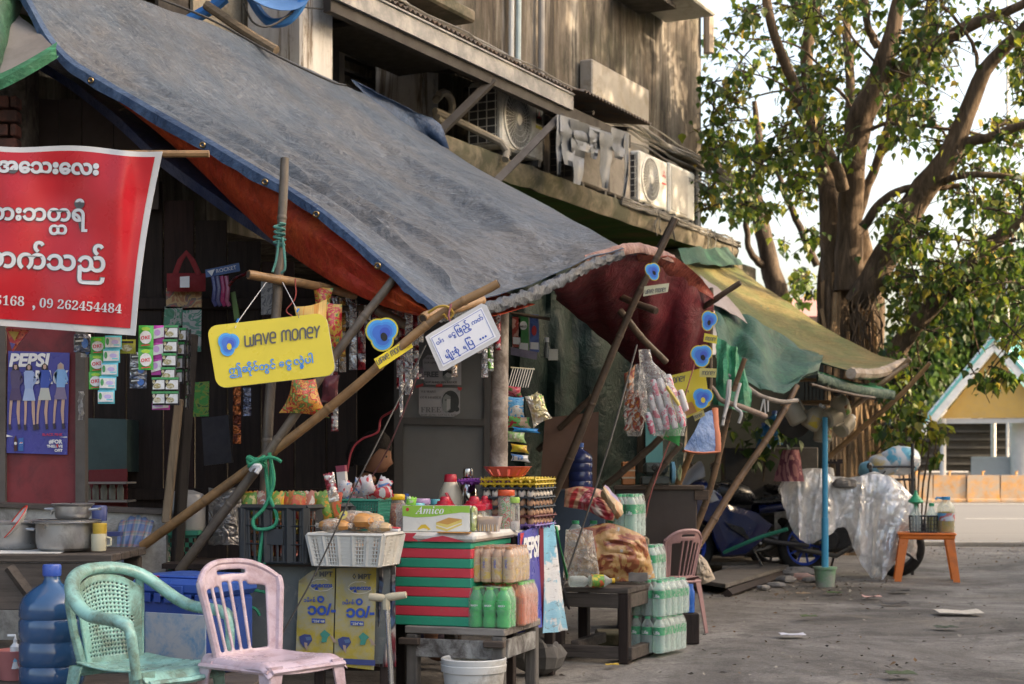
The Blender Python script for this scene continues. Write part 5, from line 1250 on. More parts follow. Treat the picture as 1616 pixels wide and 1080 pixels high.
b.sheet([[P(264+60*i/8+(2 if j>3 else 0)*noise1(i),432+28*j/6,9.0-.05*sin(pi*i/8)*sin(pi*(j+1)/8))-o for j in range(7)]for i in range(9)],.004);part('body',b,flat('bag_red',(.22,.02,.025),.8),bag)
b=MB();b.tube([P(276,434,8.98)-o,P(284,412,8.98)-o,P(294,399,8.98)-o,P(304,412,8.98)-o,P(314,434,8.98)-o],.016,6,flat=.3);part('handle',b,MATS['bag_red'],bag)
b=MB();plate(b,[(284,437),(299,436),(299,454),(284,454)],lambda u,v:8.94,.001,0,o);part('tag',b,WHITE,bag)
def card(lb,pts,c,Y,cat='packet',name='hanging_packet',mats_=None,th=.012):
 b=MB();plate(b,pts,lambda u,v:Y,th);return one(name,b,mats_ or c,lb,cat)
dg=prints('dim_green_print',[(.03,.16,.09),(.04,.2,.12),(.3,.32,.3),(.02,.1,.06)],18);do=prints('dim_orange_print',[(.3,.12,.04),(.4,.25,.1),(.15,.1,.08),(.3,.05,.04)],20)
card('green and orange cards pinned under the red bag',[(262,455),(318,452),(318,485),(262,487)],do,9.05)
card('green product card on the plank wall under the orange cards',[(260,484),(288,484),(286,514),(258,513)],dg,9.05)
card('white and green card on the plank wall beside the green one',[(288,490),(318,489),(317,555),(288,556)],prints('dim_white_print',[(.35,.36,.36),(.04,.2,.14),(.35,.36,.36),(.1,.25,.2)],14),9.04)
rk_=thing('hanging_sign','small blue hanger card with white lettering above the plastic combs','sign',P(350,440,8.9));o=rk_.location
b=MB();plate(b,[(324,426),(377,415),(379,428),(325,438)],lambda u,v:8.9,.004,0,o);part('card',b,flat('card_blue',(.05,.12,.32)),rk_);ink('ROCKET',342,431,9,WHITE,rk_,lambda u,v:8.9,o,a=.2,fit=32)
b=MB();plate(b,[(327,428),(339,425),(334,436)],lambda u,v:8.89,.001,0,o);part('mark',b,WHITE,rk_)
for i,(u,c)in enumerate(((336,(.06,.07,.2)),(343,(.1,.1,.2)),(350,(.35,.03,.12)),(357,(.4,.12,.2)))):
 b=MB();b.tube([P(u,436,8.88),P(u+3,455,8.86),P(u+1,475,8.86),P(u+5,483,8.87)],.012,6,flat=.5)
 one('plastic_comb',b,flat('comb_%d'%i,c,.3),('dark blue','violet','crimson','pink')[i]+' plastic comb hanging under the blue hanger card','comb')
b=MB();b.tube([P(361,452,8.86),P(370,440,8.86),P(384,434,8.86),P(395,428,8.86)],.022,6,flat=.4);one('sandal_strap',b,prints('strap_red',[(.3,.03,.04),(.05,.02,.02),(.4,.05,.06)],40),'dark red patterned strap hanging beside the combs','strap')
b=MB();plate(b,[(364,462),(371,460),(378,500),(370,506)],lambda u,v:8.9,.02);one('hanging_packet',b,flat('packet_olive',(.1,.2,.04),.4),'dim green packet hanging left of the upright bamboo post','packet')
card('grey patterned packets hanging behind the yellow sign',[(412,435),(430,434),(430,496),(412,497)],prints('grey_print',[(.2,.2,.22),(.3,.3,.3),(.12,.12,.14)],25),8.9)
card('pair of green packets hanging low on the plank wall',[(305,604),(330,602),(329,657),(304,658)],prints('green_pkt',[(.03,.2,.05),(.05,.3,.06),(.2,.3,.05),(.02,.12,.04)],22),8.9)
for i,(u,v0,v1,c,lb)in enumerate(((374,610,700,'fa','hanging strip of copper coloured sachets behind the yellow sign'),(390,612,660,'fb','hanging strip of bluish sachets right of the copper ones'))):
 t=thing('sachet_strip',lb,'sachet strip',P(u,v0,8.6));h=15
 me=MB();me.sheet([[V((x*.022,-.008*sin(pi*(i_/3)),-z*.05))for x,i_ in((-1,0),(-.3,1),(.3,2),(1,3))]for z in(0,.3,.6,1)],.002)
 me=me.mesh('sachet',foil('copper_foil',(.4,.12,.04),(.12,.03,.02))if i==0 else foil('blue_foil',(.2,.22,.3),(.08,.09,.14)))
 for k in range(int((v1-v0)/h)):part('sachet',me,None,t,(.004*noise1(k*2),0,-k*.053),(0,0,.3*noise1(k*1.7)))
b=MB();plate(b,[(318,660),(360,655),(366,730),(322,735)],lambda u,v:8.8-.0,.05);one('dark_bag',b,M('bag_black',(.02,.02,.03),.6,.3,10),'black bag hanging in the dark on the plank wall','bag')
b=MB();plate(b,[(130,660),(200,662),(200,745),(130,745)],lambda u,v:9.0,.3);one('cabinet',b,M('cabinet_teal',(.05,.09,.09),.6,.3,4),'dim teal cabinet in the dark doorway right of the poster','cabinet')
sh_=thing('red_shelf','red shelf with glass jars in the dim interior behind the pots','shelf',P(165,800,8.8));o=sh_.location
b=MB();plate(b,[(140,742),(200,740),(200,800),(140,800)],lambda u,v:8.95,.02,0,o);part('back',b,flat('shelf_red',(.18,.02,.025),.6),sh_)
for v in(761,790):
 b=MB();plate(b,[(130,v),(200,v),(200,v+3),(130,v+3)],lambda u,v:8.72,.22,0,o);part('board',b,flat('shelf_edge',(.3,.28,.27),.6),sh_)
for i in range(5):
 p=P(138+i*13,789,8.78);b=MB();b.lathe([(.018,0),(.02,.06),(.014,.075),(.014,.085)],10,o=p);one('glass_jar',b,clear('jar_dim',(.7,.75,.7),.3),('first','second','third','fourth','fifth')[i]+' small glass jar from the left on the red shelf in the dark','jar','jars on the red shelf')
tw_=wood('table_wood',(.09,.075,.065),(.035,.028,.024),ax=0)
T1=thing('wooden_table','dark weathered wooden table carrying the cooking pots','table',(PX(70,7.0),7.0,0));o=T1.location
zt=P(0,872,6.75).z
xl,xr=PX(-90,6.9),PX(192,6.8)
for k in range(4):
 b=MB();b.box(((xl+xr)/2-o.x,-.28+k*.155,zt-.02),(xr-xl,.15,.035),ch=.005);part('plank',b,tw_,T1)
b=MB();b.box(((xl+xr)/2-o.x,-.33,zt-.14),(xr-xl-.04,.03,.2),ch=.004);part('apron',b,tw_,T1)
for(x,y)in((xr-.06,-.31),(xr-.06,.25),(xl+.06,-.31),(xl+.06,.25)):
 b=MB();b.box((x-o.x,y,(zt-.04)/2),(.07,.07,zt-.05),ch=.005);part('leg',b,tw_,T1)
b=MB();b.tube([P(15,895,6.66)-o,P(52,945,6.66)-o],.03,4);part('brace',b,tw_,T1)
b=MB();rows=[[V((PX(-70+i*24,6.72),6.68+.26*j/5+.0,zt+.0025+.003*noise1(i*.9+j,2)+(-.0 if j else-.004)))for j in range(6)]for i in range(8)]
b.sheet([r[::-1]for r in rows],.001);one('paper_sheet',b,M('paper',(.6,.6,.58),.8,.1,6,.3,15),'white paper sheet laid on the table under the pots','paper')
al=M('aluminium',(.42,.42,.42),.35,.2,5,.1,60,metal=.75,dirt=(.2,.19,.18),da=.5)
def pot(lb,u,vb,r,h,Y,lip=.012,rim=None,z=None,extra=None):
 p=P(u,vb,Y);
 if z is not None:p.z=z
 t=thing('cooking_pot',lb,'pot',p);b=MB()
 b.lathe([(r*.82,0),(r*.95,.012),(r,.04),(r,h-.004),(r+lip,h+.003),(r+lip+.003,h+.007),(r+lip-.002,h+.009),(r-.004,h+.004),(r-.005,.03),(r*.8,.012),(.001,.011)],36)
 part('body',b,al,t)
 for s_ in(-1,1):
  b=MB();b.tube([(s_*r,-.03,h*.72),(s_*(r+.035),-.025,h*.75),(s_*(r+.035),.025,h*.75),(s_*r,.03,h*.72)],.006,6);part('handle',b,al,t)
 return t
pz=zt+.004
pot('dull aluminium pot at the left edge with a red rimmed plate in it',25,860,.105,.115,6.95,z=pz)
b=MB();b.lathe([(.05,0),(.075,.012),(.09,.02),(.088,.024),(.05,.006),(.001,.005)],24,[0,0,1,0,0],M=Matrix.Translation(P(30,828,6.9))@rot('Y',radians(-52))@rot('X',radians(20)))
b.lathe([(.072,.016),(.088,.0245)],24,1,M=Matrix.Translation(P(30,828,6.9))@rot('Y',radians(-52))@rot('X',radians(20)),cap=False)
one('enamel_plate',b,[flat('enamel_white',(.66,.66,.64),.2),flat('enamel_red',(.6,.05,.03),.25)],'white enamel plate with a red rim leaning in the left pot','plate')
bp_=pot('large wide aluminium pot in the middle of the table',104,866,.128,.125,6.85,.02,z=pz)
b=MB();b.lathe([(.13,.133),(.15,.128),(.155,.124),(.15,.12)],32,cap=False);part('rim_flange',b,al,bp_)
pot('smaller aluminium pot standing on the large wide pot',115,826,.078,.062,6.83,.012,z=pz+.135)
b=MB();b.tube([P(80,812,6.8),P(82,806,6.8),P(90,804,6.8),P(92,812,6.8)],.008,6);one('pot_lid_knob',b,al,'bent metal handle beside the upper pot','handle')
b=MB();p=P(156,867,6.8);b.lathe([(.03,0),(.033,.01),(.034,.075),(.031,.075),(.03,.01),(.001,.008)],20,o=(p.x,p.y,pz));b.tube([(p.x+.03,p.y,pz+.06),(p.x+.052,p.y,pz+.055),(p.x+.052,p.y,pz+.025),(p.x+.03,p.y,pz+.02)],.005,6)
one('mug',b,flat('mug_cream',(.5,.48,.36),.35),'cream mug at the right end of the pots','mug')
b=MB();b.lathe([(.024,.055),(.03,.075),(.031,.115),(.028,.118),(.026,.08),(.001,.075)],18,o=(p.x+.004,p.y,pz+.002));one('yellow_cup',b,flat('cup_yellow',(.5,.34,.05),.4),'yellow plastic cup stuck in the cream mug','cup')
b=MB();p=P(157,822,7.15);b.lathe([(.034,0),(.036,.06),(.03,.07)],16,o=(p.x,p.y,P(0,822,7.15).z));b.box((p.x,p.y,p.z-.06),(.2,.06,.02));one('blue_cup',b,flat('cup_navy',(.05,.07,.2),.4),'dark blue cup on a ledge behind the mug','cup')
def plaid():
 m,nt,out=new_mat('plaid_cloth');N=NT(nt)
 uv=N.n('ShaderNodeTexCoord').outputs['UV'];sp=N.n('ShaderNodeSeparateXYZ',{0:uv})
 def bands(s_,n):
  f=N.n('ShaderNodeMath',{0:s_,1:n},operation='MULTIPLY');f=N.n('ShaderNodeMath',{0:f.outputs[0]},operation='FRACT').outputs[0];return f
 a=N.ramp(bands(sp.outputs[0],3.0),[(0,(.12,.17,.3)),(.3,(.12,.17,.3)),(.34,(.3,.14,.14)),(.45,(.3,.26,.24)),(.6,(.1,.2,.22)),(.75,(.35,.36,.36)),(.85,(.12,.17,.3))])
 c=N.ramp(bands(sp.outputs[1],4.5),[(0,(.1,.16,.32)),(.35,(.1,.16,.32)),(.42,(.35,.3,.28)),(.55,(.16,.22,.2)),(.7,(.32,.15,.14)),(.8,(.1,.16,.3))])
 N.bsdf(out,N.mix(.5,a,c),.95,0,N.bump(N.noise(N.coord(),120,3),.4,.003),.1);return m
def uvsheet(name,rows,th,mt,parent=None):
 b=MB();b.sheet(rows,th);me=b.mesh(name,mt);a,c=len(rows),len(rows[0]);uv=me.uv_layers.new(name='UVMap')
 for lp in me.loops:
  i=lp.vertex_index%(a*c)if lp.vertex_index<2*a*c else 0;uv.data[lp.index].uv=((i//c)/(a-1),(i%c)/(c-1))
 return me
rows=coons([P(192,812,7.62),P(188,850,7.5),P(184,892,7.46)],[P(248,814,7.62),P(235,850,7.48),P(212,905,7.44)],[P(192,812,7.62),P(220,808,7.6),P(248,814,7.62)],[P(184,892,7.46),P(198,900,7.42),P(212,905,7.44)],16,20)
for i,r in enumerate(rows):
 for j,p in enumerate(r):r[j]=p+V((0,-.02*abs(sin(i*.9+j*.12))-.01,0))
o_=link('plaid_cloth',uvsheet('plaid_cloth',rows,.004,plaid()));tag(o_,'blue and red checked cloth draped over the end of the low wall','cloth')
PL=thing('plank_platform','low plank platform under the water jug and the blue cooler','platform',(PX(190,6.7),6.7,0));o=PL.location;zp=.245
for k in range(7):
 b=MB();b.box((0,-.62+k*.2,zp-.02+.003*noise1(k,5)),(PX(400,6.7)-PX(-70,6.7),.19,.035),ch=.005);part('plank',b,tw_,PL)
for sx in(-.55,.0,.55):
 b=MB();b.box((sx,0,(zp-.04)/2),(.08,1.3,zp-.04),ch=.004);part('bearer',b,tw_,PL)
jm=M('jug_blue',(.025,.085,.2),.12,.25,2.5,0,spec=.6,coat=.3)
p=P(82,1072,6.27)
J=thing('water_jug','big translucent blue water jug with a blue cap beside the mint chair','water jug',(p.x,p.y,zp))
R=.128;prof=[(R*.9,0),(R*.98,.012),(R,.03),(R*.99,.075),(R*.955,.083),(R,.092),(R*.995,.165),(R*.95,.175),(R*.95,.185),(R,.195),(R*1.0,.26),(R*.955,.27),(R,.28),(R*.995,.318),(R*.9,.352),(R*.62,.385),(R*.3,.41),(R*.245,.425),(R*.24,.445)]
b=MB();b.lathe(prof,40);part('bottle',b,jm,J)
b=MB();b.lathe([(.035,.438),(.037,.445),(.037,.478),(.034,.484),(.001,.485)],24);part('cap',b,flat('cap_blue',(.04,.1,.42),.35),J)
p=P(28,1062,6.45);b=MB();b.lathe([(.06,0),(.075,.1),(.08,.12),(.075,.122),(.06,.02),(.001,.01)],22,o=(p.x-.01,p.y,zp));one('small_bucket',b,flat('bucket_rose',(.38,.14,.14),.5),'dull red bucket behind the left side of the water jug','bucket')
p=P(24,1010,6.4);t=thing('pump_bottle','white pump bottle with a blue label in the red bucket','bottle',(p.x,p.y,zp+.05))
b=MB();b.lathe([(.02,0),(.021,.09),(.008,.105),(.008,.12)],14);part('bottle',b,flat('pump_white',(.6,.62,.65),.3),t)
b=MB();b.tube([(0,0,.12),(0,0,.135),(-.03,-.005,.135)],.006,6);part('pump',b,WHITE,t);b=MB();b.lathe([(.0212,.03),(.0214,.07)],14,cap=False);part('label',b,flat('pump_label',(.15,.4,.6)),t)
p=P(175,1060,6.75);b=MB();b.lathe([(.12,0),(.14,.16),(.15,.165),(.15,.18),(.137,.178),(.117,.02),(.001,.015)],28,[0,1,1,1,0,0],o=(p.x,p.y,zp));one('plastic_tub',b,[flat('tub_teal',(.08,.16,.18),.45),flat('tub_rim',(.4,.4,.4),.5)],'dark teal plastic tub with a pale rim behind the mint chair','tub')
cb_=M('cooler_blue',(.018,.06,.27),.35,.15,4,.05,dirt=(.05,.08,.2));p=P(262,1052,6.55)
C=thing('cool_box','large blue cool box with a scratched pale label panel','cooler',(p.x+.08,p.y+.2,zp),radians(-28));cwx,cwy,ch_=.40,.32,.33
b=MB();b.box((0,0,ch_/2),(cwx,cwy,ch_),ch=.02);part('body',b,cb_,C)
b=MB();b.box((0,0,ch_+.035),(cwx+.03,cwy+.03,.075),ch=.022);b.box((0,0,ch_+.078),(cwx-.04,cwy-.04,.014),ch=.006);part('lid',b,M('lid_blue',(.03,.09,.36),.35,.15,4),C)
b=MB();b.box((.03,-cwy/2-.003,ch_*.47),(cwx*.82,.006,ch_*.62),ch=.003);part('label_panel',b,M('cooler_panel',(.46,.48,.5),.5,.15,3,.1,40,dirt=(.12,.3,.5),da=.6,ds=9),C)
b=MB()
for k in range(7):b.box((-cwx/2+.03+k*.055,-cwy/2-.012,ch_-.01),(.035,.012,.04),ch=.003)
part('rib',b,cb_,C)['kind']='stuff'
b=MB();b.box((.05,-cwy/2-.02,ch_+.02),(.07,.012,.05),ch=.003);part('latch',b,M('lid_blue2',(.02,.07,.3),.4),C);b=MB();b.tube([(-.05,-cwy/2-.012,ch_+.002),(.06,-cwy/2-.012,ch_+.002)],.004,5);part('latch_bar',b,flat('bar_grey',(.4,.42,.45)),C)
b=MB();lg=b;Mx=Matrix.Translation((-cwx/2-.003,-.05,ch_*.55))@rot('Z',-pi/2)
disc(lg,0,0,.048,.048,0,1,M=Mx);poly(lg,[(-.044,.005),(-.02,.018),(.02,.006),(.045,.012),(.03,.037),(0,.046),(-.03,.037)],-.0008,0,M=Mx);poly(lg,[(-.044,-.012),(-.02,0),(.02,-.012),(.045,-.006),(.03,-.037),(0,-.046),(-.03,-.037)],-.0008,2,M=Mx)
part('round_emblem',b,[RED,WHITE,flat('emblem_blue',(.03,.1,.4))],C)
b=MB();rows=[[P(218+i*4.2,909+j*2.2-4*abs(noise1(i*.8+j*.5,3)),6.62+.025*j-.01*noise1(i*.7,j))for j in range(5)]for i in range(9)];b.sheet(rows,.003);one('red_rag',b,flat('rag_red',(.55,.03,.04),.6),'crumpled red rag lying on the lid of the blue cool box','rag')
b=MB();rows=[[P(262+48*i/8,842+58*j/8,7.6)for j in range(9)]for i in range(9)];b.grid(rows,skip=lambda i,j:(i+j)%2==0 and 0<j<7);g_=thing('basket','dim green plastic basket behind the grey bamboo pole','basket',P(286,900,7.6));b.v=[q-g_.location for q in b.v]
part('side',b,M('basket_green',(.02,.2,.13),.5),g_);b=MB();plate(b,[(260,838),(312,838),(312,845),(260,845)],lambda u,v:7.58,.3,0,g_.location);part('rim',b,MATS['basket_green'],g_)
p=P(292,838,7.7);t=thing('rice_cooker','white rice cooker in the dim space behind the bamboo poles','rice cooker',(p.x,p.y,p.z));b=MB();b.lathe([(.09,0),(.1,.02),(.1,.15),(.09,.18),(.04,.2),(.001,.203)],24);part('body',b,M('cooker_white',(.3,.3,.3),.4,.2,5),t);b=MB();disc(b,0,.07,.025,.035,-.101);part('panel',b,flat('cooker_red',(.25,.03,.03)),t)
b=MB();rows=[[P(330+52*i/6,770+90*j/8+6*noise1(i*.7,2),7.75-.05*sin(pi*i/6)-.02*noise1(i+j*.9,4))for j in range(9)]for i in range(7)];b.sheet(rows,.004);one('plastic_sack',b,clear('sack_dim',(.35,.33,.32),.5,.2,.9),'dim clear plastic sack standing behind the bamboo crossing','sack')
p=P(350,900,7.7);b=MB();b.lathe([(.14,-.06),(.16,0),(.165,.012),(.15,.01),(.13,-.05),(.001,-.055)],26,o=p);one('metal_basin',b,al,'metal basin in the dark left of the black crate','basin')
b=MB();plate(b,[(255,890),(400,892),(400,900),(255,898)],lambda u,v:7.35,.5);one('shelf_board',b,dkw,'dark shelf board behind the blue cool box','shelf')
# = CHAIRS
def modif(o_,th,sub=1):
 s_=o_.modifiers.new('solid','SOLIDIFY');s_.thickness=th;s_.offset=0
 if sub:
  q=o_.modifiers.new('sub','SUBSURF');q.levels=sub;q.render_levels=sub
 return o_
def chair_leg(x0,y0,z0,x1,y1,wd=.055):
 b=MB();vs=[]
 sx,sy=(1 if x0>0 else-1),(1 if y0>0 else-1)
 for(x,y,z,k)in((x0,y0,z0,1.25),(lerp(x0,x1,.35),lerp(y0,y1,.35),z0*.65,.95),(x1,y1,0,.72)):
  w_=wd*k;vs.append([V((x-sx*w_,y,z)),V((x-sx*w_*.1,y,z)),V((x,y-sy*w_*.1,z)),V((x,y-sy*w_,z)),V((x-sx*.010,y-sy*w_,z)),V((x-sx*.012,y-sy*.012,z)),V((x-sx*w_,y-sy*.010,z))])
 b.grid(vs,cv=True);b.add(vs[-1],[tuple(range(7))]);return b
def side_chair(lb,loc,rz,mt,legm=None):
 t=thing('plastic_chair',lb,'chair',loc,rz);legm=legm or mt
 n=16;rows=[]
 for i in range(n+1):
  r=[]
  for j in range(n+1):
   x,y=(i/n-.5)*2,(j/n-.5)*2
   w_=.215-.02*(y>0)*y;q=max(abs(x),abs(y));z=.435+.018*(x*x)-.012*(1-y*y)
   if y<-.7:z-=.05*((-y-.7)/.3)**2
   if abs(x)>.85:z-=.035*((abs(x)-.85)/.15)**2
   r.append(V((x*w_*(1+.04*(y<0)*-y),y*.215+.0,z)))
  rows.append(r)
 b=MB();b.grid(rows);modif(part('seat',b,mt,t),.008,1)
 b=MB()
 for(x0,y0,x1,y1)in((-.2,-.205,.2,-.205),(-.2,.2,.2,.2),(-.205,-.2,-.205,.2),(.205,-.2,.205,.2)):b.tube([(x0,y0,.405),(x1,y1,.405)],.016,6,flat=.7)
 part('seat_apron',b,mt,t)['kind']='stuff'
 for sx in(-1,1):
  for sy in(-1,1):part('leg',chair_leg(sx*.205,sy*.205,.425,sx*.235,sy*(.235 if sy<0 else.27)),legm,t)
 nx,nz=22,24;rows=[]
 for i in range(nz+1):
  h=i/nz;r=[]
  for j in range(nx+1):
   x=j/nx*2-1;wd=lerp(.165,.215,min(1,h*1.3))
   zz=.42+.39*h-.075*h**5*abs(x)**3
   yy=.2+.10*h-.075*(x*x)*(.4+.6*h)-.03
   r.append(V((x*wd,yy,zz)))
  rows.append(r)
 HOLES=(2,3,5,6,8,9,11,12,14,15,16,17,18)
 def skip(i,j):
  h,x=(i+.5)/nz,(j+.5)/nx*2-1
  if.86<h<.93 and abs(x)<.32:return True
  return.10<h<.74+.05*(1-abs(x))and j in HOLES
 b=MB();b.grid(rows,skip=skip);modif(part('backrest',b,mt,t),.012,1)
 for s_ in(0,-1):
  b=MB();b.tube([r[s_]for r in rows],[.017]*len(rows),8);part('back_frame',b,mt,t)
 b=MB();b.tube(rows[-1],.014,8);part('top_rail',b,mt,t)
 return t
pinkm=M('plastic_pink',(.5,.4,.46),.32,.1,6,.06,dirt=(.36,.25,.27),da=.6,ds=10)
side_chair('pale pink plastic chair with a slatted back at the front of the picture',(PX(430,5.9),5.9,0),radians(52),pinkm).scale=(.93,.93,.93)
def arm_chair(lb,loc,rz,mt):
 t=thing('plastic_armchair',lb,'chair',loc,rz);n=16;rows=[]
 for i in range(n+1):
  r=[]
  for j in range(n+1):
   x,y=(i/n-.5)*2,(j/n-.5)*2;z=.415+.02*x*x-.02*(1-y*y)
   if y<-.7:z-=.06*((-y-.7)/.3)**2
   r.append(V((x*(.235-.03*(y+1)/2),y*.225-.01,z)))
  rows.append(r)
 b=MB();b.grid(rows);modif(part('seat',b,mt,t),.01,1)
 b=MB();b.tube([(-.21,-.225,.375),(0,-.24,.37),(.21,-.225,.375)],.022,6,flat=.6);b.tube([(-.2,.2,.39),(.2,.2,.39)],.018,6);part('seat_apron',b,mt,t)['kind']='stuff'
 half=[(.262,-.215,.40),(.275,-.212,.50),(.282,-.2,.585),(.285,-.165,.622),(.285,-.08,.632),(.283,.02,.64),(.272,.10,.668),(.245,.175,.72),(.19,.232,.775),(.10,.268,.805),(0,.278,.812)]
 path=catmull([V(p)for p in half]+[V((-p[0],p[1],p[2]))for p in half[:-1][::-1]],70)
 b=MB();rs=[]
 for i in range(71):
  a=abs(i/70-.5)*2;rs.append(.022+.008*(a<.75)+.003*sin(pi*a))
 b.tube(path,rs,12,flat=.78);part('arm_rail',b,mt,t)
 nx,nz=34,44;rows=[]
 for i in range(nz+1):
  h=i/nz;r=[]
  for j in range(nx+1):
   x=j/nx*2-1;wd=lerp(.15,.19,h);zz=.40+.39*h-.06*h*h*x*x*1.2;yy=.205+.068*h-.045*x*x*(.3+.7*h);r.append(V((x*wd,yy,zz)))
  rows.append(r)
 def skip(i,j):
  h,x=(i+.5)/nz,(j+.5)/nx*2-1
  return i%2==1 and j%2==1 and.08<h<.9 and abs(x)<.82-.15*h
 b=MB();b.grid(rows,skip=skip);modif(part('backrest',b,mt,t),.007,0)
 for s_ in(-1,1):
  b=MB();b.tube([(s_*.155,.21,.40),(s_*.185,.235,.55),(s_*.2,.25,.68),(s_*.19,.245,.76)],[.022,.018,.018,.02],8);part('back_frame',b,mt,t)
  for sy in(-1,1):part('leg',chair_leg(s_*.235,sy*.215,.42,s_*.27,sy*(.235 if sy<0 else.27),.06),mt,t)
 return t
mintm=M('plastic_mint',(.26,.52,.48),.3,.1,6,.05,dirt=(.13,.19,.15),da=.8,ds=6)
ac_=arm_chair('mint green plastic armchair with a latticed back, grimy on its rim',(PX(232,5.9),5.9,0),radians(57),mintm);ac_.scale=(.9,.9,.9)
# = MIDDLE: SIGNS, SHELVES OF GOODS
YEL=M('sign_yellow',(.66,.55,.05),.35,.06,4,.03)
BLU=[flat('wave_blue_0',(.05,.36,.78),.4),flat('wave_blue_1',(.045,.26,.7),.4),flat('wave_blue_2',(.04,.16,.6),.4),flat('wave_blue_3',(.035,.09,.5),.4)]
def flower(parent,cu,cv,R,Yf,o,a=0,hole=None,edge=None,sq=1.0,thick=.003):
 """round three-petalled emblem; edge: cut out of yellow card"""
 cen=[(-.20,-.28),(.30,-.2),(-.14,.3)];rr=(.66,.62,.60)
 def at(x,y):
  x*=sq;return(cu+R*(x*cos(a)+y*sin(a)),cv+R*(-x*sin(a)+y*cos(a)))
 if edge:
  b=MB()
  for i,((x,y),r)in enumerate(zip(cen,rr)):c=at(x,y);plate(b,[at(x+(r+.09)*cos(q),y+(r+.09)*sin(q))for q in[2*pi*k/24 for k in range(24)]],Yf,thick-.0007*i,0,o,.0006*i)
  part('card',b,edge,parent)
 off0=.0022 if edge else.0045
 for i in(2,0,1):
  b=MB();x,y=cen[i];k_=(2,0,1).index(i)
  for q,f in enumerate((1,.84,.68,.5)):
   cx,cy=lerp(x,0.02,(1-f)*1.0),lerp(y,.08,(1-f)*1.0)
   plate(b,[at(cx+rr[i]*f*cos(w_),cy+rr[i]*f*sin(w_))for w_ in[2*pi*j/24 for j in range(24)]],Yf,.0004,min(q,3)if i==1 else min(q,2),o,off0+.0005*q+.0004*k_)
  part('petal',b,BLU,parent)
 b=MB();plate(b,[at(.02+.2*cos(w_),.16+.26*sin(w_))for w_ in[2*pi*j/20 for j in range(20)]],Yf,.0004,0,o,off0+.0036);part('centre_hole',b,hole or YEL,parent)
def arc(cx,cz,rx,rz,a0,a1,n=8):return[(cx+rx*cos(radians(lerp(a0,a1,i/n))),cz+rz*sin(radians(lerp(a0,a1,i/n))))for i in range(n+1)]
GL={'w':(1.25,[[(0,1),(0,.25)]+arc(.2,.22,.2,.22,180,270,5)+arc(.42,.22,.2,.22,270,360,5)+[(.62,.8)],[(.62,.25)]+arc(.82,.22,.2,.22,180,360,8)+[(1.02,1)]]),'a':(.9,[[(0,0),(0,.7)]+arc(.25,.72,.25,.28,180,90,5)+arc(.42,.72,.25,.28,90,0,5)+[(.67,0)],[(0,.42),(.67,.42)]]),'v':(.85,[[(0,1),(.32,0),(.64,1)]]),'e':(.85,[[(.08,.48),(.62,.48)]+arc(.32,.68,.32,.32,-20,90,6)+arc(.3,.68,.3,.32,90,180,5)+[(0,.3)]+arc(.3,.3,.3,.3,180,270,5)+[(.6,0)]]),'m':(1.25,[[(0,0),(0,.7)]+arc(.24,.75,.24,.25,180,0,8)+[(.48,.1)],[(.48,.75)]+arc(.74,.75,.26,.25,180,0,8)+[(1.0,0)]]),'o':(.9,[arc(.32,.68,.32,.32,0,180,8)+arc(.32,.32,.32,.32,180,360,8)+[(.64,.68)]]),'n':(.88,[[(0,0),(0,.68)]+arc(.32,.68,.32,.32,180,0,8)+[(.64,0)]]),'y':(.75,[[(0,1),(.3,.5),(.6,1)],[(.3,.5),(.2,-.05)]]),' ':(.55,[])}
def wave_word(word,u,v,w_,h,parent,Yf,o,a=0.0,off=.0045,wd=.16,slant=.1):
 tot=sum(GL[c][0]for c in word)-.2;k=w_/tot;b=MB();x=0
 for c in word:
  adv,lines=GL[c]
  for ln in lines:
   pts=[((x+px)*k+slant*pz*h,pz*h)for px,pz in ln];n=len(pts);t_=wd*h/2
   for i in range(n-1):
    (x0,z0),(x1,z1)=pts[i],pts[i+1];l=sqrt((x1-x0)**2+(z1-z0)**2)or 1;nx,nz=-(z1-z0)/l*t_,(x1-x0)/l*t_;ex,ez=(x1-x0)/l*t_*.5,(z1-z0)/l*t_*.5
    q=[(x0+nx-ex,z0+nz-ez),(x1+nx+ex,z1+nz+ez),(x1-nx+ex,z1-nz+ez),(x0-nx-ex,z0-nz-ez)]
    vs=[]
    for(px,pz)in q:
     uu=u+px*cos(a)-pz*sin(a);vv=v-(px*sin(a)+pz*cos(a));vs.append(P(uu,vv,Yf(uu,vv)-off-.00002*i)-o)
    b.add(vs,[(3,2,1,0)])
  x+=adv
 return part('lettering',b,INKG,parent)
YW=lambda u,v:6.62+(u-428)*.0006
WS=thing('hanging_sign','big yellow sign with rounded corners and a blue flower emblem on two strings','sign',P(428,612,6.62));o=WS.location
a_=radians(6.5);pts=[(332,525),(340,518),(350,515),(500,492),(512,492),(520,499),(523,508),(526,575),(524,586),(518,592),(508,595),(360,615),(348,614),(342,608),(340,600),(331,540)]
pts=skew(rrect(333,504,523,603,16),428,553,a_);pts=[(u+(v-553)*.05,v)for u,v in pts]
b=MB();plate(b,pts,YW,.012,0,o);part('board',b,YEL,WS)
b=MB();plate(b,[(428+(u-428)*1.004+.8,v+.6)for u,v in pts],lambda u,v:YW(u,v)+.013,.004,0,o);part('backing',b,flat('sign_back',(.45,.45,.45),.4),WS)
flower(WS,361,544,20,YW,o,a_,sq=.95)
wave_word('wave money',387,547,118,16.5,WS,YW,o,a_+.02)
for(tx,u,v,w_)in(('ဤဆိုင်တွင်',362,590,74),('ငွေ',0,0,0),('လွှဲပါ',464,576,31)):
 if w_:ink(tx,u,v,21,BLU[1],WS,YW,o,.55,0,a_,fit=w_)
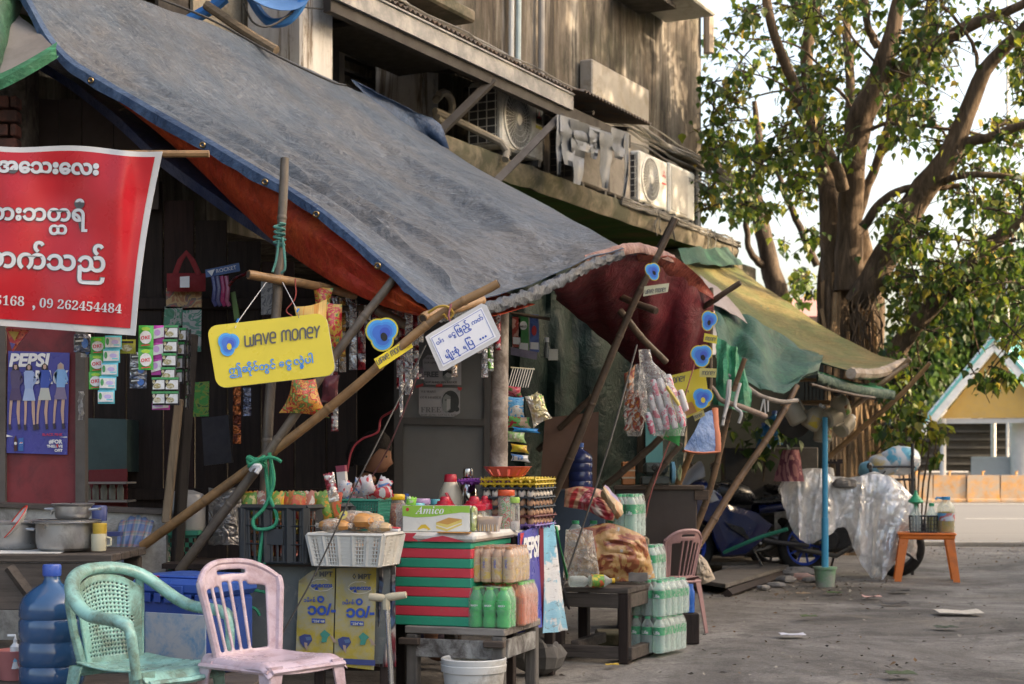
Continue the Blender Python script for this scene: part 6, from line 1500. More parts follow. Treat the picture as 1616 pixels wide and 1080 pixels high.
ink('ေ',441,579,21,BLU[1],WS,YW,o,.55,0,a_,fit=8);ink('ငွ',451,578,21,BLU[1],WS,YW,o,.55,0,a_,fit=10)
b=MB();b.tube([P(371,518,YW(371,500)-.004)-o,P(376,507,6.6)-o,P(420,446,7.1)-o],.0018,5);part('string',b,flat('string_white',(.5,.5,.5),.5),WS)
b=MB();b.tube([P(472,502,YW(472,500)-.004)-o,P(469,490,6.6)-o,P(446,446,7.1)-o],.0018,5);part('string',b,MATS['string_white'],WS)
for(u,v)in((375,507),(470,491)):
 b=MB();b.tube([P(u-1.5,v+2,6.595)-o,P(u+2,v-4,6.595)-o],.004,5);part('bead',b,BLU[1],WS)
FS=thing('flower_sign','blue flower shaped card with a dark hole above the slanting orange bamboo','sign',P(604,552,6.95));o=FS.location
flower(FS,604,528,26.5,lambda u,v:6.92,o,.35,M('hole_dark',(.02,.02,.02),.8),YEL)
Yw2=lambda u,v:6.88+.002*(u-620)
TS=thing('name_card','yellow card strip with black lettering tied on the slanting orange bamboo','sign',P(620,575,6.9));o=TS.location
b=MB();plate(b,[(590,567),(645,533),(652,548),(599,583)],Yw2,.003,0,o);part('card',b,YEL,TS)
wave_word('wave money',597,576,52,8,TS,Yw2,o,radians(32),.004,wd=.15)
Yc=lambda u,v:6.8+.0009*(u-700)
CS=thing('plastic_sign','white laminated sign with blue Burmese print tilted on the tarp corner stub','sign',P(730,585,6.8));o=CS.location
b=MB();plate(b,[(671,532),(679,526),(760,479),(768,482),(790,530),(787,537),(702,585),(694,585)],Yc,.004,0,o);part('laminate',b,M('laminate',(.5,.52,.56),.2,.08,6,coat=.4),CS)
b=MB();plate(b,[(678,533),(760,485),(783,532),(699,579)],Yc,.001,0,o,.003);part('paper',b,M('sign_paper',(.66,.69,.76),.5,.05,8),CS)
cl_=[(681,534),(759,488.5),(779,531),(700,575)]
loop_print([(u,-v,0)for u,v in cl_],.6,INKB,CS,closed=True)if False else None
b=MB()
for i in range(4):
 (u0,v0),(u1,v1)=cl_[i],cl_[(i+1)%4];l=sqrt((u1-u0)**2+(v1-v0)**2);nx,ny=-(v1-v0)/l*.35,(u1-u0)/l*.35
 vs=[P(x,y,Yc(x,y)-.0042)-o for x,y in((u0+nx,v0+ny),(u1+nx,v1+ny),(u1-nx,v1-ny),(u0-nx,v0-ny))];b.add(vs,[(0,1,2,3)])
part('printed_border',b,INKB,CS)
ac=radians(29.5)
def up(u,v,dx):return(u+dx*cos(ac),v-dx*sin(ac))
for tx,dx,fw in(('ဝန်း',0,13),('ေ',22,5),('ငွ',28,6),('ြဖည့်',36,24),('ကတ်',64,20)):
 u,v=up(690,545,dx);ink(tx,u,v,12,INKB,CS,Yc,o,.25,0,ac,fit=fw)
for tx,dx,fw in(('မျိုးစုံ',0,24),('ရ',31,6),('ြပီ',39,11),('...',60,13)):
 u,v=up(705,567,dx);ink(tx,u,v,12,INKB,CS,Yc,o,.25,0,ac,fit=fw)
chip=prints('chip_gold',[(.55,.2,.04),(.6,.3,.05),(.5,.05,.03),(.12,.25,.05),(.6,.42,.1)],40,.25,.0,.6)
chr_=prints('chip_red',[(.4,.02,.03),(.5,.04,.04),(.5,.3,.05),(.1,.25,.08)],36,.25,0,.6)
stripes=None
def bagmesh(px,Y,bulge,seed,n=9):
 """pillow bag from an outline quad (tl,tr,br,bl) in px"""
 tl,tr,br_,bl=[V((q[0],q[1],0))for q in px];rows=[]
 for i in range(n+1):
  r=[]
  for j in range(n+1):
   a,c=i/n,j/n;c2=.5+(c-.5)*(1-.16*sin(pi*a));a2=a+.05*sin(pi*c)*(.5-a)*2;q=tl.lerp(tr,c2).lerp(bl.lerp(br_,c2),a2);bu=sin(pi*c)**.8*sin(pi*a)**.9
   wr=.45*mnoise.noise(V((a*5+seed,c*5,seed*2.1)))+.3*abs(mnoise.noise(V((a*12,c*12+seed,1))))
   r.append(P(q.x,q.y,Y)+V((0,-bulge*(bu+wr*bu),0)))
  rows.append(r)
 return rows
def chipbag(lb,px,Y,bulge,mt,seed,cat='snack bag',name='snack_bag',group=None):
 b=MB();rows=bagmesh(px,Y,bulge,seed);b.grid([r[::-1]for r in rows])
 b.grid([[V((p.x,2*Y-p.y*1.0 if p.y<Y else Y+.002,p.z))if 0 else V((p.x,Y+(Y-p.y)*.8+.002,p.z))for p in r]for r in rows])
 return one(name,b,mt,lb,cat,group)
chipbag('orange striped snack bag sticking up behind the right end of the yellow sign',[(464,484),(516,472),(524,560),(470,562)],7.0,.03,prints('chip_orange',[(.6,.26,.04),(.65,.4,.1),(.6,.3,.05)],30,.3,st=(1,.1,.05)),1)
chipbag('orange and yellow snack bag hanging below the yellow sign',[(462,596),(498,598),(520,660),(440,652)],7.02,.045,chip,2)
chipbag('red snack bag hanging behind the orange striped one',[(505,470),(540,480),(545,560),(512,560)],7.25,.04,chr_,3)
chipbag('dark red snack packet above the yellow sign, under the stick',[(492,448),(526,455),(520,500),(498,490)],7.4,.03,chr_,4)
chipbag('dark maroon packet hanging right of the yellow sign',[(508,588),(536,592),(534,640),(506,636)],7.35,.03,prints('chip_maroon',[(.1,.02,.03),(.16,.03,.04),(.2,.1,.1)],14),5)
fo=[foil('foil_silver',(.5,.5,.5),(.2,.04,.05)),foil('foil_silver2',(.55,.54,.52),(.32,.32,.34)),foil('foil_gold',(.45,.25,.06),(.5,.45,.4)),foil('foil_red',(.3,.03,.04),(.45,.4,.4)),foil('foil_green',(.2,.45,.1),(.5,.5,.48))]
fme=[]
for k,mt in enumerate(fo):
 rows=[]
 for i in range(7):
  a=i/6;rows.append([V((x*.019*(1 if 0<i<6 else 1.02),-.012*sin(pi*a)*c+.003*noise1(i*1.7+x*3,k),-a*.082))for x,c in((-1,0),(-.5,.8),(0,1),(.5,.8),(1,0))])
 b=MB();b.sheet(rows,.0015);fme.append(b.mesh('sachet',mt))
CH=[(528,468,690,0,.9),(540,470,600,2,.9),(557,478,608,1,1),(571,480,606,3,1),(580,482,540,1,.9),(593,486,540,0,.9),(610,490,545,1,.9),(634,492,632,3,.8),(645,492,632,1,1),(655,494,600,0,1),(664,498,560,1,.8),(630,560,630,3,.7),(524,480,560,2,.9),(514,470,560,3,1),(717,575,606,2,.8),(765,505,600,1,.9),(774,505,600,4,.8),(785,485,575,3,.9),(758,540,575,1,.7),(550,470,520,1,.9),(602,486,520,2,.9),(622,490,560,1,.9),(520,560,640,0,.9)]
for i,(u,v0,v1,k,s_)in enumerate(CH):
 Y=(7.7,7.75,7.65,7.8)[i%4]if u<700 else 8.0
 wn=('silver','pale silver','golden','red and silver','green and silver')[k]
 pos='at the left of the dark doorway' if u<545 else 'left of the blue flower card' if u<585 else 'behind the blue flower card' if u<628 else 'right of the blue flower card' if u<700 else 'below and right of the white sign'
 t=thing('sachet_chain',wn+' chain of sachets hanging '+pos,'sachet chain',P(u,v0,Y),0,'shiny sachet chains under the roof')
 h=.082*s_;n=max(1,int((v1-v0)*Y/F/h))
 for q in range(n):
  c=part('sachet',fme[k],None,t,(.003*noise1(q*2.1,i),0,-q*h),(.06*noise1(q,i),0,.5*noise1(q*.7,i*.3)));c.scale=(s_,s_,s_)
 t['label']=t['label']+(', '+('longest','second','third','short','thin','narrow','crinkled','straight','outer','inner','rear','front','small')[i%13]if 1 else '')
t=thing('sachet_chain','thin long strip of white sachets hanging lowest in the doorway','sachet chain',P(633,570,7.7),0,'shiny sachet chains under the roof')
for q in range(5):c=part('sachet',fme[1],None,t,(0,0,-q*.055));c.scale=(.5,.6,.66)
b=MB();plate(b,[(636,580),(668,580),(669,598),(636,598)],lambda u,v:7.9,.03);one('small_box',b,prints('box_redwhite',[(.4,.03,.04),(.5,.5,.5),(.1,.08,.1),(.5,.48,.45)],20),'small red and white box on a ledge in the doorway','box')
cg_=M('cupboard_grey',(.1,.103,.1),.6,.15,4,.1,40,dirt=(.1,.1,.095),da=.5,ds=8);ck=M('cupboard_frame',(.045,.043,.04),.6,.2,4)
CB=thing('cupboard','tall grey panelled cupboard in dark frame behind the jars','cupboard',P(703,870,9.0));o=CB.location;Yk=lambda u,v:9.0
for pts in([(622,470),(636,470),(636,880),(622,880)],[(764,470),(780,470),(780,880),(764,880)],[(636,659),(764,662),(764,672),(636,670)],[(636,866),(764,866),(764,880),(636,880)],[(636,465),(764,465),(764,482),(636,482)]):
 b=MB();plate(b,pts,Yk,.05,0,o);part('frame',b,ck,CB)
for pts in([(636,482),(764,482),(764,662),(636,659)],[(636,670),(764,672),(764,866),(636,866)]):
 b=MB();plate(b,pts,lambda u,v:9.02,.02,0,o);part('panel',b,cg_,CB)
b=MB();plate(b,[(530,470),(622,470),(622,900),(530,900)],lambda u,v:9.75,.03);one('doorway_shade_sheet',b,M('doorway_shade',(.02,.018,.018),.9,.3,3),'dark sheet standing in for the shade in the doorway behind the seller','backdrop')  # near-black sheet painted in place of the shade inside the doorway
pp=M('notice_paper',(.27,.27,.28),.7,.08,8)
def notice(lb,pts,head,lines,free,name_):
 t=thing('notice',lb,'notice',P(695,650,8.98));oo=t.location;Yn=lambda u,v:9.012
 b=MB();plate(b,pts,Yn,.002,0,oo);part('paper',b,pp,t)
 for(tx,u,v,h,fw,bo_)in lines:ink(tx,u,v,h,INKG,t,Yn,oo,bo_,fit=fw,off=.003)
 b=MB()
 for(c,m,k)in head:plate(b,c,Yn,.0005,m,oo,.003+.0005*k)
 part('printed_portrait',b,[flat('halftone_dark',(.025,.03,.03),.7),flat('halftone_mid',(.16,.18,.18),.7),flat('halftone_light',(.28,.29,.29),.7)],t)
 return t
n1=notice('lower paper notice with a dark printed portrait on the grey cupboard',[(661,611),(726,613),(726,652),(716,658),(664,657),(661,652)],[(ell(711,634,13.5,17.5),0,0),([(698,640),(699,628),(704,622),(711,626),(711,646),(704,652),(699,648)],1,1),([(705,630),(711,630),(710,645),(705,649)],2,2),(ell(721,646,4,4),0,1),([(702,631),(705,630.5),(705,632),(702,632.5)],0,3)],[('𝐖𝐄 𝐖𝐀𝐍𝐓',664,620,6,24,0),('𝐎𝐔𝐑 𝐋𝐄𝐀𝐃𝐄𝐑',663,629,6,33,0),('𝐅𝐑𝐄𝐄',664,651,12,32,0),('𝐃𝐀𝐖 𝐀𝐔𝐍𝐆 𝐒𝐀𝐍 𝐒𝐔𝐔 𝐊𝐘𝐈',664,656.5,5,56,0)],1,1)
n2=notice('upper paper notice reading free, partly hidden by the white sign',[(667,568),(675,560),(728,565),(728,608),(672,607),(668,600)],[(ell(706,592,8,10),1,0),(ell(708,590,5.5,6),2,1),([(699,586),(714,584),(716,592),(706,588),(699,594)],0,2)],[('WE WANT',671,567,4.5,20,.1),('OUR LEADER',669,574,4.5,25,.1),('FREE',668,595,10,24,.45),('DAW AUNG SAN SUU KYI',669,605,6,52,.3)],1,1)
for(pts,lb)in(([(656,609),(668,605),(668,609),(657,613)],'red tape scrap at the left corner of the lower notice'),([(688,607),(698,606),(698,611),(688,611)],'red tape scrap between the two notices'),([(722,611),(730,612),(727,617),(723,615)],'red tape scrap at the right corner of the lower notice')):
 b=MB();plate(b,pts,lambda u,v:9.004,.001);one('tape',b,flat('tape_red',(.35,.03,.03),.5),lb,'tape')
PB=thing('person','seller with dark tied hair in a purple patterned blouse looking down','person',(PX(570,8.75),8.75,.5),0)
def skinned(name,verts,edges,mt,parent,sub=2):
 me=bpy.data.meshes.new(name);me.from_pydata([v[:3]for v in verts],edges,[]);o_=link(name,me,parent)
 m_=o_.modifiers.new('skin','SKIN');m_.use_smooth_shade=True
 for i,v in enumerate(verts):me.skin_vertices[0].data[i].radius=(v[3],v[4]if len(v)>4 else v[3])
 me.skin_vertices[0].data[0].use_root=True
 s_=o_.modifiers.new('sub','SUBSURF');s_.levels=sub;s_.render_levels=sub
 me.materials.append(mt);return o_
sk=M('skin',(.2,.095,.055),.5,.12,8,.03)
skinned('body',[(0,0,.02,.15,.12),(0,0,.2,.13,.1),(.01,0,.36,.155,.1),(.015,0,.47,.12,.085),(.03,0,.53,.055),(.05,0,.59,.052),(-.0,-.16,.44,.055),(.06,-.2,.24,.042),(.2,-.16,.12,.034),(.27,-.13,.1,.028),(0,.16,.44,.055),(.06,.2,.24,.042),(.2,.14,.12,.034),(.27,.11,.1,.028),(.2,-.09,0,.08),(.4,-.1,-.02,.062),(.4,-.1,-.26,.05),(.39,-.1,-.42,.036),(.5,-.1,-.435,.03),(.2,.09,0,.08),(.4,.1,-.02,.062),(.4,.1,-.26,.05),(.39,.1,-.42,.036),(.5,.1,-.435,.03)],[(0,1),(1,2),(2,3),(3,4),(4,5),(3,6),(6,7),(7,8),(8,9),(3,10),(10,11),(11,12),(12,13),(0,14),(14,15),(15,16),(16,17),(17,18),(0,19),(19,20),(20,21),(21,22),(22,23)],sk,PB)
hb=MB();secs=[(-.115,.03,.035,.0),(-.10,.052,.045,.022),(-.085,.07,.055,.028),(-.06,.082,.064,.02),(-.03,.089,.07,.012),(0,.094,.074,.006),(.03,.096,.076,.0),(.06,.092,.074,-.004),(.09,.076,.062,-.008),(.11,.05,.042,-.01),(.12,.005,.005,-.01)]
rows=[]
for(z,rx,ry,ox)in secs:
 r=[]
 for j in range(28):
  a=2*pi*j/28;x,y=cos(a)*rx+ox,sin(a)*ry
  f=max(0,cos(a))**14
  if f>0:
   x+=f*(.024*math.exp(-((z+.035)/.014)**2)+.012*math.exp(-((z+.015)/.022)**2)+.010*math.exp(-((z+.066)/.006)**2)+.009*math.exp(-((z+.080)/.006)**2)-.006*math.exp(-((z+.073)/.003)**2)+.008*math.exp(-((z+.103)/.012)**2))
  e=math.exp(-((abs(a if a<pi else a-2*pi)-.42)/.16)**2)*math.exp(-((z-.0)/.014)**2);x-=.010*e
  r.append(V((x,y,z)))
 rows.append(r)
hb.grid(rows,cv=True);hb.add(rows[0],[tuple(range(28))[::-1]])
for s_ in(-1,1):hb.lathe([(.001,0),(.012,.004),(.016,.0),(.012,-.006),(.001,-.004)],10,M=Matrix.Translation((-.005,s_*.076,-.02))@rot('X',s_*-pi/2)@Matrix.Scale(1.6,4,(0,1,0)))
hd=part('head',hb,sk,PB,(.075,0,.70),(0,radians(17),radians(-8)),60);hd.scale=(.93,.93,.95)
b=MB()
for s_ in(-1,1):b.lathe([(.001,.009),(.007,.006),(.009,0)],10,M=Matrix.Translation((.082,s_*.034,.001))@rot('Y',pi/2))
part('eye',b,flat('eye_dark',(.02,.015,.012),.3),hd)['kind']='stuff'
b=MB();b.tube([(.088,-.018,-.073),(.0985,0,-.0735),(.088,.018,-.073)],.004,6);part('mouth',b,flat('lip',(.22,.06,.05),.5),hd)
hr_=MB();rows=[]
for i in range(9):
 a=i/8;ph=lerp(-.1,1.0,a);r=[]
 for j in range(28):
  t_=2*pi*j/28;z=lerp(lerp(-.095,.04,min(1,max(0,(cos(t_)+.05)/.5))**.7),.137,a)
  k=sqrt(max(0,1-((z-.01)/.1285)**2))if z>.01 else 1
  r.append(V((cos(t_)*(.106)*k-.006,sin(t_)*.088*k,z+.003*noise1(j*1.7,i))))
 rows.append(r)
hr_.grid(rows,cv=True);hr_.add(rows[-1],[tuple(range(28))]);part('hair',hr_,M('hair_black',(.01,.008,.007),.75,.3,30,.5,80,spec=.2),hd)
b=MB();b.tube([(-.09,0,.02),(-.125,.0,.0),(-.13,0,-.06),(-.115,0,-.12)],[.03,.042,.04,.015],10);part('hair_bun',b,MATS['hair_black'],hd)
cloth=M('blouse_purple',(.2,.08,.12),.9,.9,55,.2,90,dirt=(.42,.3,.36),da=.8,ds=40)
skinned('blouse',[(0,0,.0,.165,.135),(0,0,.2,.145,.115),(.01,0,.36,.17,.115),(.015,0,.47,.135,.098),(.022,0,.525,.07),(-.0,-.17,.44,.068),(.05,-.2,.3,.056),(-.0,.17,.44,.068),(.05,.2,.3,.056)],[(0,1),(1,2),(2,3),(3,4),(3,5),(5,6),(3,7),(7,8)],cloth,PB)
skinned('skirt',[(0,0,.0,.17,.14),(.12,0,.0,.15,.13),(.4,0,-.02,.13,.1),(.41,0,-.3,.13,.1),(.41,0,-.38,.135,.1)],[(0,1),(1,2),(2,3),(3,4)],M('longyi',(.08,.06,.09),.9,.5,10),PB)
b=MB();p=PB.location;b.box((p.x,p.y,.42),(.3,.3,.03),ch=.01)
for sx in(-1,1):
 for sy in(-1,1):b.box((p.x+sx*.12,p.y+sy*.12,.205),(.035,.035,.41))
one('stool',b,wood('stool_wood',(.16,.1,.06)),'low wooden stool under the seller in the doorway','stool')
# = COUNTERS AND GOODS
def rgrid(w_,h_,nx,nz,hole,y=0):pass
def lattice_box(t,wx,wy,h,mt,taper=1.0,bar=.008,holes=None,rim=.018,name='side',nx=9,nz=4):
 """open basket: four lattice sides as parts, a floor and a rim"""
 for k in range(4):
  L=wx if k%2==0 else wy;d=(wy if k%2==0 else wx)/2;b=MB();n_=max(3,int(nx*L/max(wx,wy)))
  def pt(x,z):
   s_=lerp(taper,1,z/h);return V((x*s_,-d*s_,z))
  def bar_(x0,z0,x1,z1,r):b.tube([pt(x0,z0),pt(x1,z1)],r,4,sm=False,flat=.6)
  for i in range(nz+1):bar_(-L/2,h*i/nz,L/2,h*i/nz,bar*(1.3 if i in(0,nz)else.8))
  for i in range(n_+1):
   x=-L/2+L*i/n_;wide=holes and(i%holes==0);bar_(x,0,x,h,bar*(2.6 if wide else.8))
  for(x0,x1)in(holes and[(.0,.0)]or[]):pass
  b.tube([pt(-L/2,h),pt(L/2,h)],rim*.6,4,sm=False);Mx=rot('Z',pi/2*k)
  b.v=[Mx@p for p in b.v];part(name,b,mt,t)
 b=MB();b.box((0,0,.004),(wx*taper,wy*taper,.008));part('floor',b,mt,t)
CT=thing('sheet_counter','grey sheet metal counter with two yellow advert posters on its front','counter',(PX(505,7.1),7.1,0),radians(-4));o=CT.location
Zc=.693;xl,xr=PX(372,7.05)-o.x,PX(622,7.05)-o.x
cs=M('sheet_grey',(.13,.15,.155),.5,.25,4,.1,40,dirt=(.25,.25,.24),da=.35,ds=18)
b=MB();b.box(((xl+xr)/2,.25,Zc-.012),(xr-xl,.6,.022),ch=.004);part('top',b,wood('counter_top',(.12,.1,.085),ax=0),CT)
b=MB();b.box(((xl+xr)/2,-.02,(Zc+.22)/2),(xr-xl-.03,.012,Zc-.24),ch=.003);part('front_sheet',b,cs,CT)
for x in(xl+.04,xr-.04,0):
 for y in(-.0,.5):b=MB();b.box((x,y,.33),(.045,.045,.66),ch=.004);part('leg',b,dkw,CT)
b=MB();b.box(((xl+xr)/2,.3,.2),(xr-xl-.1,.5,.02));part('lower_shelf',b,dkw,CT)
MP=M('poster_gold',(.42,.33,.045),.55,.35,5,.1,30,dirt=(.33,.33,.27),da=.75,ds=6);nv=flat('ink_navy',(.04,.06,.2),.5)
YM=lambda u,v:6.985+.0007*(505-u)*.0
def advert(lb,pts,u0,dv,curl):
 t=thing('advert_poster',lb,'poster',P(u0+30,1050,6.99));oo=t.location;Y_=lambda u,v:7.03-.00028*(u-505)*.7-.0
 b=MB();rows=[[None]*9 for _ in range(13)]
 (tlu,tlv),(tru,trv),(bru,brv),(blu,blv)=pts
 for i in range(13):
  for j in range(9):
   a,c=i/12,j/8;u=lerp(lerp(tlu,tru,c),lerp(blu,bru,c),a);v=lerp(lerp(tlv,trv,c),lerp(blv,brv,c),a)
   y=Y_(u,v)-.004-.004*mnoise.noise(V((a*4,c*3,u0)))
   if curl and a<.12 and c<.35:y-=.03*(1-a/.12)*(1-c/.35);v+=14*(1-a/.12)*(1-c/.35)
   rows[i][j]=P(u,v,y)-oo
 b.sheet(rows,.002);part('paper',b,MP,t)
 Yn=lambda u,v:Y_(u,v)-.006
 q=lambda x,y:(u0+x,902+dv+y)
 ink('MPT',*q(16,12),9,INKG,t,Yn,oo,.35,fit=21,off=.004);
 b=MB();plate(b,[q(10,3),q(13,8),q(10,13),q(7,8)],Yn,.0004,0,oo,.004);plate(b,[q(10,5.5),q(11.5,8),q(10,10.5),q(8.5,8)],Yn,.0004,1,oo,.005);part('printed_logo',b,[INKG,MP],t)
 b=MB();
 wv=[q(19+18.5*cos(k*.33)*(1+.05*sin(k*2.2)),25+9.5*sin(k*.33)*(1+.1*sin(k*3.1)))for k in range(17)]
 for i in range(16):plate(b,[wv[i],wv[i+1],(wv[i+1][0],wv[i+1][1]+1.2),(wv[i][0],wv[i][1]+1.2)],Yn,.0003,0,oo,.004)
 part('printed_swirl',b,flat('ink_cream',(.6,.58,.5),.5),t)
 ink('ေ',*q(3,29),12,INKB,t,Yn,oo,.5,fit=5,off=.0045);ink('ရွှစကား',*q(8,29),12,INKB,t,Yn,oo,.5,fit=28,off=.0045)
 ink('၁မိနစ်',*q(-9,52),11,INKB,t,Yn,oo,.2,fit=19,off=.0045)
 ink('၁၀/-',*q(-3,72),27,INKB,t,Yn,oo,1.1,fit=45,off=.0045);b=MB()
 rr_=[q(18+5.6*cos(k*pi/10),48+5.6*sin(k*pi/10))for k in range(20)];ri=[q(18+2.6*cos(k*pi/10),48+2.6*sin(k*pi/10))for k in range(20)]
 for i in range(20):plate(b,[rr_[i],rr_[(i+1)%20],ri[(i+1)%20],ri[i]],Yn,.0003,0,oo,.0045)
 plate(b,[q(4,78),q(25,79),q(25,86),q(4,85)],Yn,.0004,0,oo,.0045);part('printed_marks',b,INKB,t)
 ink('*224*4#',*q(5,84.5),6,flat('ink_pale',(.55,.55,.45)),t,Yn,oo,.2,fit=19,off=.006)
 b=MB()
 plate(b,[q(-16,107),q(-8,103),q(2,104),q(5,112),q(-2,122),q(-8,124),q(-14,117)],Yn,.0004,0,oo,.004);plate(b,[q(-6,108),q(2,107),q(4,112),q(-4,113)],Yn,.0004,2,oo,.005);plate(b,[q(-8,116),q(-3,117),q(-3,130),q(-7,124)],Yn,.0004,3,oo,.005)
 plate(b,[q(17,103),q(24,96),q(34,104),q(28,109),q(20,108)],Yn,.0004,1,oo,.004);plate(b,[q(20,109),q(30,106),q(27,116),q(19,116)],Yn,.0004,1,oo,.0044);plate(b,[q(31,103),q(38,108),q(44,117),q(38,116)],Yn,.0004,3,oo,.004)
 part('printed_picture',b,[nv,flat('ink_jade',(.04,.25,.2)),flat('ink_teal',(.08,.15,.3)),flat('ink_flesh',(.36,.27,.22))],t)
 if not curl:
  b=MB();plate(b,[q(-14,137),q(43,140),q(43,149),q(-14,146)],Yn,.0004,0,oo,.004);part('printed_band',b,nv,t)
 return t
advert('left yellow advert poster with its top corner curled, on the grey counter',[(472,903),(529,897),(525,1052),(466,1048)],488,-4,True)
advert('right yellow advert poster beside the metal crutch, on the grey counter',[(531,897),(594,896),(590,1058),(527,1050)],549,0,False)
b=MB();rows=[[P(598+26*j/5,893+160*i/12,7.06-.02*sin(j*1.6+i*.4)-.01*noise1(i*.8,j))for j in range(6)]for i in range(13)];b.sheet(rows,.003)
one('folded_banner',b,prints('dark_red_banner',[(.2,.02,.03),(.14,.015,.025),(.3,.28,.28),(.03,.03,.05),(.05,.1,.2)],6),'crumpled dark red vinyl hanging between the yellow poster and the foam box','vinyl sheet')
p=P(620,1110,6.72);cr=thing('walking_crutch','metal stick with a padded cream cross handle leaning by the posters','crutch',(p.x,p.y,0));o=cr.location
b=MB();b.tube([V((0,.05,0)),P(610,945,6.8)-o],.012,10);part('shaft',b,M('steel_shaft',(.5,.5,.5),.25,.1,5,0,metal=.8),cr)
b=MB();b.tube(catmull([P(583,942,6.8)-o,P(605,944,6.79)-o,P(612,943,6.79)-o,P(641,939,6.78)-o],16),[.016,.017,.018,.018,.017,.016,.014,.012,.013,.014,.016,.017,.018,.018,.017,.016,.015],10);part('grip',b,M('grip_cream',(.45,.4,.29),.8,.2,20,.4,60),cr)
b=MB();b.tube([P(609,943,6.79)-o,P(610,962,6.79)-o],.017,8);part('collar',b,MATS['grip_cream'],cr)
ckm=M('crate_black',(.03,.034,.038),.45,.2,5);CR=thing('plastic_crate','black plastic crate full of noodle packs on the grey counter','crate',(PX(468,7.12),7.16,Zc),radians(-24))
lattice_box(CR,.335,.40,.245,ckm,.97,.009,4,.024,nx=14,nz=3)
b=MB()
for sx in(-1,1):
 for sy in(-1,1):b.box((sx*.162,sy*.195,.122),(.03,.03,.245),ch=.005)
b.box((0,-.2,.115),(.1,.008,.07));part('corner_posts',b,ckm,CR)['kind']='stuff'
nk=[prints('noodle_red',[(.45,.05,.04),(.5,.2,.06),(.55,.1,.05),(.1,.25,.06),(.6,.4,.25)],22),prints('noodle_yellow',[(.6,.42,.04),(.6,.3,.05),(.15,.3,.06),(.6,.5,.2)],20),prints('noodle_tan',[(.5,.3,.18),(.55,.45,.35),(.4,.15,.1),(.55,.5,.45)],20)]
def pouch(w_,h_,d_,seed,mt,n=7):
 b=MB();fr,bk_=[],[]
 for i in range(n+1):
  a=i/n;r,r2=[],[]
  for j in range(n+1):
   c=j/n;bu=(max(0,sin(pi*a)*sin(pi*c)))**.55*(1+.3*mnoise.noise(V((a*4+seed,c*4,seed*1.7))));zz=a*h_+(.006*(-1)**j if i==n else 0)*.6
   x=(c-.5)*w_*(1-.08*sin(pi*a));r.append(V((x,-d_*bu,zz)));r2.append(V((x,d_*bu*.9,zz)))
  fr.append(r);bk_.append(r2)
 b.grid(fr);b.grid([r[::-1]for r in bk_]);return b.mesh('packet',mt)
npm=[pouch(.085,.125,.022,k,nk[k%3])for k in range(6)]
def goods(me,name,lb,cat,loc,rt=(0,0,0),sc_=1.0,grp=None):
 o_=link(name,me);o_.location=loc;o_.rotation_euler=rt;o_.scale=(sc_,)*3;return tag(o_,lb,cat,grp)
ns_=[(394,1,'yellow noodle pack at the left end of the crate'),(402,0,'red noodle pack behind the yellow one at the left end'),(416,2,'tan noodle pack half behind the upright bamboo'),(434,1,'yellow green noodle pack just right of the upright bamboo'),(451,0,'red noodle pack leaning in the middle of the crate'),(468,3,'red noodle pack with a green corner right of the middle'),(486,2,'tan see-through noodle pack near the corner of the crate'),(498,5,'pale tan pack at the right rear of the crate'),(511,4,'yellow noodle pack lying low at the right of the crate'),(523,0,'dark red pack standing between the crate and the green basket')]
for i,(u,k,lb)in enumerate(ns_):
 Y=6.97+.035*abs(i-5)*.8+(.1 if i%3==1 else 0);p=P(u,797,Y);goods(npm[k],'noodle_pack',lb,'noodle pack',(p.x,p.y,p.z-.07),(.12*noise1(i*1.3,1),.25*noise1(i*1.9,2),radians(-20)+.4*noise1(i*1.1,3)),1.05,'noodle packs in the black crate')
b=MB();
for k in range(26):
 x=-.15+.3*(k%13)/12;z=.03+.1*(k//13)+.03;b.box((x,-.165,z),(.016,.03,.07),k%3,ch=.004)
for k in range(26):
 y=-.17+.34*(k%13)/12;z=.03+.1*(k//13)+.03;b.box((.135,y,z),(.03,.016,.07),k%3,ch=.004)
q=part('stacked_packs',b,[foil('pack_orange',(.6,.2,.06),(.35,.06,.04),.3),foil('pack_white',(.6,.5,.45),(.5,.15,.1),.3),foil('pack_rust',(.35,.1,.04),(.5,.4,.1),.3)],CR);q['kind']='stuff'
g=goods(pouch(.05,.13,.008,9,foil('wafer_silver',(.6,.55,.5),(.3,.04,.05))),'wafer_pack','tall silver and red wafer pack at the right end of the black crate','wafer pack',P(528,792,6.95),(0,radians(-12),0))
GB=thing('basket','teal green basket with blue and white packets beside the black crate','basket',(PX(575,7.45),7.45,P(0,838,7.3).z),radians(-12));gbm=M('basket_teal',(.025,.2,.15),.4,.15,6)
lattice_box(GB,.2,.2,.14,gbm,.9,.005,None,.012,nx=14,nz=9)
b=MB();b.box((0,0,.05),(.17,.17,.08));part('contents',b,flat('basket_dark',(.12,.02,.03)),GB)
pk=[prints('pack_bluewhite',[(.1,.25,.55),(.6,.6,.62),(.6,.55,.6),(.5,.05,.06)],26),prints('pack_redwhite',[(.5,.03,.04),(.6,.58,.56),(.55,.05,.06),(.5,.35,.1)],20)]
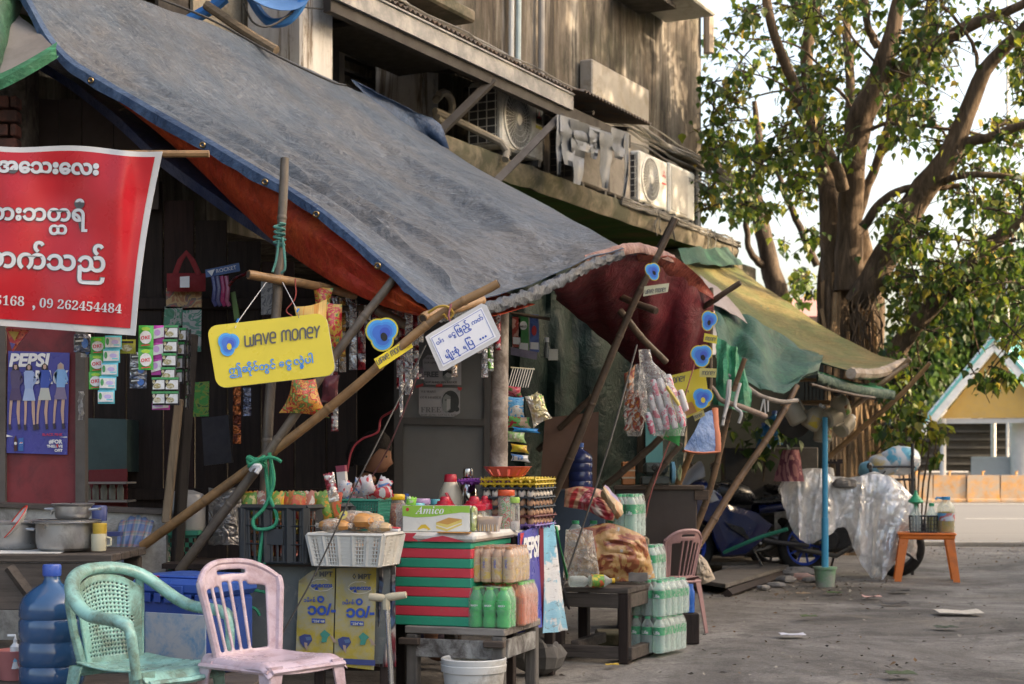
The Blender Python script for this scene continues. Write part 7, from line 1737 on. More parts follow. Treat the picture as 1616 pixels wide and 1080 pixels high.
for i,(u,v,s_,k,a,lb)in enumerate(((540,785,.8,0,.3,'blue white packet at the left of the teal basket'),(553,782,.7,1,-.4,'small white packet leaning out of the teal basket'),(566,784,.9,0,.2,'blue and white packet in the middle of the teal basket'),(584,780,.9,0,-.3,'silver blue packet right of the middle of the teal basket'),(598,781,.9,0,.5,'blue packet at the right end of the teal basket'),(572,781,1.0,1,1.4,'red and white bag lying on top of the teal basket'),(592,784,.9,1,1.2,'red snack bag behind the seller side of the teal basket'))):
 p=P(u,v,7.42+.03*(i%3));goods(pouch(.075,.1,.02,i+20,pk[k]),'small_packet',lb,'packet',(p.x,p.y,p.z),(.2,a,.3*noise1(i*1.7)),s_,'packets in the teal basket')
b=MB();b.box((0,0,.055),(.045,.03,.11),0,ch=.002);b.box((0,0,.098),(.0455,.0305,.03),1);o_=one('small_carton',b,[flat('carton_white',(.6,.58,.56)),flat('carton_maroon',(.25,.04,.08))],'small white carton with a maroon top behind the teal basket','carton');o_.location=P(542,772,7.5);o_.rotation_euler=(0,radians(-6),radians(-15))
WBK=thing('basket','white plastic basket of wrapped bread on the grey counter','basket',(PX(560,6.88),6.92,Zc-.005),radians(-16));wbm=M('basket_white',(.55,.54,.5),.4,.1,5,.05,dirt=(.35,.33,.28),da=.4)
lattice_box(WBK,.35,.25,.135,wbm,.86,.0055,5,.016,nx=25,nz=8)
b=MB()
for k in range(4):
 L=(.35,.25)[k%2];d=(.25,.35)[k%2]/2;Mx=rot('Z',pi/2*k)
 for x in(-.32,0,.32)if k%2==0 else(-.25,.25):
  vs=[V((x*L*q-(.02*q),-d*q-.003,z))if s_ else V((x*L*q+.02*q,-d*q-.003,z))for z,q in((0,.86),(.135,1))for s_ in(0,1)]
  b.add([Mx@p for p in vs],[(0,1,3,2)])
part('solid_bands',b,wbm,WBK)['kind']='stuff'
b=MB();b.box((0,0,.055),(.28,.19,.09),ch=.02);part('packs_inside',b,prints('inside_yellow',[(.55,.38,.05),(.5,.2,.05),(.5,.45,.35),(.25,.1,.03),(.1,.08,.05)],26),WBK)
bread=M('bread_crust',(.45,.22,.07),.5,.3,9,.1);film=clear('bread_film',(.9,.9,.88),.16,.1,.8,22)
def loaf(lb,u,v,Y,L,R,a,n,mt=bread):
 t=thing('bread_bag',lb,'bread',P(u,v,Y),radians(a));
 for k in range(n):
  b=MB();b.lathe([(.001,-R*.55),(R*.7,-R*.45),(R,-R*.05),(R*.85,R*.4),(R*.4,R*.62),(.001,R*.66)],16,M=Matrix.Translation(((k-(n-1)/2)*L/n,0,R*.6)));part('bun',b,mt,t)
 b=MB();rows=[]
 for i in range(13):
  a_=i/12;f=(max(.12,sin(pi*min(1,max(0,(a_*1.25-.08))))))**.5;rows.append([V(((a_-.5)*L*1.25,cos(w_)*R*1.15*f*(1+.08*mnoise.noise(V((a_*9,w_,u)))),R*.62+sin(w_)*R*.85*f*(1+.08*mnoise.noise(V((a_*9,w_,u+5))))))for w_ in[2*pi*j/14 for j in range(14)]])
 b.grid(rows,cv=True);part('film',b,film,t)
 return t
loaf('wrapped bun with a twisted bag end at the left of the white basket',527,838,6.84,.13,.038,-10,2);L2=loaf('large wrapped bread with a yellow sticker in the middle of the white basket',560,834,6.92,.15,.055,-30,2);loaf('long wrapped bread leaning over the back of the white basket',575,832,7.0,.17,.05,-40,3,M('bread_pale',(.52,.36,.2),.5,.25,9));loaf('small pale wrapped rolls at the right of the white basket',598,840,6.9,.1,.035,-20,2,MATS['bread_pale'])
b=MB();b.lathe([(.022,0),(.001,.002)],16,0,M=Matrix.Translation((-.02,-.058,.06))@rot('X',radians(60)));b.lathe([(.012,.0025),(.001,.0035)],3,1,M=Matrix.Translation((-.02,-.058,.06))@rot('X',radians(60)));part('sticker',b,[flat('sticker_cream',(.6,.5,.15)),flat('sticker_blue',(.06,.1,.3))],L2)
b=MB();b.box((0,0,.01),(.1,.06,.014),0,ch=.003);b.box((0,0,.019),(.1,.06,.006),1,ch=.002);o_=one('biscuit_tray',b,[WHITE,flat('tray_red',(.5,.03,.05))],'red and white flat biscuit pack at the right rim of the white basket','biscuit pack');o_.location=P(613,838,6.95);o_.rotation_euler=(0,.08,-.1)
BZ=.384;c0=P(794,993,7.1);ab=radians(-18.6)
BE=thing('wooden_bench','low weathered wooden bench under the striped foam box','bench',(c0.x,c0.y,0),ab)
bwd=wood('bench_wood',(.24,.22,.2),(.1,.085,.075),ax=0);bwd2=wood('bench_wood_side',(.24,.22,.2),(.1,.085,.075),ax=1)
for k in range(4):b=MB();b.box((-.24,.07+k*.138,BZ-.018),(.49,.132,.034),ch=.004);part('plank',b,bwd,BE)
b=MB();b.box((-.23,.012,BZ-.1),(.40,.02,.085),ch=.003);b.box((-.0,.28,BZ-.1),(.02,.42,.085),ch=.003);pa=M('apron_peeling',(.28,.28,.27),.8,.6,8,.3,40,dirt=(.07,.06,.055),da=.9,ds=9)
b1=MB();b1.box((-.24,.012,BZ-.1),(.38,.022,.085),ch=.003);part('apron',b1,pa,BE);b1=MB();b1.box((-.012,.28,BZ-.1),(.022,.42,.085),ch=.003);part('apron',b1,pa,BE)
for(x,y)in((-.03,.03),(-.45,.03),(-.03,.52),(-.45,.52)):b=MB();b.box((x,y,(BZ-.038)/2),(.055,.055,BZ-.038),ch=.005);part('leg',b,wood('bench_leg',(.13,.12,.11),ax=2),BE)
for(x,y)in((-.04,.0),(-.455,.0)):b=MB();b.box((x,y-.003,BZ-.07),(.1,.045,.03),ch=.004);part('bracket',b,wood('bracket_wood',(.1,.075,.06),ax=0),BE)
fr_=M('foam_red',(.62,.045,.07),.6,.1,5,.3,90,dirt=(.5,.1,.1),da=.3,ds=20);fg_=M('foam_green',(.012,.30,.18),.6,.12,5,.3,90,dirt=(.03,.24,.18),da=.4,ds=20);fw_=M('foam_white',(.62,.6,.56),.7,.12,6,.4,110,dirt=(.4,.37,.33),da=.5)
FB=thing('foam_box','red and green striped foam cool box with a taped white lid','cool box',(c0.x,c0.y,BZ),ab)
bx0,bx1,by0,by1=-.545,-.165,.03,.6;hs=.375/8.4;z=0
for k in range(9):
 hh=hs*(.7 if k==8 else 1);col_=fg_ if k%2==0 else fr_
 b=MB();b.box(((bx0+bx1)/2,(by0+by1)/2,z+hh/2),(bx1-bx0+.004*noise1(k*1.7),by1-by0,hh-.0006),ch=.004);part('tape_band',b,col_,FB);z+=hh
b=MB();b.box(((bx0+bx1)/2+.01,(by0+by1)/2,z+.022),(bx1-bx0+.03,by1-by0+.03,.042),ch=.014);part('lid',b,fw_,FB)
b=MB();xl_=bx0-.004;y_=by0-.0165
poly(b,[(xl_+.0,z+.003),(xl_+.13,z+.003),(xl_+.10,z+.02),(xl_+.12,z+.041),(xl_,z+.041)],y_);poly(b,[(xl_+.13,z+.003),(xl_+.36,z+.003),(xl_+.3,z+.02),(xl_+.25,z+.03),(xl_+.2,z+.022)],y_);part('lid_tape',b,fr_,FB)
b=MB();b.box((bx0+.3,by0-.012,z+.046),(.16,.03,.003));b.box((bx0+.01,by0+.2,.02),(.01,.3,.03));part('tape_scrap',b,flat('tape_orange',(.6,.25,.03)),FB)
ZT=BZ+z+.043
TB=thing('goods_table','table behind the foam box with a pale top and printed vinyl hung on its side','table',(c0.x,c0.y,0),ab)
b=MB();b.box((-.46,1.0,.79),(.63,.75,.03),ch=.006);part('top',b,M('table_cover',(.55,.54,.52),.6,.15,4),TB)
for(x,y)in((-.19,.66),(-.19,1.33),(-.73,.66),(-.73,1.33)):b=MB();b.box((x,y,.387),(.05,.05,.774),ch=.004);part('leg',b,dkw,TB)
pa_=M('vinyl_blue',(.06,.07,.38),.3,.12,3)
def vin(lb,pts0,pts1,mt,extra=None,wob=.02,cat='vinyl sheet'):
 n=14;rows=[[pts0[0].lerp(pts0[1],j/8).lerp(pts1[0].lerp(pts1[1],j/8),i/n)+V((.6,-.8,0))*wob*(i/n)*sin(j*1.1+i*.25)for j in range(9)]for i in range(n+1)]
 b=MB();b.sheet(rows,.003);return one('vinyl_sheet',b,mt,lb,cat),rows
v1,rws=vin('blue vinyl with white lettering hung on the side of the goods table',(P(818,842,7.55),P(851,829,7.95)),(P(818,1000,7.5),P(856,990,7.9)),pa_,wob=.004)
o=v1.location
d_=(P(851,829,7.95)-P(818,842,7.55));d_.z=0;L_=d_.length;d_.normalize();nn_=V((d_.y,-d_.x,0));q0=P(818,842,7.55)
lettering('PEPSI',.08,WHITE,v1,0,0,bold=.004,shear=.18,fit=L_*.8,fith=.11,warp=lambda x,z_:q0+d_*(x+.05)+V((0,0,z_-.125))+nn_*.010-o)
b=MB();b.add([q0+d_*a+V((0,0,c))+nn_*.011-o for a,c in((.26,-.2),(.36,-.2),(.36,-.24),(.26,-.24))],[(0,1,2,3)]);b.add([q0+d_*a+V((0,0,c))+nn_*.011-o for a,c in((.3,-.27),(.38,-.27),(.38,-.33),(.3,-.33))],[(0,1,2,3)]);b.add([q0+d_*a+V((0,0,c))+nn_*.0105-o for a,c in((.0,-.0),(.07,.0),(.0,-.08))],[(0,1,2)],1);part('printed_mark',b,[WHITE,RED],v1)
b=MB();b.box((0,0,-.25),(.03,.006,.52),ch=.002);o_=one('wood_strip',b,flat('strip_maroon',(.2,.025,.04),.5),'narrow maroon strip between the blue and the pale vinyl sheets','strip');o_.location=P(856,987,7.93);o_.rotation_euler=(0,radians(-1),radians(40))
v2,_=vin('pale blue and white torn vinyl hanging at the table corner',(P(857,828,7.98),P(874,824,8.05)),(P(858,1000,7.9),P(897,995,8.1)),None,wob=.015)
def vmat():
 m,nt,out=new_mat('vinyl_pale');N=NT(nt);co=N.coord(rnd=False);sp=N.n('ShaderNodeSeparateXYZ',{0:co});nz_=N.noise(co,5,5)
 h=N.n('ShaderNodeMath',{0:sp.outputs[2],1:nz_},operation='ADD').outputs[0]
 c=N.ramp(N.n('ShaderNodeMapRange',{0:h,1:.4,2:1.1}).outputs[0],[(.0,(.2,.22,.24)),(.13,(.5,.52,.54)),(.17,(.2,.42,.55)),(.32,(.22,.45,.58)),(.36,(.58,.6,.62)),(.62,(.62,.63,.64)),(.68,(.16,.42,.58)),(.9,(.2,.5,.65))])
 g=N.noise(N.coord((1,1,4),rnd=False),9,4,.7,1);c=N.mix(N.ramp(g,[(.36,.65),(.42,0.0)]),c,(.12,.12,.13))
 N.bsdf(out,c,.45,0,N.bump(g,.5,.01),.4);return m
v2.data.materials.clear();v2.data.materials.append(vmat())
b=MB();rows=coons([P(876,830,8.1),P(884,860,8.1),P(896,905,8.15)],[P(879,832,8.2),P(886,880,8.2),P(894,915,8.2)],[P(876,830,8.1),P(878,831,8.1),P(879,832,8.2)],[P(896,905,8.15),P(896,910,8.15),P(894,915,8.2)],4,10);b.sheet(rows,.004);one('cloth_corner',b,flat('cloth_green',(.03,.3,.1),.6),'narrow green cloth edge hanging right of the pale vinyl','cloth')
AM=thing('cake_carton','green and white cake carton standing at the front of the foam lid','carton',P(690,841,7.34),radians(-6));AM.location.z=ZT
b=MB();b.box((0,0,.062),(.318,.07,.122),ch=.003);part('carton',b,flat('carton_white2',(.62,.63,.6),.35),AM)
b=MB();poly(b,[(-.159,.123),(-.159,.075),(-.1,.068),(-.02,.072),(.06,.085),(.12,.092),(.159,.09),(.159,.123)],-.0358);part('printed_green',b,flat('carton_green',(.25,.48,.06),.35),AM)
lettering('𝑨𝒎𝒊𝒄𝒐',.04,WHITE,AM,-.098,.085,-.037,fit=.135)
b=MB();poly(b,[(.0,.045),(.06,.068),(.122,.06),(.122,.034),(.05,.004),(.0,.018)],-.0365,1);poly(b,[(.0,.045),(.06,.068),(.122,.06),(.055,.035)],-.037,0);poly(b,[(.0,.034),(.052,.02),(.122,.046),(.122,.042),(.052,.014),(.0,.03)],-.0375,2);poly(b,[(-.09,.012),(-.07,.034),(-.05,.036),(-.025,.012),(-.05,.006)],-.0365,3);poly(b,[(-.085,.01),(-.06,.018),(-.04,.014),(-.04,.004),(-.075,.004)],-.037,2)
disc(b,-.135,.105,.008,.009,-.037,4,10);part('printed_cake',b,[flat('cake_crust',(.5,.27,.07)),flat('cake_sponge',(.62,.5,.14)),flat('cake_cream',(.66,.64,.56)),flat('banana',(.6,.42,.04)),RED],AM)
b=MB();b.box((.172,0,.062),(.03,.068,.12),ch=.012);part('film_end',b,foil('film_silver',(.55,.6,.45),(.4,.5,.2),.3),AM)
goods(pouch(.05,.04,.012,41,prints('candy_green',[(.1,.4,.04),(.2,.5,.06),(.5,.6,.4)],30)),'candy_packet','small bright green packet on top of the cake carton','packet',AM.location+V((-.125,.01,.124)),(0,.15,.1))
gl_=clear('jar_clear',(.9,.92,.9),.16,.08)
def jar(lb,u,vb,Y,r,h,lid,fill,lidstyle=0,name='sweet_jar',fh=.8):
 p=P(u,vb,Y);t=thing(name,lb,'jar',(p.x,p.y,ZT if Y<7.66 else.805),0,'plastic jars on the counter')
 b=MB();b.lathe([(r*.9,0),(r,.006),(r,h*.82),(r*.85,h*.9),(r*.82,h)],24,cap=False);part('jar',b,gl_,t)
 if fill is not None:b=MB();rows=[(r*.92*(1 if i<7 else.9-.3*(i-7)),.004+h*fh*i/8)for i in range(9)];b.lathe(rows,20);part('contents',b,fill,t)
 b=MB()
 if lidstyle==0:b.lathe([(r*.95,h-.012),(r*.98,h-.01),(r*.98,h+.01),(r*.9,h+.016),(.001,h+.016)],28)
 else:b.lathe([(r*.9,h-.012),(r*1.06,h-.01),(r*1.06,h+.012),(r*.92,h+.018),(r*.72,h+.022),(r*.7,h+.034),(r*.46,h+.038),(r*.44,h+.05),(r*.34,h+.056),(.001,h+.058)],28)
 part('lid',b,lid,t);return t
ry=flat('lid_yellow',(.62,.4,.02),.35);rc=flat('lid_cyan',(.1,.42,.5),.35);rl=flat('lid_lilac',(.42,.3,.52),.35);rr2=M('lid_red',(.42,.012,.035),.35,.1,5);ro=flat('lid_orange',(.6,.09,.03),.35);rb=flat('lid_blue',(.03,.25,.5),.35)
f1=prints('sweets_red',[(.4,.08,.04),(.5,.2,.1),(.3,.05,.04),(.5,.4,.35)],50);f2=prints('sweets_white',[(.5,.45,.45),(.55,.5,.5),(.4,.3,.35)],50);f3=prints('sweets_mixed',[(.08,.3,.08),(.5,.06,.05),(.5,.48,.4),(.1,.35,.12),(.45,.2,.06)],70);f4=foil('sweets_foil',(.55,.55,.52),(.4,.35,.2))
jar('tall jar of red sweets with a yellow lid beside the teal basket',624,838,7.7,.049,.165,ry,f1);jar('jar with a turquoise lid behind the cake carton',656,838,7.5,.046,.115,rc,f2);jar('jar with a lilac lid behind the turquoise one',664,830,7.85,.05,.14,rl,f2);jar('small jar with a cyan lid right of the lilac one',688,828,7.95,.03,.135,rc,f2)
jar('jar with a stepped dark red lid at the left, behind the carton',702,838,7.52,.052,.105,rr2,f2,1);jar('larger jar with a stepped dark red lid in the middle',748,838,7.55,.055,.105,rr2,f4,1);jar('jar with a red lid just right of the middle one, half hidden',765,830,7.75,.036,.115,rr2,f4,1);jar('jar with a red lid, second from the right',771,830,7.95,.04,.13,rr2,f4,1);jar('jar with a red lid, rightmost of the stepped ones',789,830,8.0,.044,.13,rr2,f4,1)
jar('tall jar of wrapped mixed sweets with an orange lid',799,836,7.72,.043,.185,ro,f3,0,fh=.9);jar('slim clear jar at the right end beside the egg trays',812,838,7.7,.026,.15,M('lid_lime',(.3,.5,.1)),f2,0,fh=.3)
p=P(641,800,7.95);t=thing('small_bottle','small bottle with a blue cap behind the turquoise jar','bottle',(p.x,p.y,.805));b=MB();b.lathe([(.022,0),(.023,.1),(.012,.135),(.011,.15)],14);part('bottle',b,flat('bottle_dark',(.12,.1,.12),.2),t);b=MB();b.lathe([(.0145,.15),(.0145,.178),(.001,.18)],14);part('cap',b,rb,t)
b=MB();rows=[[P(625+28*j/6+3*noise1(i*.8,j),796+42*i/8,7.42-.025*sin(pi*j/6)-.012*noise1(i+j*.7,3))for j in range(7)]for i in range(9)];b.sheet(rows,.002);one('plastic_bag',b,clear('bag_clear2',(.85,.83,.83),.3,.12,.9,22),'crumpled clear plastic bag between the yellow lidded jar and the carton','bag')
TR=thing('snack_tray','small see-through tray of spotted biscuits right of the carton','tray',P(772,838,7.36),radians(-12));TR.location.z=ZT
b=MB();rows=[[V((x*k,y*k,z_))for x,y in((-.055,-.04),(.055,-.04),(.055,.04),(-.055,.04))]for z_,k in((0,.8),(.07,1.0),(.072,1.08))];b.grid(rows,cv=True);b.add(rows[0],[(0,1,2,3)]);part('tray',b,clear('tray_clear',(.9,.85,.85),.3,.1),TR)
for k in range(10):
 b=MB();b.box((-.045+.01*k,-.03,.032),(.008,.012,.06),ch=.003);part('biscuit',b,flat('biscuit_%d'%(k%2),((.48,.32,.14),(.55,.5,.42))[k%2]),TR)
b=MB();b.box((-.02,.01,.04),(.07,.05,.06),ch=.005);part('biscuit_block',b,M('biscuit_tan',(.5,.36,.17),.6,.2,20),TR)
p=P(711,790,8.05);t=thing('thermos','cream thermos flask with a red cap and red handle','thermos',(p.x,p.y,.81));b=MB();b.lathe([(.058,0),(.06,.01),(.06,.16),(.056,.185),(.036,.225),(.031,.235)],28);part('body',b,M('thermos_cream',(.5,.47,.38),.4,.1,5,dirt=(.3,.27,.2),da=.3),t)
b=MB();b.lathe([(.033,.232),(.034,.24),(.03,.268),(.026,.272),(.001,.272)],24);part('cap',b,rr2,t);b=MB();b.tube([(-.02,-.06,.175),(-.015,-.066,.168),(.038,-.064,.07),(.042,-.058,.062)],.009,8,flat=.7);part('handle',b,rr2,t)
b=MB();poly(b,[(.018,.1),(.026,.108),(.03,.098),(.022,.09)],-.0605);poly(b,[(.036,.112),(.042,.118),(.046,.11)],-.058);part('printed_mark',b,INKG,t);b=MB();b.tube([(-.055,.0,.12),(-.08,-.01,.125),(-.08,-.01,.09)],.005,6);part('side_hook',b,MATS['thermos_cream'],t)
p=P(739,790,8.2);t=thing('thermos','shiny steel thermos flask behind the cream one','thermos',(p.x,p.y,.81));stl=M('steel',(.55,.55,.56),.12,.1,5,.05,metal=1.0);b=MB();b.lathe([(.052,0),(.053,.16),(.05,.185),(.034,.225),(.03,.235)],28);part('body',b,stl,t);b=MB();b.lathe([(.034,.225),(.035,.25),(.027,.258),(.029,.28),(.026,.3),(.02,.304),(.001,.304)],24);part('cap',b,stl,t)
b=MB();b.tube([(-.01,-.054,.16),(.03,-.056,.09)],.006,6);part('handle',b,flat('handle_dark',(.05,.045,.04)),t)
pz_=.808;ec=P(818,838,8.0)
def egg_tray(lb,z,mt,eggs,k,rz=-20,em=None):
 t=thing('egg_tray',lb,'egg tray',(ec.x+.008*noise1(k*2.2),ec.y,z),radians(rz),'stacked egg trays');b=MB();n=24;rows=[]
 for i in range(n+1):rows.append([V(((i/n-.5)*.29,(j/n-.5)*.29,.018+.017*(cos(i/n*12*pi)*cos(j/n*12*pi))))for j in range(n+1)])
 b.sheet(rows,.003);b.tube([(-.148,-.148,.02),(.148,-.148,.02),(.148,.148,.02),(-.148,.148,.02)],.005,4,closed=True);part('tray',b,mt,t)
 if eggs:
  eb=MB();eb.lathe([(.001,0),(.016,.006),(.0215,.022),(.019,.04),(.01,.052),(.001,.056)],12);me=eb.mesh('egg',em);ib=None
  for i in range(6):
   for j in range(6):
    if i in(0,5)or j in(0,5):part('egg',me,None,t,((i-2.5)*.048,(j-2.5)*.048,.012),(0,0,.1*i))
 return t
ew=M('egg_white',(.62,.55,.48),.5,.1,8);eb_=M('egg_brown',(.42,.24,.15),.5,.15,8)
ty_=flat('tray_yellow',(.6,.43,.04),.4);tp=flat('tray_purple',(.22,.14,.42),.4);tg_=flat('tray_dark',(.05,.06,.075),.5);tr_=flat('tray_wine',(.16,.05,.05),.5)
zs=pz_;st_=[('purple egg tray with brown eggs at the bottom of the stack',tp,1,eb_),('dark egg tray with brown eggs second from the bottom',tr_,1,eb_),('wine red egg tray in the middle of the stack',tg_,1,eb_),('dark grey tray of pale eggs third from the top',tg_,1,ew),('empty black egg tray just under the yellow ones',tg_,0,ew),('lower yellow empty egg tray on the stack',ty_,0,ew),('topmost yellow empty egg tray on the stack',ty_,0,ew)]
for k,(lb,mt,e_,em)in enumerate(st_):egg_tray(lb,zs,mt,e_,k,-22+3*noise1(k*1.4),em);zs+=(.046 if e_ else.022)
egg_tray('purple tray sticking out on the left under the red basket',zs-.03,flat('tray_violet',(.16,.03,.25),.5),0,8).location+=V((-.12,.06,0))
b=MB();rows=[[V((cos(a)*r*(1+.012*(j%2)),sin(a)*r*(1+.012*(j%2)),z_))for j,a in enumerate([2*pi*j/48 for j in range(48)])]for r,z_ in((.075,0),(.085,.006),(.11,.038),(.118,.05),(.123,.05))]
b.grid(rows,cv=True,skip=lambda i,j:i==1 and j%4==0);b.add(rows[0],[tuple(range(48))[::-1]]);o_=one('round_basket',b,M('basket_coral',(.6,.1,.06),.4,.1,6),'flat coral red plastic colander standing on the egg trays','colander');modif(o_,.003,0);o_.location=(PX(801,7.95),7.95,zs+.012)
def bottle_meshes(r,h,body,cap,lab,lz=(.42,.72),waist=.93,nk=.32,fillm=None,lv=.8):
 b=MB();b.lathe([(r*.8,0),(r,h*.03),(r,h*.2),(r*waist,h*.3),(r,h*.42),(r,h*.7),(r*.86,h*.78),(r*nk*1.3,h*.91),(r*nk,h*.93),(r*nk,h*.95)],14);B_=b.mesh('bottle',body)
 b=MB();b.lathe([(r*nk*1.25,h*.935),(r*nk*1.25,h),(.001,h)],12);C_=b.mesh('cap',cap)
 b=MB();b.lathe([(r*1.012,h*lz[0]),(r*1.012,h*lz[1])],14,cap=False);L_=b.mesh('label',lab)
 Q=None
 if fillm:b=MB();b.lathe([(r*.76,h*.01),(r*.95,h*.04),(r*.95,h*.2),(r*waist*.95,h*.3),(r*.95,h*.42),(r*.95,h*min(lv,.7)),(.001,h*min(lv,.7))],14);Q=b.mesh('drink',fillm)
 return B_,C_,L_,Q
def pack(lb,loc,rz,nx,ny,r,h,ms_,grp,film_m=None,name='drink_pack',word=None,wordm=None,wsz=.4,vert=False):
 t=thing(name,lb,'drink pack',loc,rz,grp)
 for i in range(nx):
  for j in range(ny):
   bt=part('bottle',ms_[0],None,t,((i-(nx-1)/2)*2*r,(j-(ny-1)/2)*2*r,0));part('cap',ms_[1],None,bt);part('label',ms_[2],None,bt)
   if ms_[3]:part('drink',ms_[3],None,bt)
   if word and(j==0):
    lettering(word,r*wsz*2,wordm,bt,0,h*.53,bold=r*.02,center=True,fit=(h*.24 if vert else r*1.05),rotz=(pi/2 if vert else 0),warp=(lambda x,z_:V((r*1.02*sin(max(-1.3,min(1.3,x/r))),-r*1.03*cos(max(-1.3,min(1.3,x/r))),z_-(h*.0)))))
 if film_m:
  b=MB();X,Y_=nx*r+.002,ny*r+.002;rc_=r*.9;rg=[]
  for z_,k in((.004,.99),(h*.3,1.0),(h*.72,1.0),(h*.86,.95),(h*.99,.86),(h*1.0,.5),(h*.995,.05)):
   rg.append([V((sx*(X-rc_)*k+cos(a)*rc_*k,sy*(Y_-rc_)*k+sin(a)*rc_*k,z_+(.006*mnoise.noise(V((a*3,z_*30,nx)))if z_>h*.8 else 0)))for sx,sy,a in[(sx,sy,a0+q*pi/8)for sx,sy,a0 in((1,1,0),(-1,1,pi/2),(-1,-1,pi),(1,-1,1.5*pi))for q in range(5)]])
  b.grid(rg,cv=True);part('shrink_film',b,film_m,t)
 return t
sf=clear('shrink_film',(.96,.97,.97),.03,.08,.35,14,.12)
pet=clear('pet_green',(.25,.85,.45),.42,.08);gd=flat('drink_green',(.04,.42,.14),.15);gw=clear('pet_clear',(.88,.95,.93),.25,.08);od=flat('drink_orange',(.62,.13,.03),.2);lime=flat('cap_green',(.16,.5,.12),.4)
mx_=bottle_meshes(.033,.185,pet,lime,flat('label_green',(.04,.42,.12),.3),(.45,.68),.86,.4,gd,.6);gq=V((c0.x,c0.y,BZ));RB=Matrix.Rotation(ab,3,'Z')
pack('pack of green soda bottles at the front corner of the bench',gq+RB@V((-.078,.075,0)),ab,3,2,.033,.185,mx_,'drink packs on the bench',sf,word='MAX+',wordm=WHITE)
op_=bottle_meshes(.028,.2,clear('pet_orange',(.95,.75,.6),.25,.08),lime,clear('label_none',(.95,.8,.7),.2,.1),(.5,.64),.9,.4,od,.68)
pack('pack of orange soda bottles behind the green ones on the bench',gq+RB@V((-.062,.27,0)),ab,4,4,.028,.2,op_,'drink packs on the bench',sf)
sp_=bottle_meshes(.027,.165,flat('coffee_body',(.5,.3,.18),.3),flat('coffee_cap',(.42,.2,.1),.4),prints('coffee_label',[(.5,.32,.2),(.55,.4,.25),(.6,.4,.1)],30),(.1,.72),.96,.5)
pack('pack of brown coffee drink bottles stacked on top of the orange sodas',gq+RB@V((-.085,.2,.203)),ab,4,5,.027,.165,sp_,'drink packs on the bench',sf,word='SPEED',wordm=INKB,wsz=.5,vert=True)
p=P(748,1115,7.15);t=thing('white_bucket','grimy white plastic bucket standing in front of the bench','bucket',(p.x,p.y-.05,0));bm2=M('bucket_white',(.55,.56,.55),.45,.15,4,.05,dirt=(.25,.22,.18),da=.55,ds=6)
b=MB();b.lathe([(.115,0),(.14,.19),(.148,.195),(.15,.225),(.147,.228),(.15,.252),(.143,.256),(.136,.25),(.112,.01),(.001,.008)],36);part('body',b,bm2,t);b=MB();b.tube([(.15*cos(a),.15*sin(a),.235-.02*abs(sin(a)))for a in[pi*q/14 for q in range(15)]],.003,5);part('handle',b,flat('wire_grey',(.3,.3,.3),.4,.6),t)
def stone(lb,loc,d,mt,seed,cat='stone',name='stone'):
 b=MB();rows=[]
 for i in range(9):
  ph=pi*i/8;rows.append([V((d[0]*sin(ph)*cos(a)*q,d[1]*sin(ph)*sin(a)*q,d[2]*(.5-.5*(1 if cos(ph)>0 else-1)*abs(cos(ph))**.6)))for a,q in[(2*pi*j/14,max(abs(cos(2*pi*j/14+seed)),abs(sin(2*pi*j/14+seed)))**-.7*.8+.4*mnoise.noise(V((cos(2*pi*j/14)*1.3+seed,sin(2*pi*j/14)*1.3,ph))))for j in range(14)]])
 rows=[[p*(1+.22*mnoise.noise(V((p.x*19+seed,p.y*19,p.z*19))))for p in r]for r in rows];b.grid(rows,cv=True,sm=False);o_=one(name,b,mt,lb,cat);o_.location=loc;return o_
rs_=M('rock_grey',(.2,.19,.18),.9,.35,6,.6,25,dirt=(.09,.085,.08),da=.6)
stone('rough concrete lump behind the bench leg',GP(852,1066),(.14,.1,.2),M('rock_dark',(.09,.085,.08),.9,.4,7,.6,25),2)
# = RIGHT: SECOND STALL, BIKES, STOOL
lifm=flat('label_life',(.02,.3,.13),.3);capg=flat('cap_life',(.05,.42,.2),.4)
life=bottle_meshes(.0375,.213,gw,capg,lifm,(.5,.72),.95,.36,clear('water',(.8,.93,.9),.3,.05),.7)
LG='packs of bottled water'
gp=GP(1042,1036);a2=radians(-30)
pack('pack of green labelled water bottles standing on the ground, lower of two',(gp.x,gp.y+.14,.022),a2,3,5,.0375,.213,life,LG,sf,word='Life',wordm=WHITE)
pack('pack of green labelled water bottles stacked on the lower pack on the ground',(gp.x+.012,gp.y+.15,.022+.215),a2-.06,3,5,.0375,.213,life,LG,sf,word='Life',wordm=WHITE)
p=P(958,924,9.0);B2=thing('wooden_bench','dark wooden bench with crossed lower rails beside the ground water packs','bench',(p.x,p.y+.2,0),radians(-22));z2=.43
for k in range(3):b=MB();b.box((0,-.19+k*.17,z2-.015),(.46,.165,.03),ch=.004);part('plank',b,tw_,B2)
for(x,y)in((-.2,-.24),(.2,-.24),(-.2,.2),(.2,.2)):b=MB();b.box((x,y,(z2-.03)/2),(.06,.06,z2-.03),ch=.005);part('leg',b,dkw,B2)
for(c,d)in(((0,-.25,z2-.075),(.46,.03,.08)),((.21,0,z2-.075),(.03,.46,.08)),((0,-.24,.06),(.5,.05,.07)),((.21,0,.05),(.05,.5,.07)),((-.1,0,.09),(.05,.5,.06))):b=MB();b.box(c,d,ch=.004);part('rail',b,tw_,B2)
bp2=B2.location
pack('pack of green labelled water bottles at the right end of the dark bench',(PX(1026,9.45),9.5,z2+.005),radians(-25),2,3,.0375,.213,life,LG,sf,word='Life',wordm=WHITE)
b=MB();b.box((0,0,.13),(.3,.2,.26),ch=.01);o_=one('carton',b,M('carton_dim',(.2,.15,.1),.8),'cardboard carton behind the brown sack under the tall water pack','carton');o_.location=(PX(985,9.55),9.6,z2)
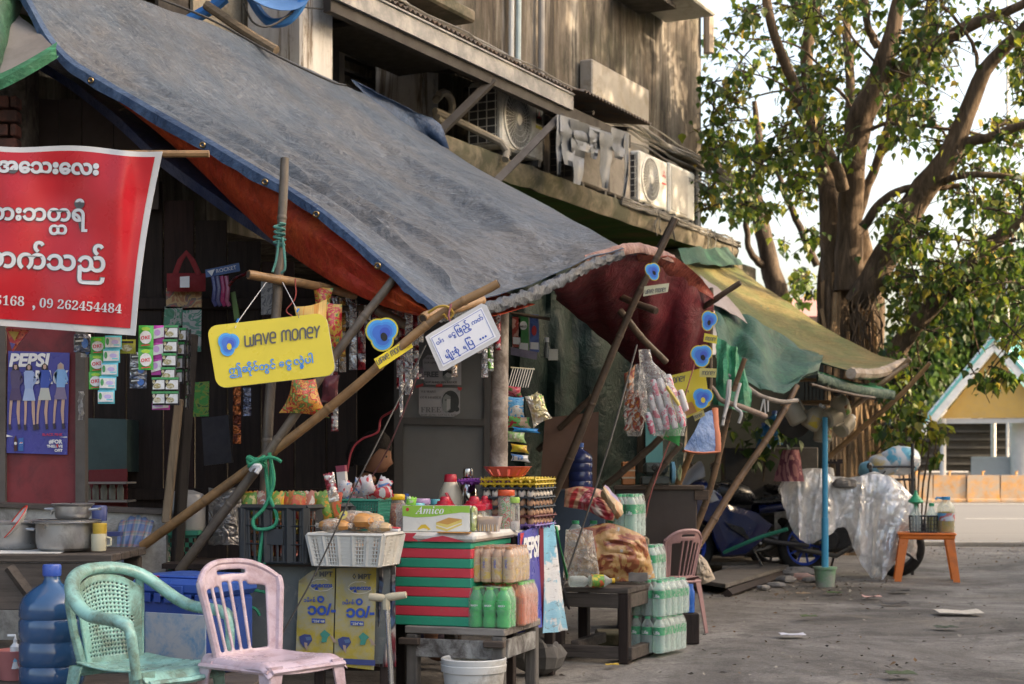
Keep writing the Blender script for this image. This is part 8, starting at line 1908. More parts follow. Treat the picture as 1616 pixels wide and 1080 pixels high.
pack('tall pack of green labelled water bottles raised behind the brown sack',(PX(994,9.5),9.55,z2+.265),radians(-24),2,3,.0375,.213*1.22,bottle_meshes(.0375,.26,gw,capg,lifm,(.54,.76),.95,.36,clear('water',(.8,.93,.9),.3,.05),.7),LG,sf,word='Life',wordm=WHITE)
big=bottle_meshes(.06,.3,gw,capg,clear('label_clear',(.7,.85,.9),.5),(.6,.8),.97,.3,None)
pack('row of big clear water bottles behind the brown sack, left of the tall pack',(PX(938,9.5),9.6,z2+.06),0,3,1,.055,.3,big,LG,None)
skm=prints('sack_brown',[(.16,.04,.025),(.3,.1,.045),(.42,.24,.09),(.46,.28,.13),(.44,.43,.4)],11,.22,0,.5,bump=.6)
def sackmesh(top,bot,Y,depth,seed,n=30,m=38):
 T_,B_=catmull([V((u,v,0))for u,v in top],m),catmull([V((u,v,0))for u,v in bot],m);fr,bk_=[],[]
 for i in range(n+1):
  a=i/n;r,r2=[],[]
  for j in range(m+1):
   q=T_[j].lerp(B_[j],a);c=j/m;bu=sin(pi*c)**.6*(.25+.75*sin(pi*min(1,a*.8+.1)))
   w_=.35*mnoise.noise(V((a*4+seed,c*5,seed)))+.35*abs(mnoise.noise(V((a*6,c*6+seed,2))))-.2*abs(mnoise.noise(V((a*11+3,c*11,seed))))
   pt=P(q.x,q.y,Y);r.append(pt+V((0,-depth*(bu+w_*bu),0)));r2.append(pt+V((0,depth*bu+.004,0)))
  fr.append(r);bk_.append(r2)
 b=MB();b.grid([r[::-1]for r in fr]);b.grid(bk_);return b
one('printed_sack',sackmesh([(895,838),(930,832),(962,826),(1000,838),(1018,848)],[(889,915),(930,917),(970,917),(1010,916),(1034,912)],9.2,.08,3),skm,'big crumpled brown and orange printed sack on the dark bench','sack')
one('clear_bag',sackmesh([(893,836),(915,834),(935,838)],[(888,912),(912,916),(948,917)],9.05,.05,5),clear('bag_clear3',(.9,.9,.88),.12,.1,.8,12,.3),'clear crinkled bag standing at the left end of the dark bench','bag')
one('red_bag',sackmesh([(892,772),(915,768),(945,772),(980,790)],[(890,800),(925,806),(950,818),(968,822)],9.45,.05,7),prints('bag_redprint',[(.35,.02,.03),(.42,.04,.04),(.5,.3,.18),(.3,.02,.04),(.5,.45,.4)],5,.35),'red printed plastic bag draped over the bottles behind the brown sack','bag')
b=MB();rows=[[P(948+26*a+10*c,778+44*a-14*c,9.3-.05*sin(pi*c)+.01*noise1(a*6+c*3))for c in[j/6 for j in range(7)]]for a in[i/10 for i in range(11)]];b.sheet(crumple(rows,.03,9,2),.003);one('printed_film',b,prints('film_orange',[(.5,.25,.12),(.5,.35,.2),(.3,.25,.4),(.45,.05,.06)],9),'orange and purple printed film hanging down beside the tall water pack','film')
for(u,v,L,r,lb,ms_)in((916,905,.13,.033,'clear ribbed empty bottle lying at the left end of the dark bench',None),(948,901,.14,.036,'lying bottle with a yellow label and yellow cap on the dark bench',1)):
 t=thing('lying_bottle',lb,'bottle',(PX(u,8.92),8.92,z2+r+.004),0,None,(0,pi/2,radians(10)));b=MB();b.lathe([(r*.8,-L/2)]+[(r*(1 if k%2 else.94),-L/2+.01+k*L*.075)for k in range(9)]+[(r*.4,L*.38),(r*.36,L*.48)],16);part('bottle',b,gw,t)
 if ms_:b=MB();b.lathe([(r*1.03,-L*.4),(r*1.03,L*.1)],16,cap=False);part('label',b,prints('label_yellow',[(.6,.45,.03),(.6,.5,.05),(.12,.3,.05),(.55,.1,.04)],25),t);b=MB();b.lathe([(r*.42,L*.46),(r*.42,L*.58),(.001,L*.58)],12);part('cap',b,ry,t)
b=MB();rows=[[P(992+30*i/6,905+14*j/4-4*abs(noise1(i*1.3+j)),8.95-.02*j)for j in range(5)]for i in range(7)];b.sheet(rows,.003);one('dark_rag',b,M('rag_dark',(.07,.065,.06),.8,.5,12),'dark grey rag hanging over the right end of the dark bench','rag')
side_chair('dusty pink plastic chair behind the water packs beside the dark bench',(PX(1053,10.6),10.6,0),radians(-142),M('plastic_dusty',(.33,.19,.185),.45,.15,6,.05,dirt=(.25,.14,.13),da=.5,ds=9)).scale=(.76,.8,.86)
p=P(1087,925,9.9);t=thing('blue_bottle','short blue plastic water bottle standing behind the ground packs','bottle',(p.x,p.y,.2));b=MB();b.lathe([(.036,0),(.038,.02),(.036,.06),(.038,.07),(.038,.13),(.03,.15),(.028,.18),(.001,.182)],18);part('body',b,flat('bottle_blue',(.03,.12,.42),.2),t);b=MB();b.box((0,0,-.1),(.12,.12,.19),ch=.005);part('stand',b,dkw,t)
DC=thing('wooden_case','dark brown wooden case behind the pink chair with a small machine on it','case',(PX(1040,10.7),10.9,0),radians(-6));zt2=P(0,768,10.6).z
b=MB();b.box((0,0,zt2/2+.15),(.56,.35,zt2-.3),ch=.008);part('body',b,M('case_brown',(.045,.03,.024),.45,.3,4),DC);b=MB();b.box((.02,0,zt2-.01),(.62,.4,.03),ch=.005);part('top',b,wood('case_top',(.1,.07,.05),ax=0),DC);b=MB();b.box((.31,-.17,zt2-.06),(.1,.04,.07),ch=.004);part('bracket',b,MATS['case_top'],DC)
for sx in(-.24,.24):b=MB();b.box((sx,0,.16),(.05,.3,.32));part('leg',b,dkw,DC)
SM=thing('sewing_machine','dark small machine with a light blue round end on the wooden case','machine',(PX(1040,10.65),10.75,zt2+.008),0)
b=MB();b.box((-.02,0,.11),(.17,.12,.09),ch=.025);b.box((-.02,0,.03),(.2,.13,.06),ch=.012);part('body',b,M('machine_dark',(.04,.05,.045),.4,.3,6),SM);b=MB();b.lathe([(.06,-.012),(.075,-.006),(.075,.014),(.05,.02),(.001,.021)],24,M=Matrix.Translation((.1,0,.085))@rot('Y',pi/2)@Matrix.Scale(1.0,4));part('end_cap',b,flat('end_blue',(.16,.4,.55),.4),SM);b=MB();b.lathe([(.024,-.004),(.026,.004),(.018,.006),(.001,.004)],16,M=Matrix.Translation((-.02,-.062,.12))@rot('X',pi/2));part('dial',b,flat('dial',(.01,.01,.01),.2),SM);b=MB();b.tube([(.15,-.02,.03+.07*k*.1)for k in range(2)]+[(.16,-.02,.1),(.155,-.02,.14),(.14,-.02,.1),(.145,-.02,.04)],.007,6);part('cable_loop',b,flat('cable_olive',(.3,.32,.16)),SM)
b=MB();b.box((0,0,.08),(.09,.1,.16),0,ch=.006);b.box((0,-.051,.05),(.092,.004,.012),1);b.box((0,-.051,.1),(.092,.004,.01),1);o_=one('orange_box',b,[M('box_orange',(.38,.14,.04),.5),flat('box_stripe',(.4,.35,.25))],'orange brown striped carton left of the small dark machine','carton');o_.location=(PX(993,10.7),10.8,zt2+.008)
b=MB();plate(b,[(1018,645),(1046,640),(1046,740),(1020,742)],lambda u,v:11.0,.03);one('teal_board',b,M('board_teal',(.12,.36,.36),.6,.1,3),'light teal board standing upright behind the hanging snack bags','board')
b=MB();plate(b,[(1006,650),(1016,648),(1018,745),(1006,746)],lambda u,v:11.05,.05);one('brown_post',b,wood('post_brown',(.08,.055,.03),ax=2),'narrow brown post beside the light teal board','post')
def jug(lb,u,vb,Y,s_,mt,name='water_jug'):
 p=P(u,vb,Y);t=thing(name,lb,'water jug',p);b=MB();b.lathe([(r*s_,z*s_)for r,z in prof_j],26);part('bottle',b,mt,t);b=MB();b.lathe([(.036*s_,.438*s_),(.036*s_,.48*s_),(.001,.482*s_)],16);part('cap',b,flat('cap_blue2',(.05,.12,.35),.4),t);return t
prof_j=prof
jug('dark blue water jug in front of the green curtain, left of the red bag',916,772,10.1,.62,M('jug_navy',(.02,.03,.1),.15,.2,4,0))
b=MB();b.box((0,0,.3),(.5,.3,.6),ch=.01);o_=one('dark_crate',b,M('crate_navy',(.03,.05,.08),.6),'dark blue crate under the dark jug behind the vinyl sheets','crate');o_.location=(PX(895,10.3),10.4,P(0,772,10.3).z-.6)
b=MB();plate(b,[(860,660),(945,650),(940,790),(850,800)],lambda u,v:10.35,.03);one('brown_board',b,M('board_brown',(.1,.05,.03),.7,.3,4),'brown board leaning in front of the green curtain behind the egg trays','board')
b=MB();b.lathe([(.02,0),(.13,.03),(.13,.04),(.02,.02)],24,M=Matrix.Translation(P(880,930,8.9))@rot('Y',radians(75)));one('dark_basin',b,flat('basin_dark',(.03,.03,.032),.5),'dark round basin standing on edge beside the pale vinyl','basin')
for(u,v0,v1,w_,cs_,lb,tx)in((815,500,548,13,((.3,.04,.03),(.5,.3,.25)),'red and pink sachet card hung on the green curtain, left of three',''),(826,498,557,15,((.03,.22,.06),(.03,.22,.06)),'green sachet card with white lettering hung on the curtain','MILO'),(843,496,556,14,((.05,.1,.35),(.07,.15,.45)),'blue sachet card with a red drop mark on the green curtain','')):
 t=thing('sachet_card',lb,'sachet card',P(u,v1,10.0));oo=t.location;b=MB();plate(b,[(u-w_/2,v0),(u+w_/2,v0+1),(u+w_/2+1,v1),(u-w_/2,v1)],lambda u,v:10.0,.012,0,oo);part('card',b,prints('card_%d'%u,cs_,12),t)
 b=MB();plate(b,[(u-w_/2+1,v1-16),(u+w_/2,v1-15),(u+w_/2,v1-4),(u-w_/2+1,v1-5)],lambda u,v:9.995,.001,0,oo);
 if tx:plate(b,ell(u,514,6,7),lambda u,v:9.995,.001,0,oo)
 part('print',b,WHITE,t)
 if tx:ink(tx,u-5,517,5,INKG,t,lambda u,v:9.99,oo,.25,fit=10)
 if u==843:b=MB();plate(b,ell(843,522,4,8),lambda u,v:9.994,.001,0,oo);part('drop',b,RED,t)
b=MB();plate(b,[(806,548),(848,556),(847,568),(806,560)],lambda u,v:9.98,.01);one('card_holder',b,M('holder_violet',(.2,.18,.26),.6,.3,20),'grey violet printed strip under the three sachet cards','card')
t=thing('white_bottle','small dark bottle and white box pinned right of the blue card','bottle',P(863,565,9.98));b=MB();b.lathe([(.02,0),(.022,.06),(.012,.085),(.012,.1)],12);part('bottle',b,flat('bottle_grey',(.12,.14,.14),.3),t);b=MB();b.lathe([(.014,.1),(.014,.13),(.001,.13)],10);part('cap',b,WHITE,t);b=MB();b.box((.04,0,.02),(.06,.03,.07));part('box',b,flat('box_pale',(.4,.41,.38)),t)
b=MB();b.tube([P(806,494,10),P(868,504,10)],.012,6);one('hanger_stick',b,bdk,'thin stick from which the three sachet cards hang','stick')
WR=thing('wire_rack','small wire rack hanging right of the grey round post','rack',P(818,610,8.6));oo=WR.location
for k in range(9):b=MB();u=806+k*4;b.tube([P(u+4,581,8.6)-oo,P(u-5,612,8.55)-oo],.0025,4);part('wire',b,flat('wire_steel',(.35,.34,.3),.4,.6),WR)
b=MB();b.tube([P(806,580,8.6)-oo,P(844,583,8.6)-oo],.004,5);part('bar',b,flat('bar_cream',(.5,.45,.3)),WR)
hp=[(798,608,822,628,'maroon packet hanging at the top under the wire rack',[(.3,.02,.05),(.4,.1,.12),(.1,.15,.05)]),(798,624,827,668,'blue snack packet with a moon shape beside the grey post',[(.03,.2,.5),(.1,.35,.6),(.55,.55,.5),(.5,.2,.1)]),(800,656,836,678,'red green packet under the blue one beside the grey post',[(.35,.03,.04),(.1,.3,.08),(.45,.3,.2)]),(808,674,850,684,'bright blue packet edge hanging at the bottom of the bunch',[(.02,.22,.6),(.03,.3,.65)]),(800,680,828,700,'green packet below the bunch by the grey post',[(.15,.35,.08),(.3,.45,.2),(.5,.5,.4)]),(806,700,832,716,'yellow packet below the green one by the grey post',[(.55,.45,.04),(.5,.3,.04)]),(806,716,834,730,'white and blue packet lowest of the column by the grey post',[(.5,.5,.5),(.1,.2,.4)])]
for k,(u0,v0,u1,v1,lb,cs_)in enumerate(hp):chipbag(lb,[(u0,v0),(u1,v0+3),(u1+3,v1),(u0,v1-3)],8.5-.02*k,.018,prints('hang_%d'%k,cs_,22,.25),k+11,'packet','hanging_packet')
for k in range(4):chipbag(('front','second','third','rear')[k]+' silver gold packet fanned out right of the blue snack packet',[(828+5*k,626-2*k),(848+3*k,618+2*k),(872-2*k,660-2*k),(842+5*k,676-4*k)],8.42+.03*k,.014,(foil('fan_gold',(.45,.38,.2),(.5,.47,.4),.3),foil('fan_green',(.12,.3,.06),(.45,.4,.25),.3))[k%2],k+31,'packet','hanging_packet','fanned packets')
HB=thing('snack_sack','big clear plastic bag full of pale wrapped rolls hanging from the pole','bag',P(1050,690,9.7));oo=HB.location
bf=clear('sack_clear',(.94,.94,.94),.07,.06,.8,12,.3)
def hang_sack(px,Y,dep,seed,parent,oo):
 fr=[];
 for i in range(19):
  a=i/18;j0=min(int(a*(len(px)-1)),len(px)-2);f=a*(len(px)-1)-j0;l=lerp(px[j0][0],px[j0+1][0],f);r_=lerp(px[j0][1],px[j0+1][1],f);v=lerp(px[j0][2],px[j0+1][2],f);ring=[]
  for k in range(20):
   w_=2*pi*k/20;q=1+.13*mnoise.noise(V((a*5,cos(w_)*2+seed,sin(w_)*2)));d=dep*min(1,(r_-l)/70)
   ring.append(P((l+r_)/2+(r_-l)/2*cos(w_)*q,v+2*mnoise.noise(V((w_,a*4,seed))),Y)-oo+V((0,sin(w_)*d*q,0)))
  fr.append(ring)
 b=MB();b.grid(fr,cv=True);b.add(fr[-1],[tuple(range(20))]);return part('film',b,bf,parent)
hang_sack([(1008,1026,552),(1010,1030,572),(1008,1052,590),(1008,1072,625),(1014,1082,655),(1022,1084,670),(1030,1080,688)],9.7,.11,2,HB,oo)
rm=[prints('roll_white',[(.55,.55,.56),(.5,.5,.52),(.55,.12,.18),(.55,.56,.58)],18),prints('roll_pink',[(.5,.1,.15),(.55,.54,.55),(.6,.58,.58)],16)]
for k in range(13):
 r_=k//5;u=1026+(k%5)*12+r_*4;v=668-r_*26-(k%5)*3+6*noise1(k*1.3)
 b=MB();b.lathe([(.001,-.07),(.018,-.066),(.021,-.03),(.021,.05),(.016,.066),(.001,.07)],10,M=Matrix.Translation(P(u,v,9.64+.03*r_)-oo)@rot('Y',radians(-14+10*noise1(k*1.7))));part('roll',b,rm[k%2],HB)
b=MB();b.tube([P(1052,610,9.6)-oo,P(1072,640,9.6)-oo],.012,6);part('yellow_stick',b,flat('stick_yellow',(.55,.42,.1)),HB)
H2=thing('snack_sack','second clear bag of orange brown snacks hanging just left of the big one','bag',P(1005,680,9.75));oo=H2.location
hang_sack([(1004,1014,575),(1000,1018,600),(986,1022,625),(984,1020,655),(990,1012,688)],9.85,.07,9,H2,oo)
for k in range(9):
 b=MB();b.lathe([(.001,-.055),(.016,-.05),(.018,.04),(.001,.05)],8,M=Matrix.Translation(P(993+(k%3)*9,668-(k//3)*20,9.8)-oo)@rot('Y',radians(25+20*noise1(k*1.1))));part('snack',b,prints('snack_orange',[(.5,.22,.05),(.3,.06,.04),(.5,.45,.4),(.4,.14,.04)],20),H2)
chipbag('small clear snack bag at the left of the hanging bunch, behind the pole',[(985,590),(1003,575),(1000,625),(984,632)],9.95,.03,prints('snack_redbag',[(.25,.05,.04),(.4,.2,.1),(.4,.38,.36)],20),51)
chipbag('red and green packet sticking out below the big hanging bag',[(1050,672),(1082,664),(1072,705),(1046,692)],9.75,.015,prints('packet_rg',[(.5,.04,.06),(.04,.3,.08),(.04,.35,.1),(.5,.05,.07)],9),52)
hd_=M('hole_dark',(.02,.02,.02),.8)
for(u,v,R,a,lb,hole)in((1031,429,14.5,.5,'blue flower sign on the dark pole above the maroon tarp',hd_),(1119,507,16,-.1,'top blue flower sign of the three on the tarp edge',hd_),(1108,562,18,.35,'middle blue flower sign of the three on the tarp edge',hd_),(1109,629,17,.1,'lowest blue flower sign, with a yellow centre',YEL)):
 Y=9.2 if u==1031 else 10.5;t=thing('flower_sign',lb,'sign',P(u,v+R,Y));flower(t,u,v,R,lambda u,v,Y=Y:Y,t.location,a,hole,YEL,.82 if R<17 else 1.0)
def namecard(lb,pts,tx,u,v,w_,h,a,Y,mt=None):
 t=thing('name_card',lb,'sign',P(pts[0][0],max(q[1]for q in pts),Y));b=MB();plate(b,pts,lambda u,v:Y,.003,0,t.location);part('card',b,mt or YEL,t);wave_word(tx,u,v,w_,h,t,lambda u,v:Y,t.location,a,.003,wd=.15)
namecard('pale yellow name card under the flower sign on the dark pole',[(1017,452),(1056,447),(1054,461),(1015,468)],'wave money',1018,464,33,6,.12,9.25,flat('card_pale',(.5,.48,.33)))
namecard('yellow name card between the top and middle flower signs',[(1112,526),(1132,530),(1131,543),(1110,539)],'money',1113,537,16,5.5,-.1,10.5);namecard('pale yellow name card under the middle flower sign',[(1104,581),(1131,582),(1130,596),(1104,595)],'money',1108,592,20,6,0,10.45,flat('card_pale2',(.52,.46,.15)));namecard('tilted tan name card under the lowest flower sign',[(1093,654),(1110,647),(1113,656),(1097,665)],'money',1096,662,14,5,.4,10.45,flat('card_tan',(.4,.34,.12)))
YP2=thing('yellow_poster','yellow poster with black lettering hung on the maroon tarp behind the snack bag','poster',P(1080,650,10.6));oo=YP2.location;b=MB();plate(b,[(1050,595),(1112,580),(1120,640),(1085,660),(1056,652)],lambda u,v:10.6,.004,0,oo);part('sheet',b,YEL,YP2);wave_word('money',1056,606,26,8,YP2,lambda u,v:10.6,oo,.2,.004)
b=MB();plate(b,[(1072,640),(1092,634),(1100,650),(1080,658)],lambda u,v:10.595,.001,0,oo);part('printed_patch',b,flat('patch_tan',(.5,.25,.1)),YP2);ink('ဝန်ဆောင်မှု',1068,622,6,INKG,YP2,lambda u,v:10.6,oo,.15,0,.2,fit=20)
b=MB();plate(b,[(1085,560),(1300,560),(1300,880),(1085,880)],lambda u,v:17.3,.05);one('shade_backdrop',b,M('backdrop_shade',(.02,.024,.02),.9,.3,2),'dark sheet standing in for the shade behind the motorbikes','screen')  # shade behind the bikes put in as one dark-coloured sheet
for(u,v,s_,lb)in((1222,702,.75,'blue water jug in the shade behind the red cloth'),(1205,712,.62,'smaller blue water jug left of the other in the shade')):jug(lb,u,v,16.6,s_,M('jug_shade',(.03,.14,.3),.2,.2,3,0))
b=MB();b.box((0,0,.33),(1.0,.3,.66),ch=.01);o_=one('low_cupboard',b,M('cupboard_dark',(.035,.03,.025),.7),'low dark cupboard carrying the shaded blue jugs','cupboard');o_.location=(PX(1215,16.8),16.85,P(0,706,16.6).z-.66)
pt=thing('leafy_plant','dark green leafy plant behind the blue motorbike','plant',P(1205,745,16.2));b=MB();rn=random.Random(4)
for k in range(60):
 c=V((rn.gauss(0,.2),rn.gauss(0,.1),.1+abs(rn.gauss(.2,.15))));o_=link('leaf',lmesh[1 if k%3 else 0],pt);o_.matrix_local=leaf_matrix(c,.12,rn)
b=MB();b.tube([(0,0,-.1),(.02,0,.3)],.01,5);part('stem',b,bk2,pt)
JC=[(1262,660,.0,-.5,'cream oil can with a dark mouth, leftmost of the hanging cans'),(1275,668,.3,.5,'pale can with a yellow patch, second from the left of the hanging cans'),(1298,690,0,.1,'upright pale can with a red brown label, lowest of the hanging cans'),(1303,655,.1,1.2,'large cream can at the top of the hanging bunch'),(1330,648,.1,-.6,'ribbed clear can with a label, upper right of the hanging cans'),(1325,672,.2,1.0,'pale can tipped to the right in the hanging bunch')]
cnm=M('can_cream',(.5,.45,.35),.4,.15,6,.05,trans=.3)
for k,(u,v,a,q,lb)in enumerate(JC):
 t=thing('plastic_can',lb,'plastic can',P(u,v+8,14.7+.1*(k%3)),0,'plastic cans hung in a bunch',(a,q,.2*k));b=MB();b.lathe([(.07,0),(.088,.02),(.088,.15),(.07,.19),(.03,.215),(.03,.24)],18);b.lathe([(.089,.06),(.089,.065)],18,cap=False);part('can',b,cnm,t);b=MB();b.lathe([(.034,.235),(.034,.26),(.001,.26)],12);part('cap',b,(flat('cap_dark',(.05,.05,.05)),WHITE)[k%2],t)
 b=MB();b.tube([(.06,0,.19),(.1,0,.2),(.1,0,.1),(.088,0,.09)],.01,6);part('handle',b,cnm,t)
 if k in(1,2,4):b=MB();b.add([V((.0895*cos(w_),.0895*sin(w_),z_))for z_ in(.04,.14)for w_ in[-pi/2-.6+.2*j for j in range(7)]],[(j,j+1,j+8,j+7)for j in range(6)]);part('label',b,prints('can_label_%d'%k,[(.5,.1,.04),(.15,.3,.06),(.5,.4,.25),(.3,.12,.05)]if k!=1 else[(.6,.45,.05),(.5,.4,.2)],14),t)
b=MB();b.lathe([(.16,0),(.17,.01),(.1,.05),(.001,.055)],24,M=Matrix.Translation(P(1252,664,15.0))@rot('X',pi/2));b.tube([P(1252,640,15),P(1252,610,15)],.012,6);one('frying_pan',b,flat('pan_black',(.03,.028,.026),.5),'black frying pan hanging left of the plastic cans','pan')
SHF=thing('wooden_shelf','little wooden shelf with baskets under the rolled green net','shelf',P(1295,635,15.2));oo=SHF.location
for(v0,v1,c)in((632,638,'board'),(597,600,'board')):b=MB();plate(b,[(1240,v0),(1345,v0),(1345,v1),(1240,v1)],lambda u,v:15.2,.3,0,oo);part('board',b,wood('shelf_tan',(.32,.19,.09),ax=0),SHF)
b=MB();
for k in range(12):b.tube([P(1270+k*6,602,15.15)-oo,P(1270+k*6,632,15.15)-oo],.006,4)
part('slats',b,dkw,SHF)['kind']='stuff'
CGE=thing('wire_cage','small wire cage on a dark frame left of the fig roots','cage',P(1295,790,17.6));oo=CGE.location
for k in range(8):b=MB();b.tube([P(1278+k*6,690,17.5)-oo,P(1278+k*6,728,17.5)-oo],.006,4);part('bar',b,flat('cage_tan',(.35,.25,.16)),CGE)
b=MB();plate(b,[(1270,725),(1330,725),(1330,732),(1270,732)],lambda u,v:17.5,.3,0,oo);plate(b,[(1274,732),(1280,732),(1280,800),(1274,800)],lambda u,v:17.5,.04,0,oo);plate(b,[(1320,732),(1326,732),(1326,800),(1320,800)],lambda u,v:17.5,.04,0,oo);part('frame',b,dkw,CGE)
b=MB();b.lathe([(.001,.12),(.06,.11),(.075,.05),(.07,-.02),(.05,-.08),(.001,-.1)],16,o=P(1306,755,17.0));one('white_bundle',b,M('bundle_white',(.5,.48,.45),.7,.2,8,.5,30),'white round bundle beside the top of the blue post','bundle')
blk=M('bike_black',(.012,.012,.014),.3,.3,8,.03);mbl=M('bike_blue',(.006,.012,.062),.18,.2,3,.0,coat=.6);mgr=M('bike_grey',(.06,.06,.065),.45,.3,6);rim_b=flat('rim_blue',(.02,.07,.45),.35,.2);chm=flat('chrome',(.5,.5,.5),.15,1.0)
def motorbike(name,lb,loc,rz,fair=True):
 """x forward, wheels at x=.68 / -.68"""
 t=thing(name,lb,'motorbike',loc,rz);
 def ptube(nm,pts,r,mt,n=8,flat_=1):b=MB();b.tube(catmull([V(p)for p in pts],4*len(pts)),r,n,flat=flat_);return part(nm,b,mt,t)
 for x in(.67,-.66):
  b=MB();b.tube([(x+.255*cos(a),0,.30+.255*sin(a))for a in[2*pi*k/36 for k in range(36)]],.05,10,closed=True);wh=part('wheel',b,M('tyre',(.015,.015,.015),.85,.3,10,.3,60),t)
  b=MB();b.tube([(x+.205*cos(a),0,.30+.205*sin(a))for a in[2*pi*k/30 for k in range(30)]],.022,6,closed=True);part('rim',b,rim_b if fair else mgr,wh);b=MB()
  for k in range(10):a=2*pi*k/10;b.tube([(x+.04*cos(a),0,.3+.04*sin(a)),(x+.2*cos(a+.12),0,.3+.2*sin(a+.12))],.012,5)
  b.lathe([(.05,-.05),(.05,.05)],14,M=Matrix.Translation((x,0,.3))@rot('X',pi/2));part('spokes',b,rim_b if fair else mgr,wh)
  b=MB();b.lathe([(.13,-.004),(.13,.004)],22,M=Matrix.Translation((x,-.06,.3))@rot('X',pi/2));part('brake_disc',b,flat('disc_steel',(.25,.25,.25),.35,.8),wh)
 for s_ in(-1,1):ptube('fork',[(.67,s_*.08,.3),(.58,s_*.08,.58),(.47,s_*.09,.88)],.024,blk);ptube('swing_arm',[(-.66,s_*.09,.3),(-.3,s_*.08,.34),(-.12,s_*.06,.38)],.024,mgr)
 ptube('frame_tube',[(.44,0,.84),(.2,.05,.66),(-.1,.06,.42)],.03,blk)
 b=MB();b.box((.08,0,.38),(.36,.22,.3),ch=.05);b.lathe([(.09,-.15),(.1,-.1),(.1,.1),(.09,.15)],14,M=Matrix.Translation((.02,0,.36))@rot('X',pi/2));part('engine',b,mgr,t)
 for k in range(5):b=MB();b.box((.2,0,.42+k*.035),(.18,.24,.012));part('fin',b,mgr,t)
 b=MB();rows=[[V((x,sin(a)*wd*(1 if sin(a)else 1),z+cos(a)*ht))for a in[2*pi*k/16 for k in range(16)]]for x,z,wd,ht in((.42,.84,.06,.05),(.34,.86,.13,.1),(.18,.86,.15,.13),(.0,.82,.12,.1),(-.08,.78,.07,.05))];b.grid(rows,cv=True);b.add(rows[0],[tuple(range(16))]);b.add(rows[-1],[tuple(range(16))]);part('tank',b,blk if fair else mgr,t)
 b=MB();rows=[[V((x,sin(a)*wd,z+max(cos(a),-.4)*ht))for a in[2*pi*k/14 for k in range(14)]]for x,z,wd,ht in((-.04,.76,.08,.05),(-.2,.76,.13,.05),(-.42,.8,.12,.05),(-.62,.88,.09,.05),(-.82,.93,.04,.03))];b.grid(rows,cv=True);b.add(rows[-1],[tuple(range(14))]);part('seat',b,blk,t)
 b=MB();rows=[[V((x,sin(a)*wd,z+cos(a)*ht))for a in[2*pi*k/12 for k in range(12)]]for x,z,wd,ht in((-.1,.68,.1,.06),(-.45,.72,.1,.06),(-.85,.88,.05,.04))];b.grid(rows,cv=True);part('tail',b,mbl if fair else mgr,t)
 for s_ in(-1,1):
  ptube('handlebar',[(.42,s_*.08,.93),(.36,s_*.25,.95),(.3,s_*.36,.93)],.014,chm);ptube('grip',[(.33,s_*.3,.94),(.28,s_*.4,.92)],.02,blk)
  ptube('mirror_stalk',[(.44,s_*.12,.98),(.5,s_*.25,1.1)],.008,blk);b=MB();b.lathe([(.001,-.02),(.055,-.015),(.06,.01),(.001,.02)],14,M=Matrix.Translation((.5,s_*.29,1.13))@rot('Y',pi/2)@Matrix.Scale(.6,4,(1,0,0)));part('mirror',b,blk,t)
  ptube('footrest',[(-.05,s_*.1,.34),(-.05,s_*.24,.34)],.014,chm)
 ptube('exhaust',[(.25,-.12,.3),(.1,-.16,.2),(-.3,-.17,.24),(-.75,-.18,.42)],[.028]*10+[.05]*7,flat('exhaust_steel',(.2,.19,.18),.35,.8))if 0 else None
 b=MB();b.tube([(.25,-.12,.3),(.1,-.16,.2),(-.25,-.17,.25),(-.3,-.17,.27),(-.75,-.18,.43)],[.026,.026,.028,.05,.05],10);part('exhaust',b,flat('exhaust_steel',(.2,.19,.18),.35,.8),t)
 b=MB();b.tube([(.67+.33*cos(a),0,.3+.33*sin(a))for a in[.4+k*.25 for k in range(8)]],.05,8,flat=1.4);part('front_mudguard',b,mbl if fair else blk,t)
 ptube('side_stand',[(.0,.12,.3),(-.12,.24,.02)],.012,blk)
 if fair:
  for s_ in(-1,1):
   out=[(.74,.74),(.68,.86),(.5,.93),(.4,.86),(.3,.74),(-.02,.66),(-.22,.52),(-.1,.36),(.1,.22),(.36,.2),(.44,.36),(.5,.55),(.62,.62)]
   rows=[]
   for k,f in((0,1),(1,.95),(2,.6)):rows.append([V((lerp(.28,x,f),s_*(.15+.03*k+.05*math.exp(-((x-.2)/.35)**2)-.11*max(0,x-.4)),lerp(.56,z_,f)))for x,z_ in out])
   b=MB();b.grid(rows,cv=True);b.add(rows[-1],[tuple(range(len(out)))]);part('side_fairing',b,mbl,t)
   b=MB();yv=s_*.275;b.add([(.36,yv,.56),(.16,yv,.5),(.06,yv,.34),(.14,yv,.4),(.3,yv,.5)],[(0,1,2,3,4)]);part('vent',b,blk,t)
  b=MB();rows=[[V((x,sin(a)*wd,z+cos(a)*ht))for a in[pi*k/12-pi/2 for k in range(13)]]for x,z,wd,ht in((.86,.74,.03,.03),(.76,.78,.12,.12),(.6,.86,.17,.12),(.5,.9,.18,.1))];b.grid(rows);part('nose_fairing',b,mbl,t)
  b=MB();rows=[[V((x,sin(a)*wd,z+cos(a)*ht))for a in[pi*k/12-pi/2 for k in range(13)]]for x,z,wd,ht in((.74,.9,.1,.05),(.62,.98,.14,.12),(.52,1.02,.14,.16))];b.sheet(rows,.004);part('windscreen',b,clear('screen_grey',(.5,.5,.5),.45,.08),t)
 else:b=MB();b.lathe([(.001,.0),(.09,.01),(.1,.05),(.06,.12),(.001,.14)],18,M=Matrix.Translation((.62,0,.86))@rot('Y',-pi/2));part('headlight',b,blk,t)
 return t
p1_=GP(1180,893);motorbike('motorbike','dark blue sports motorbike parked under the tarps with its nose to the left',(PX(1178,16.2),16.2,0),radians(196)).scale=(1,1,1)
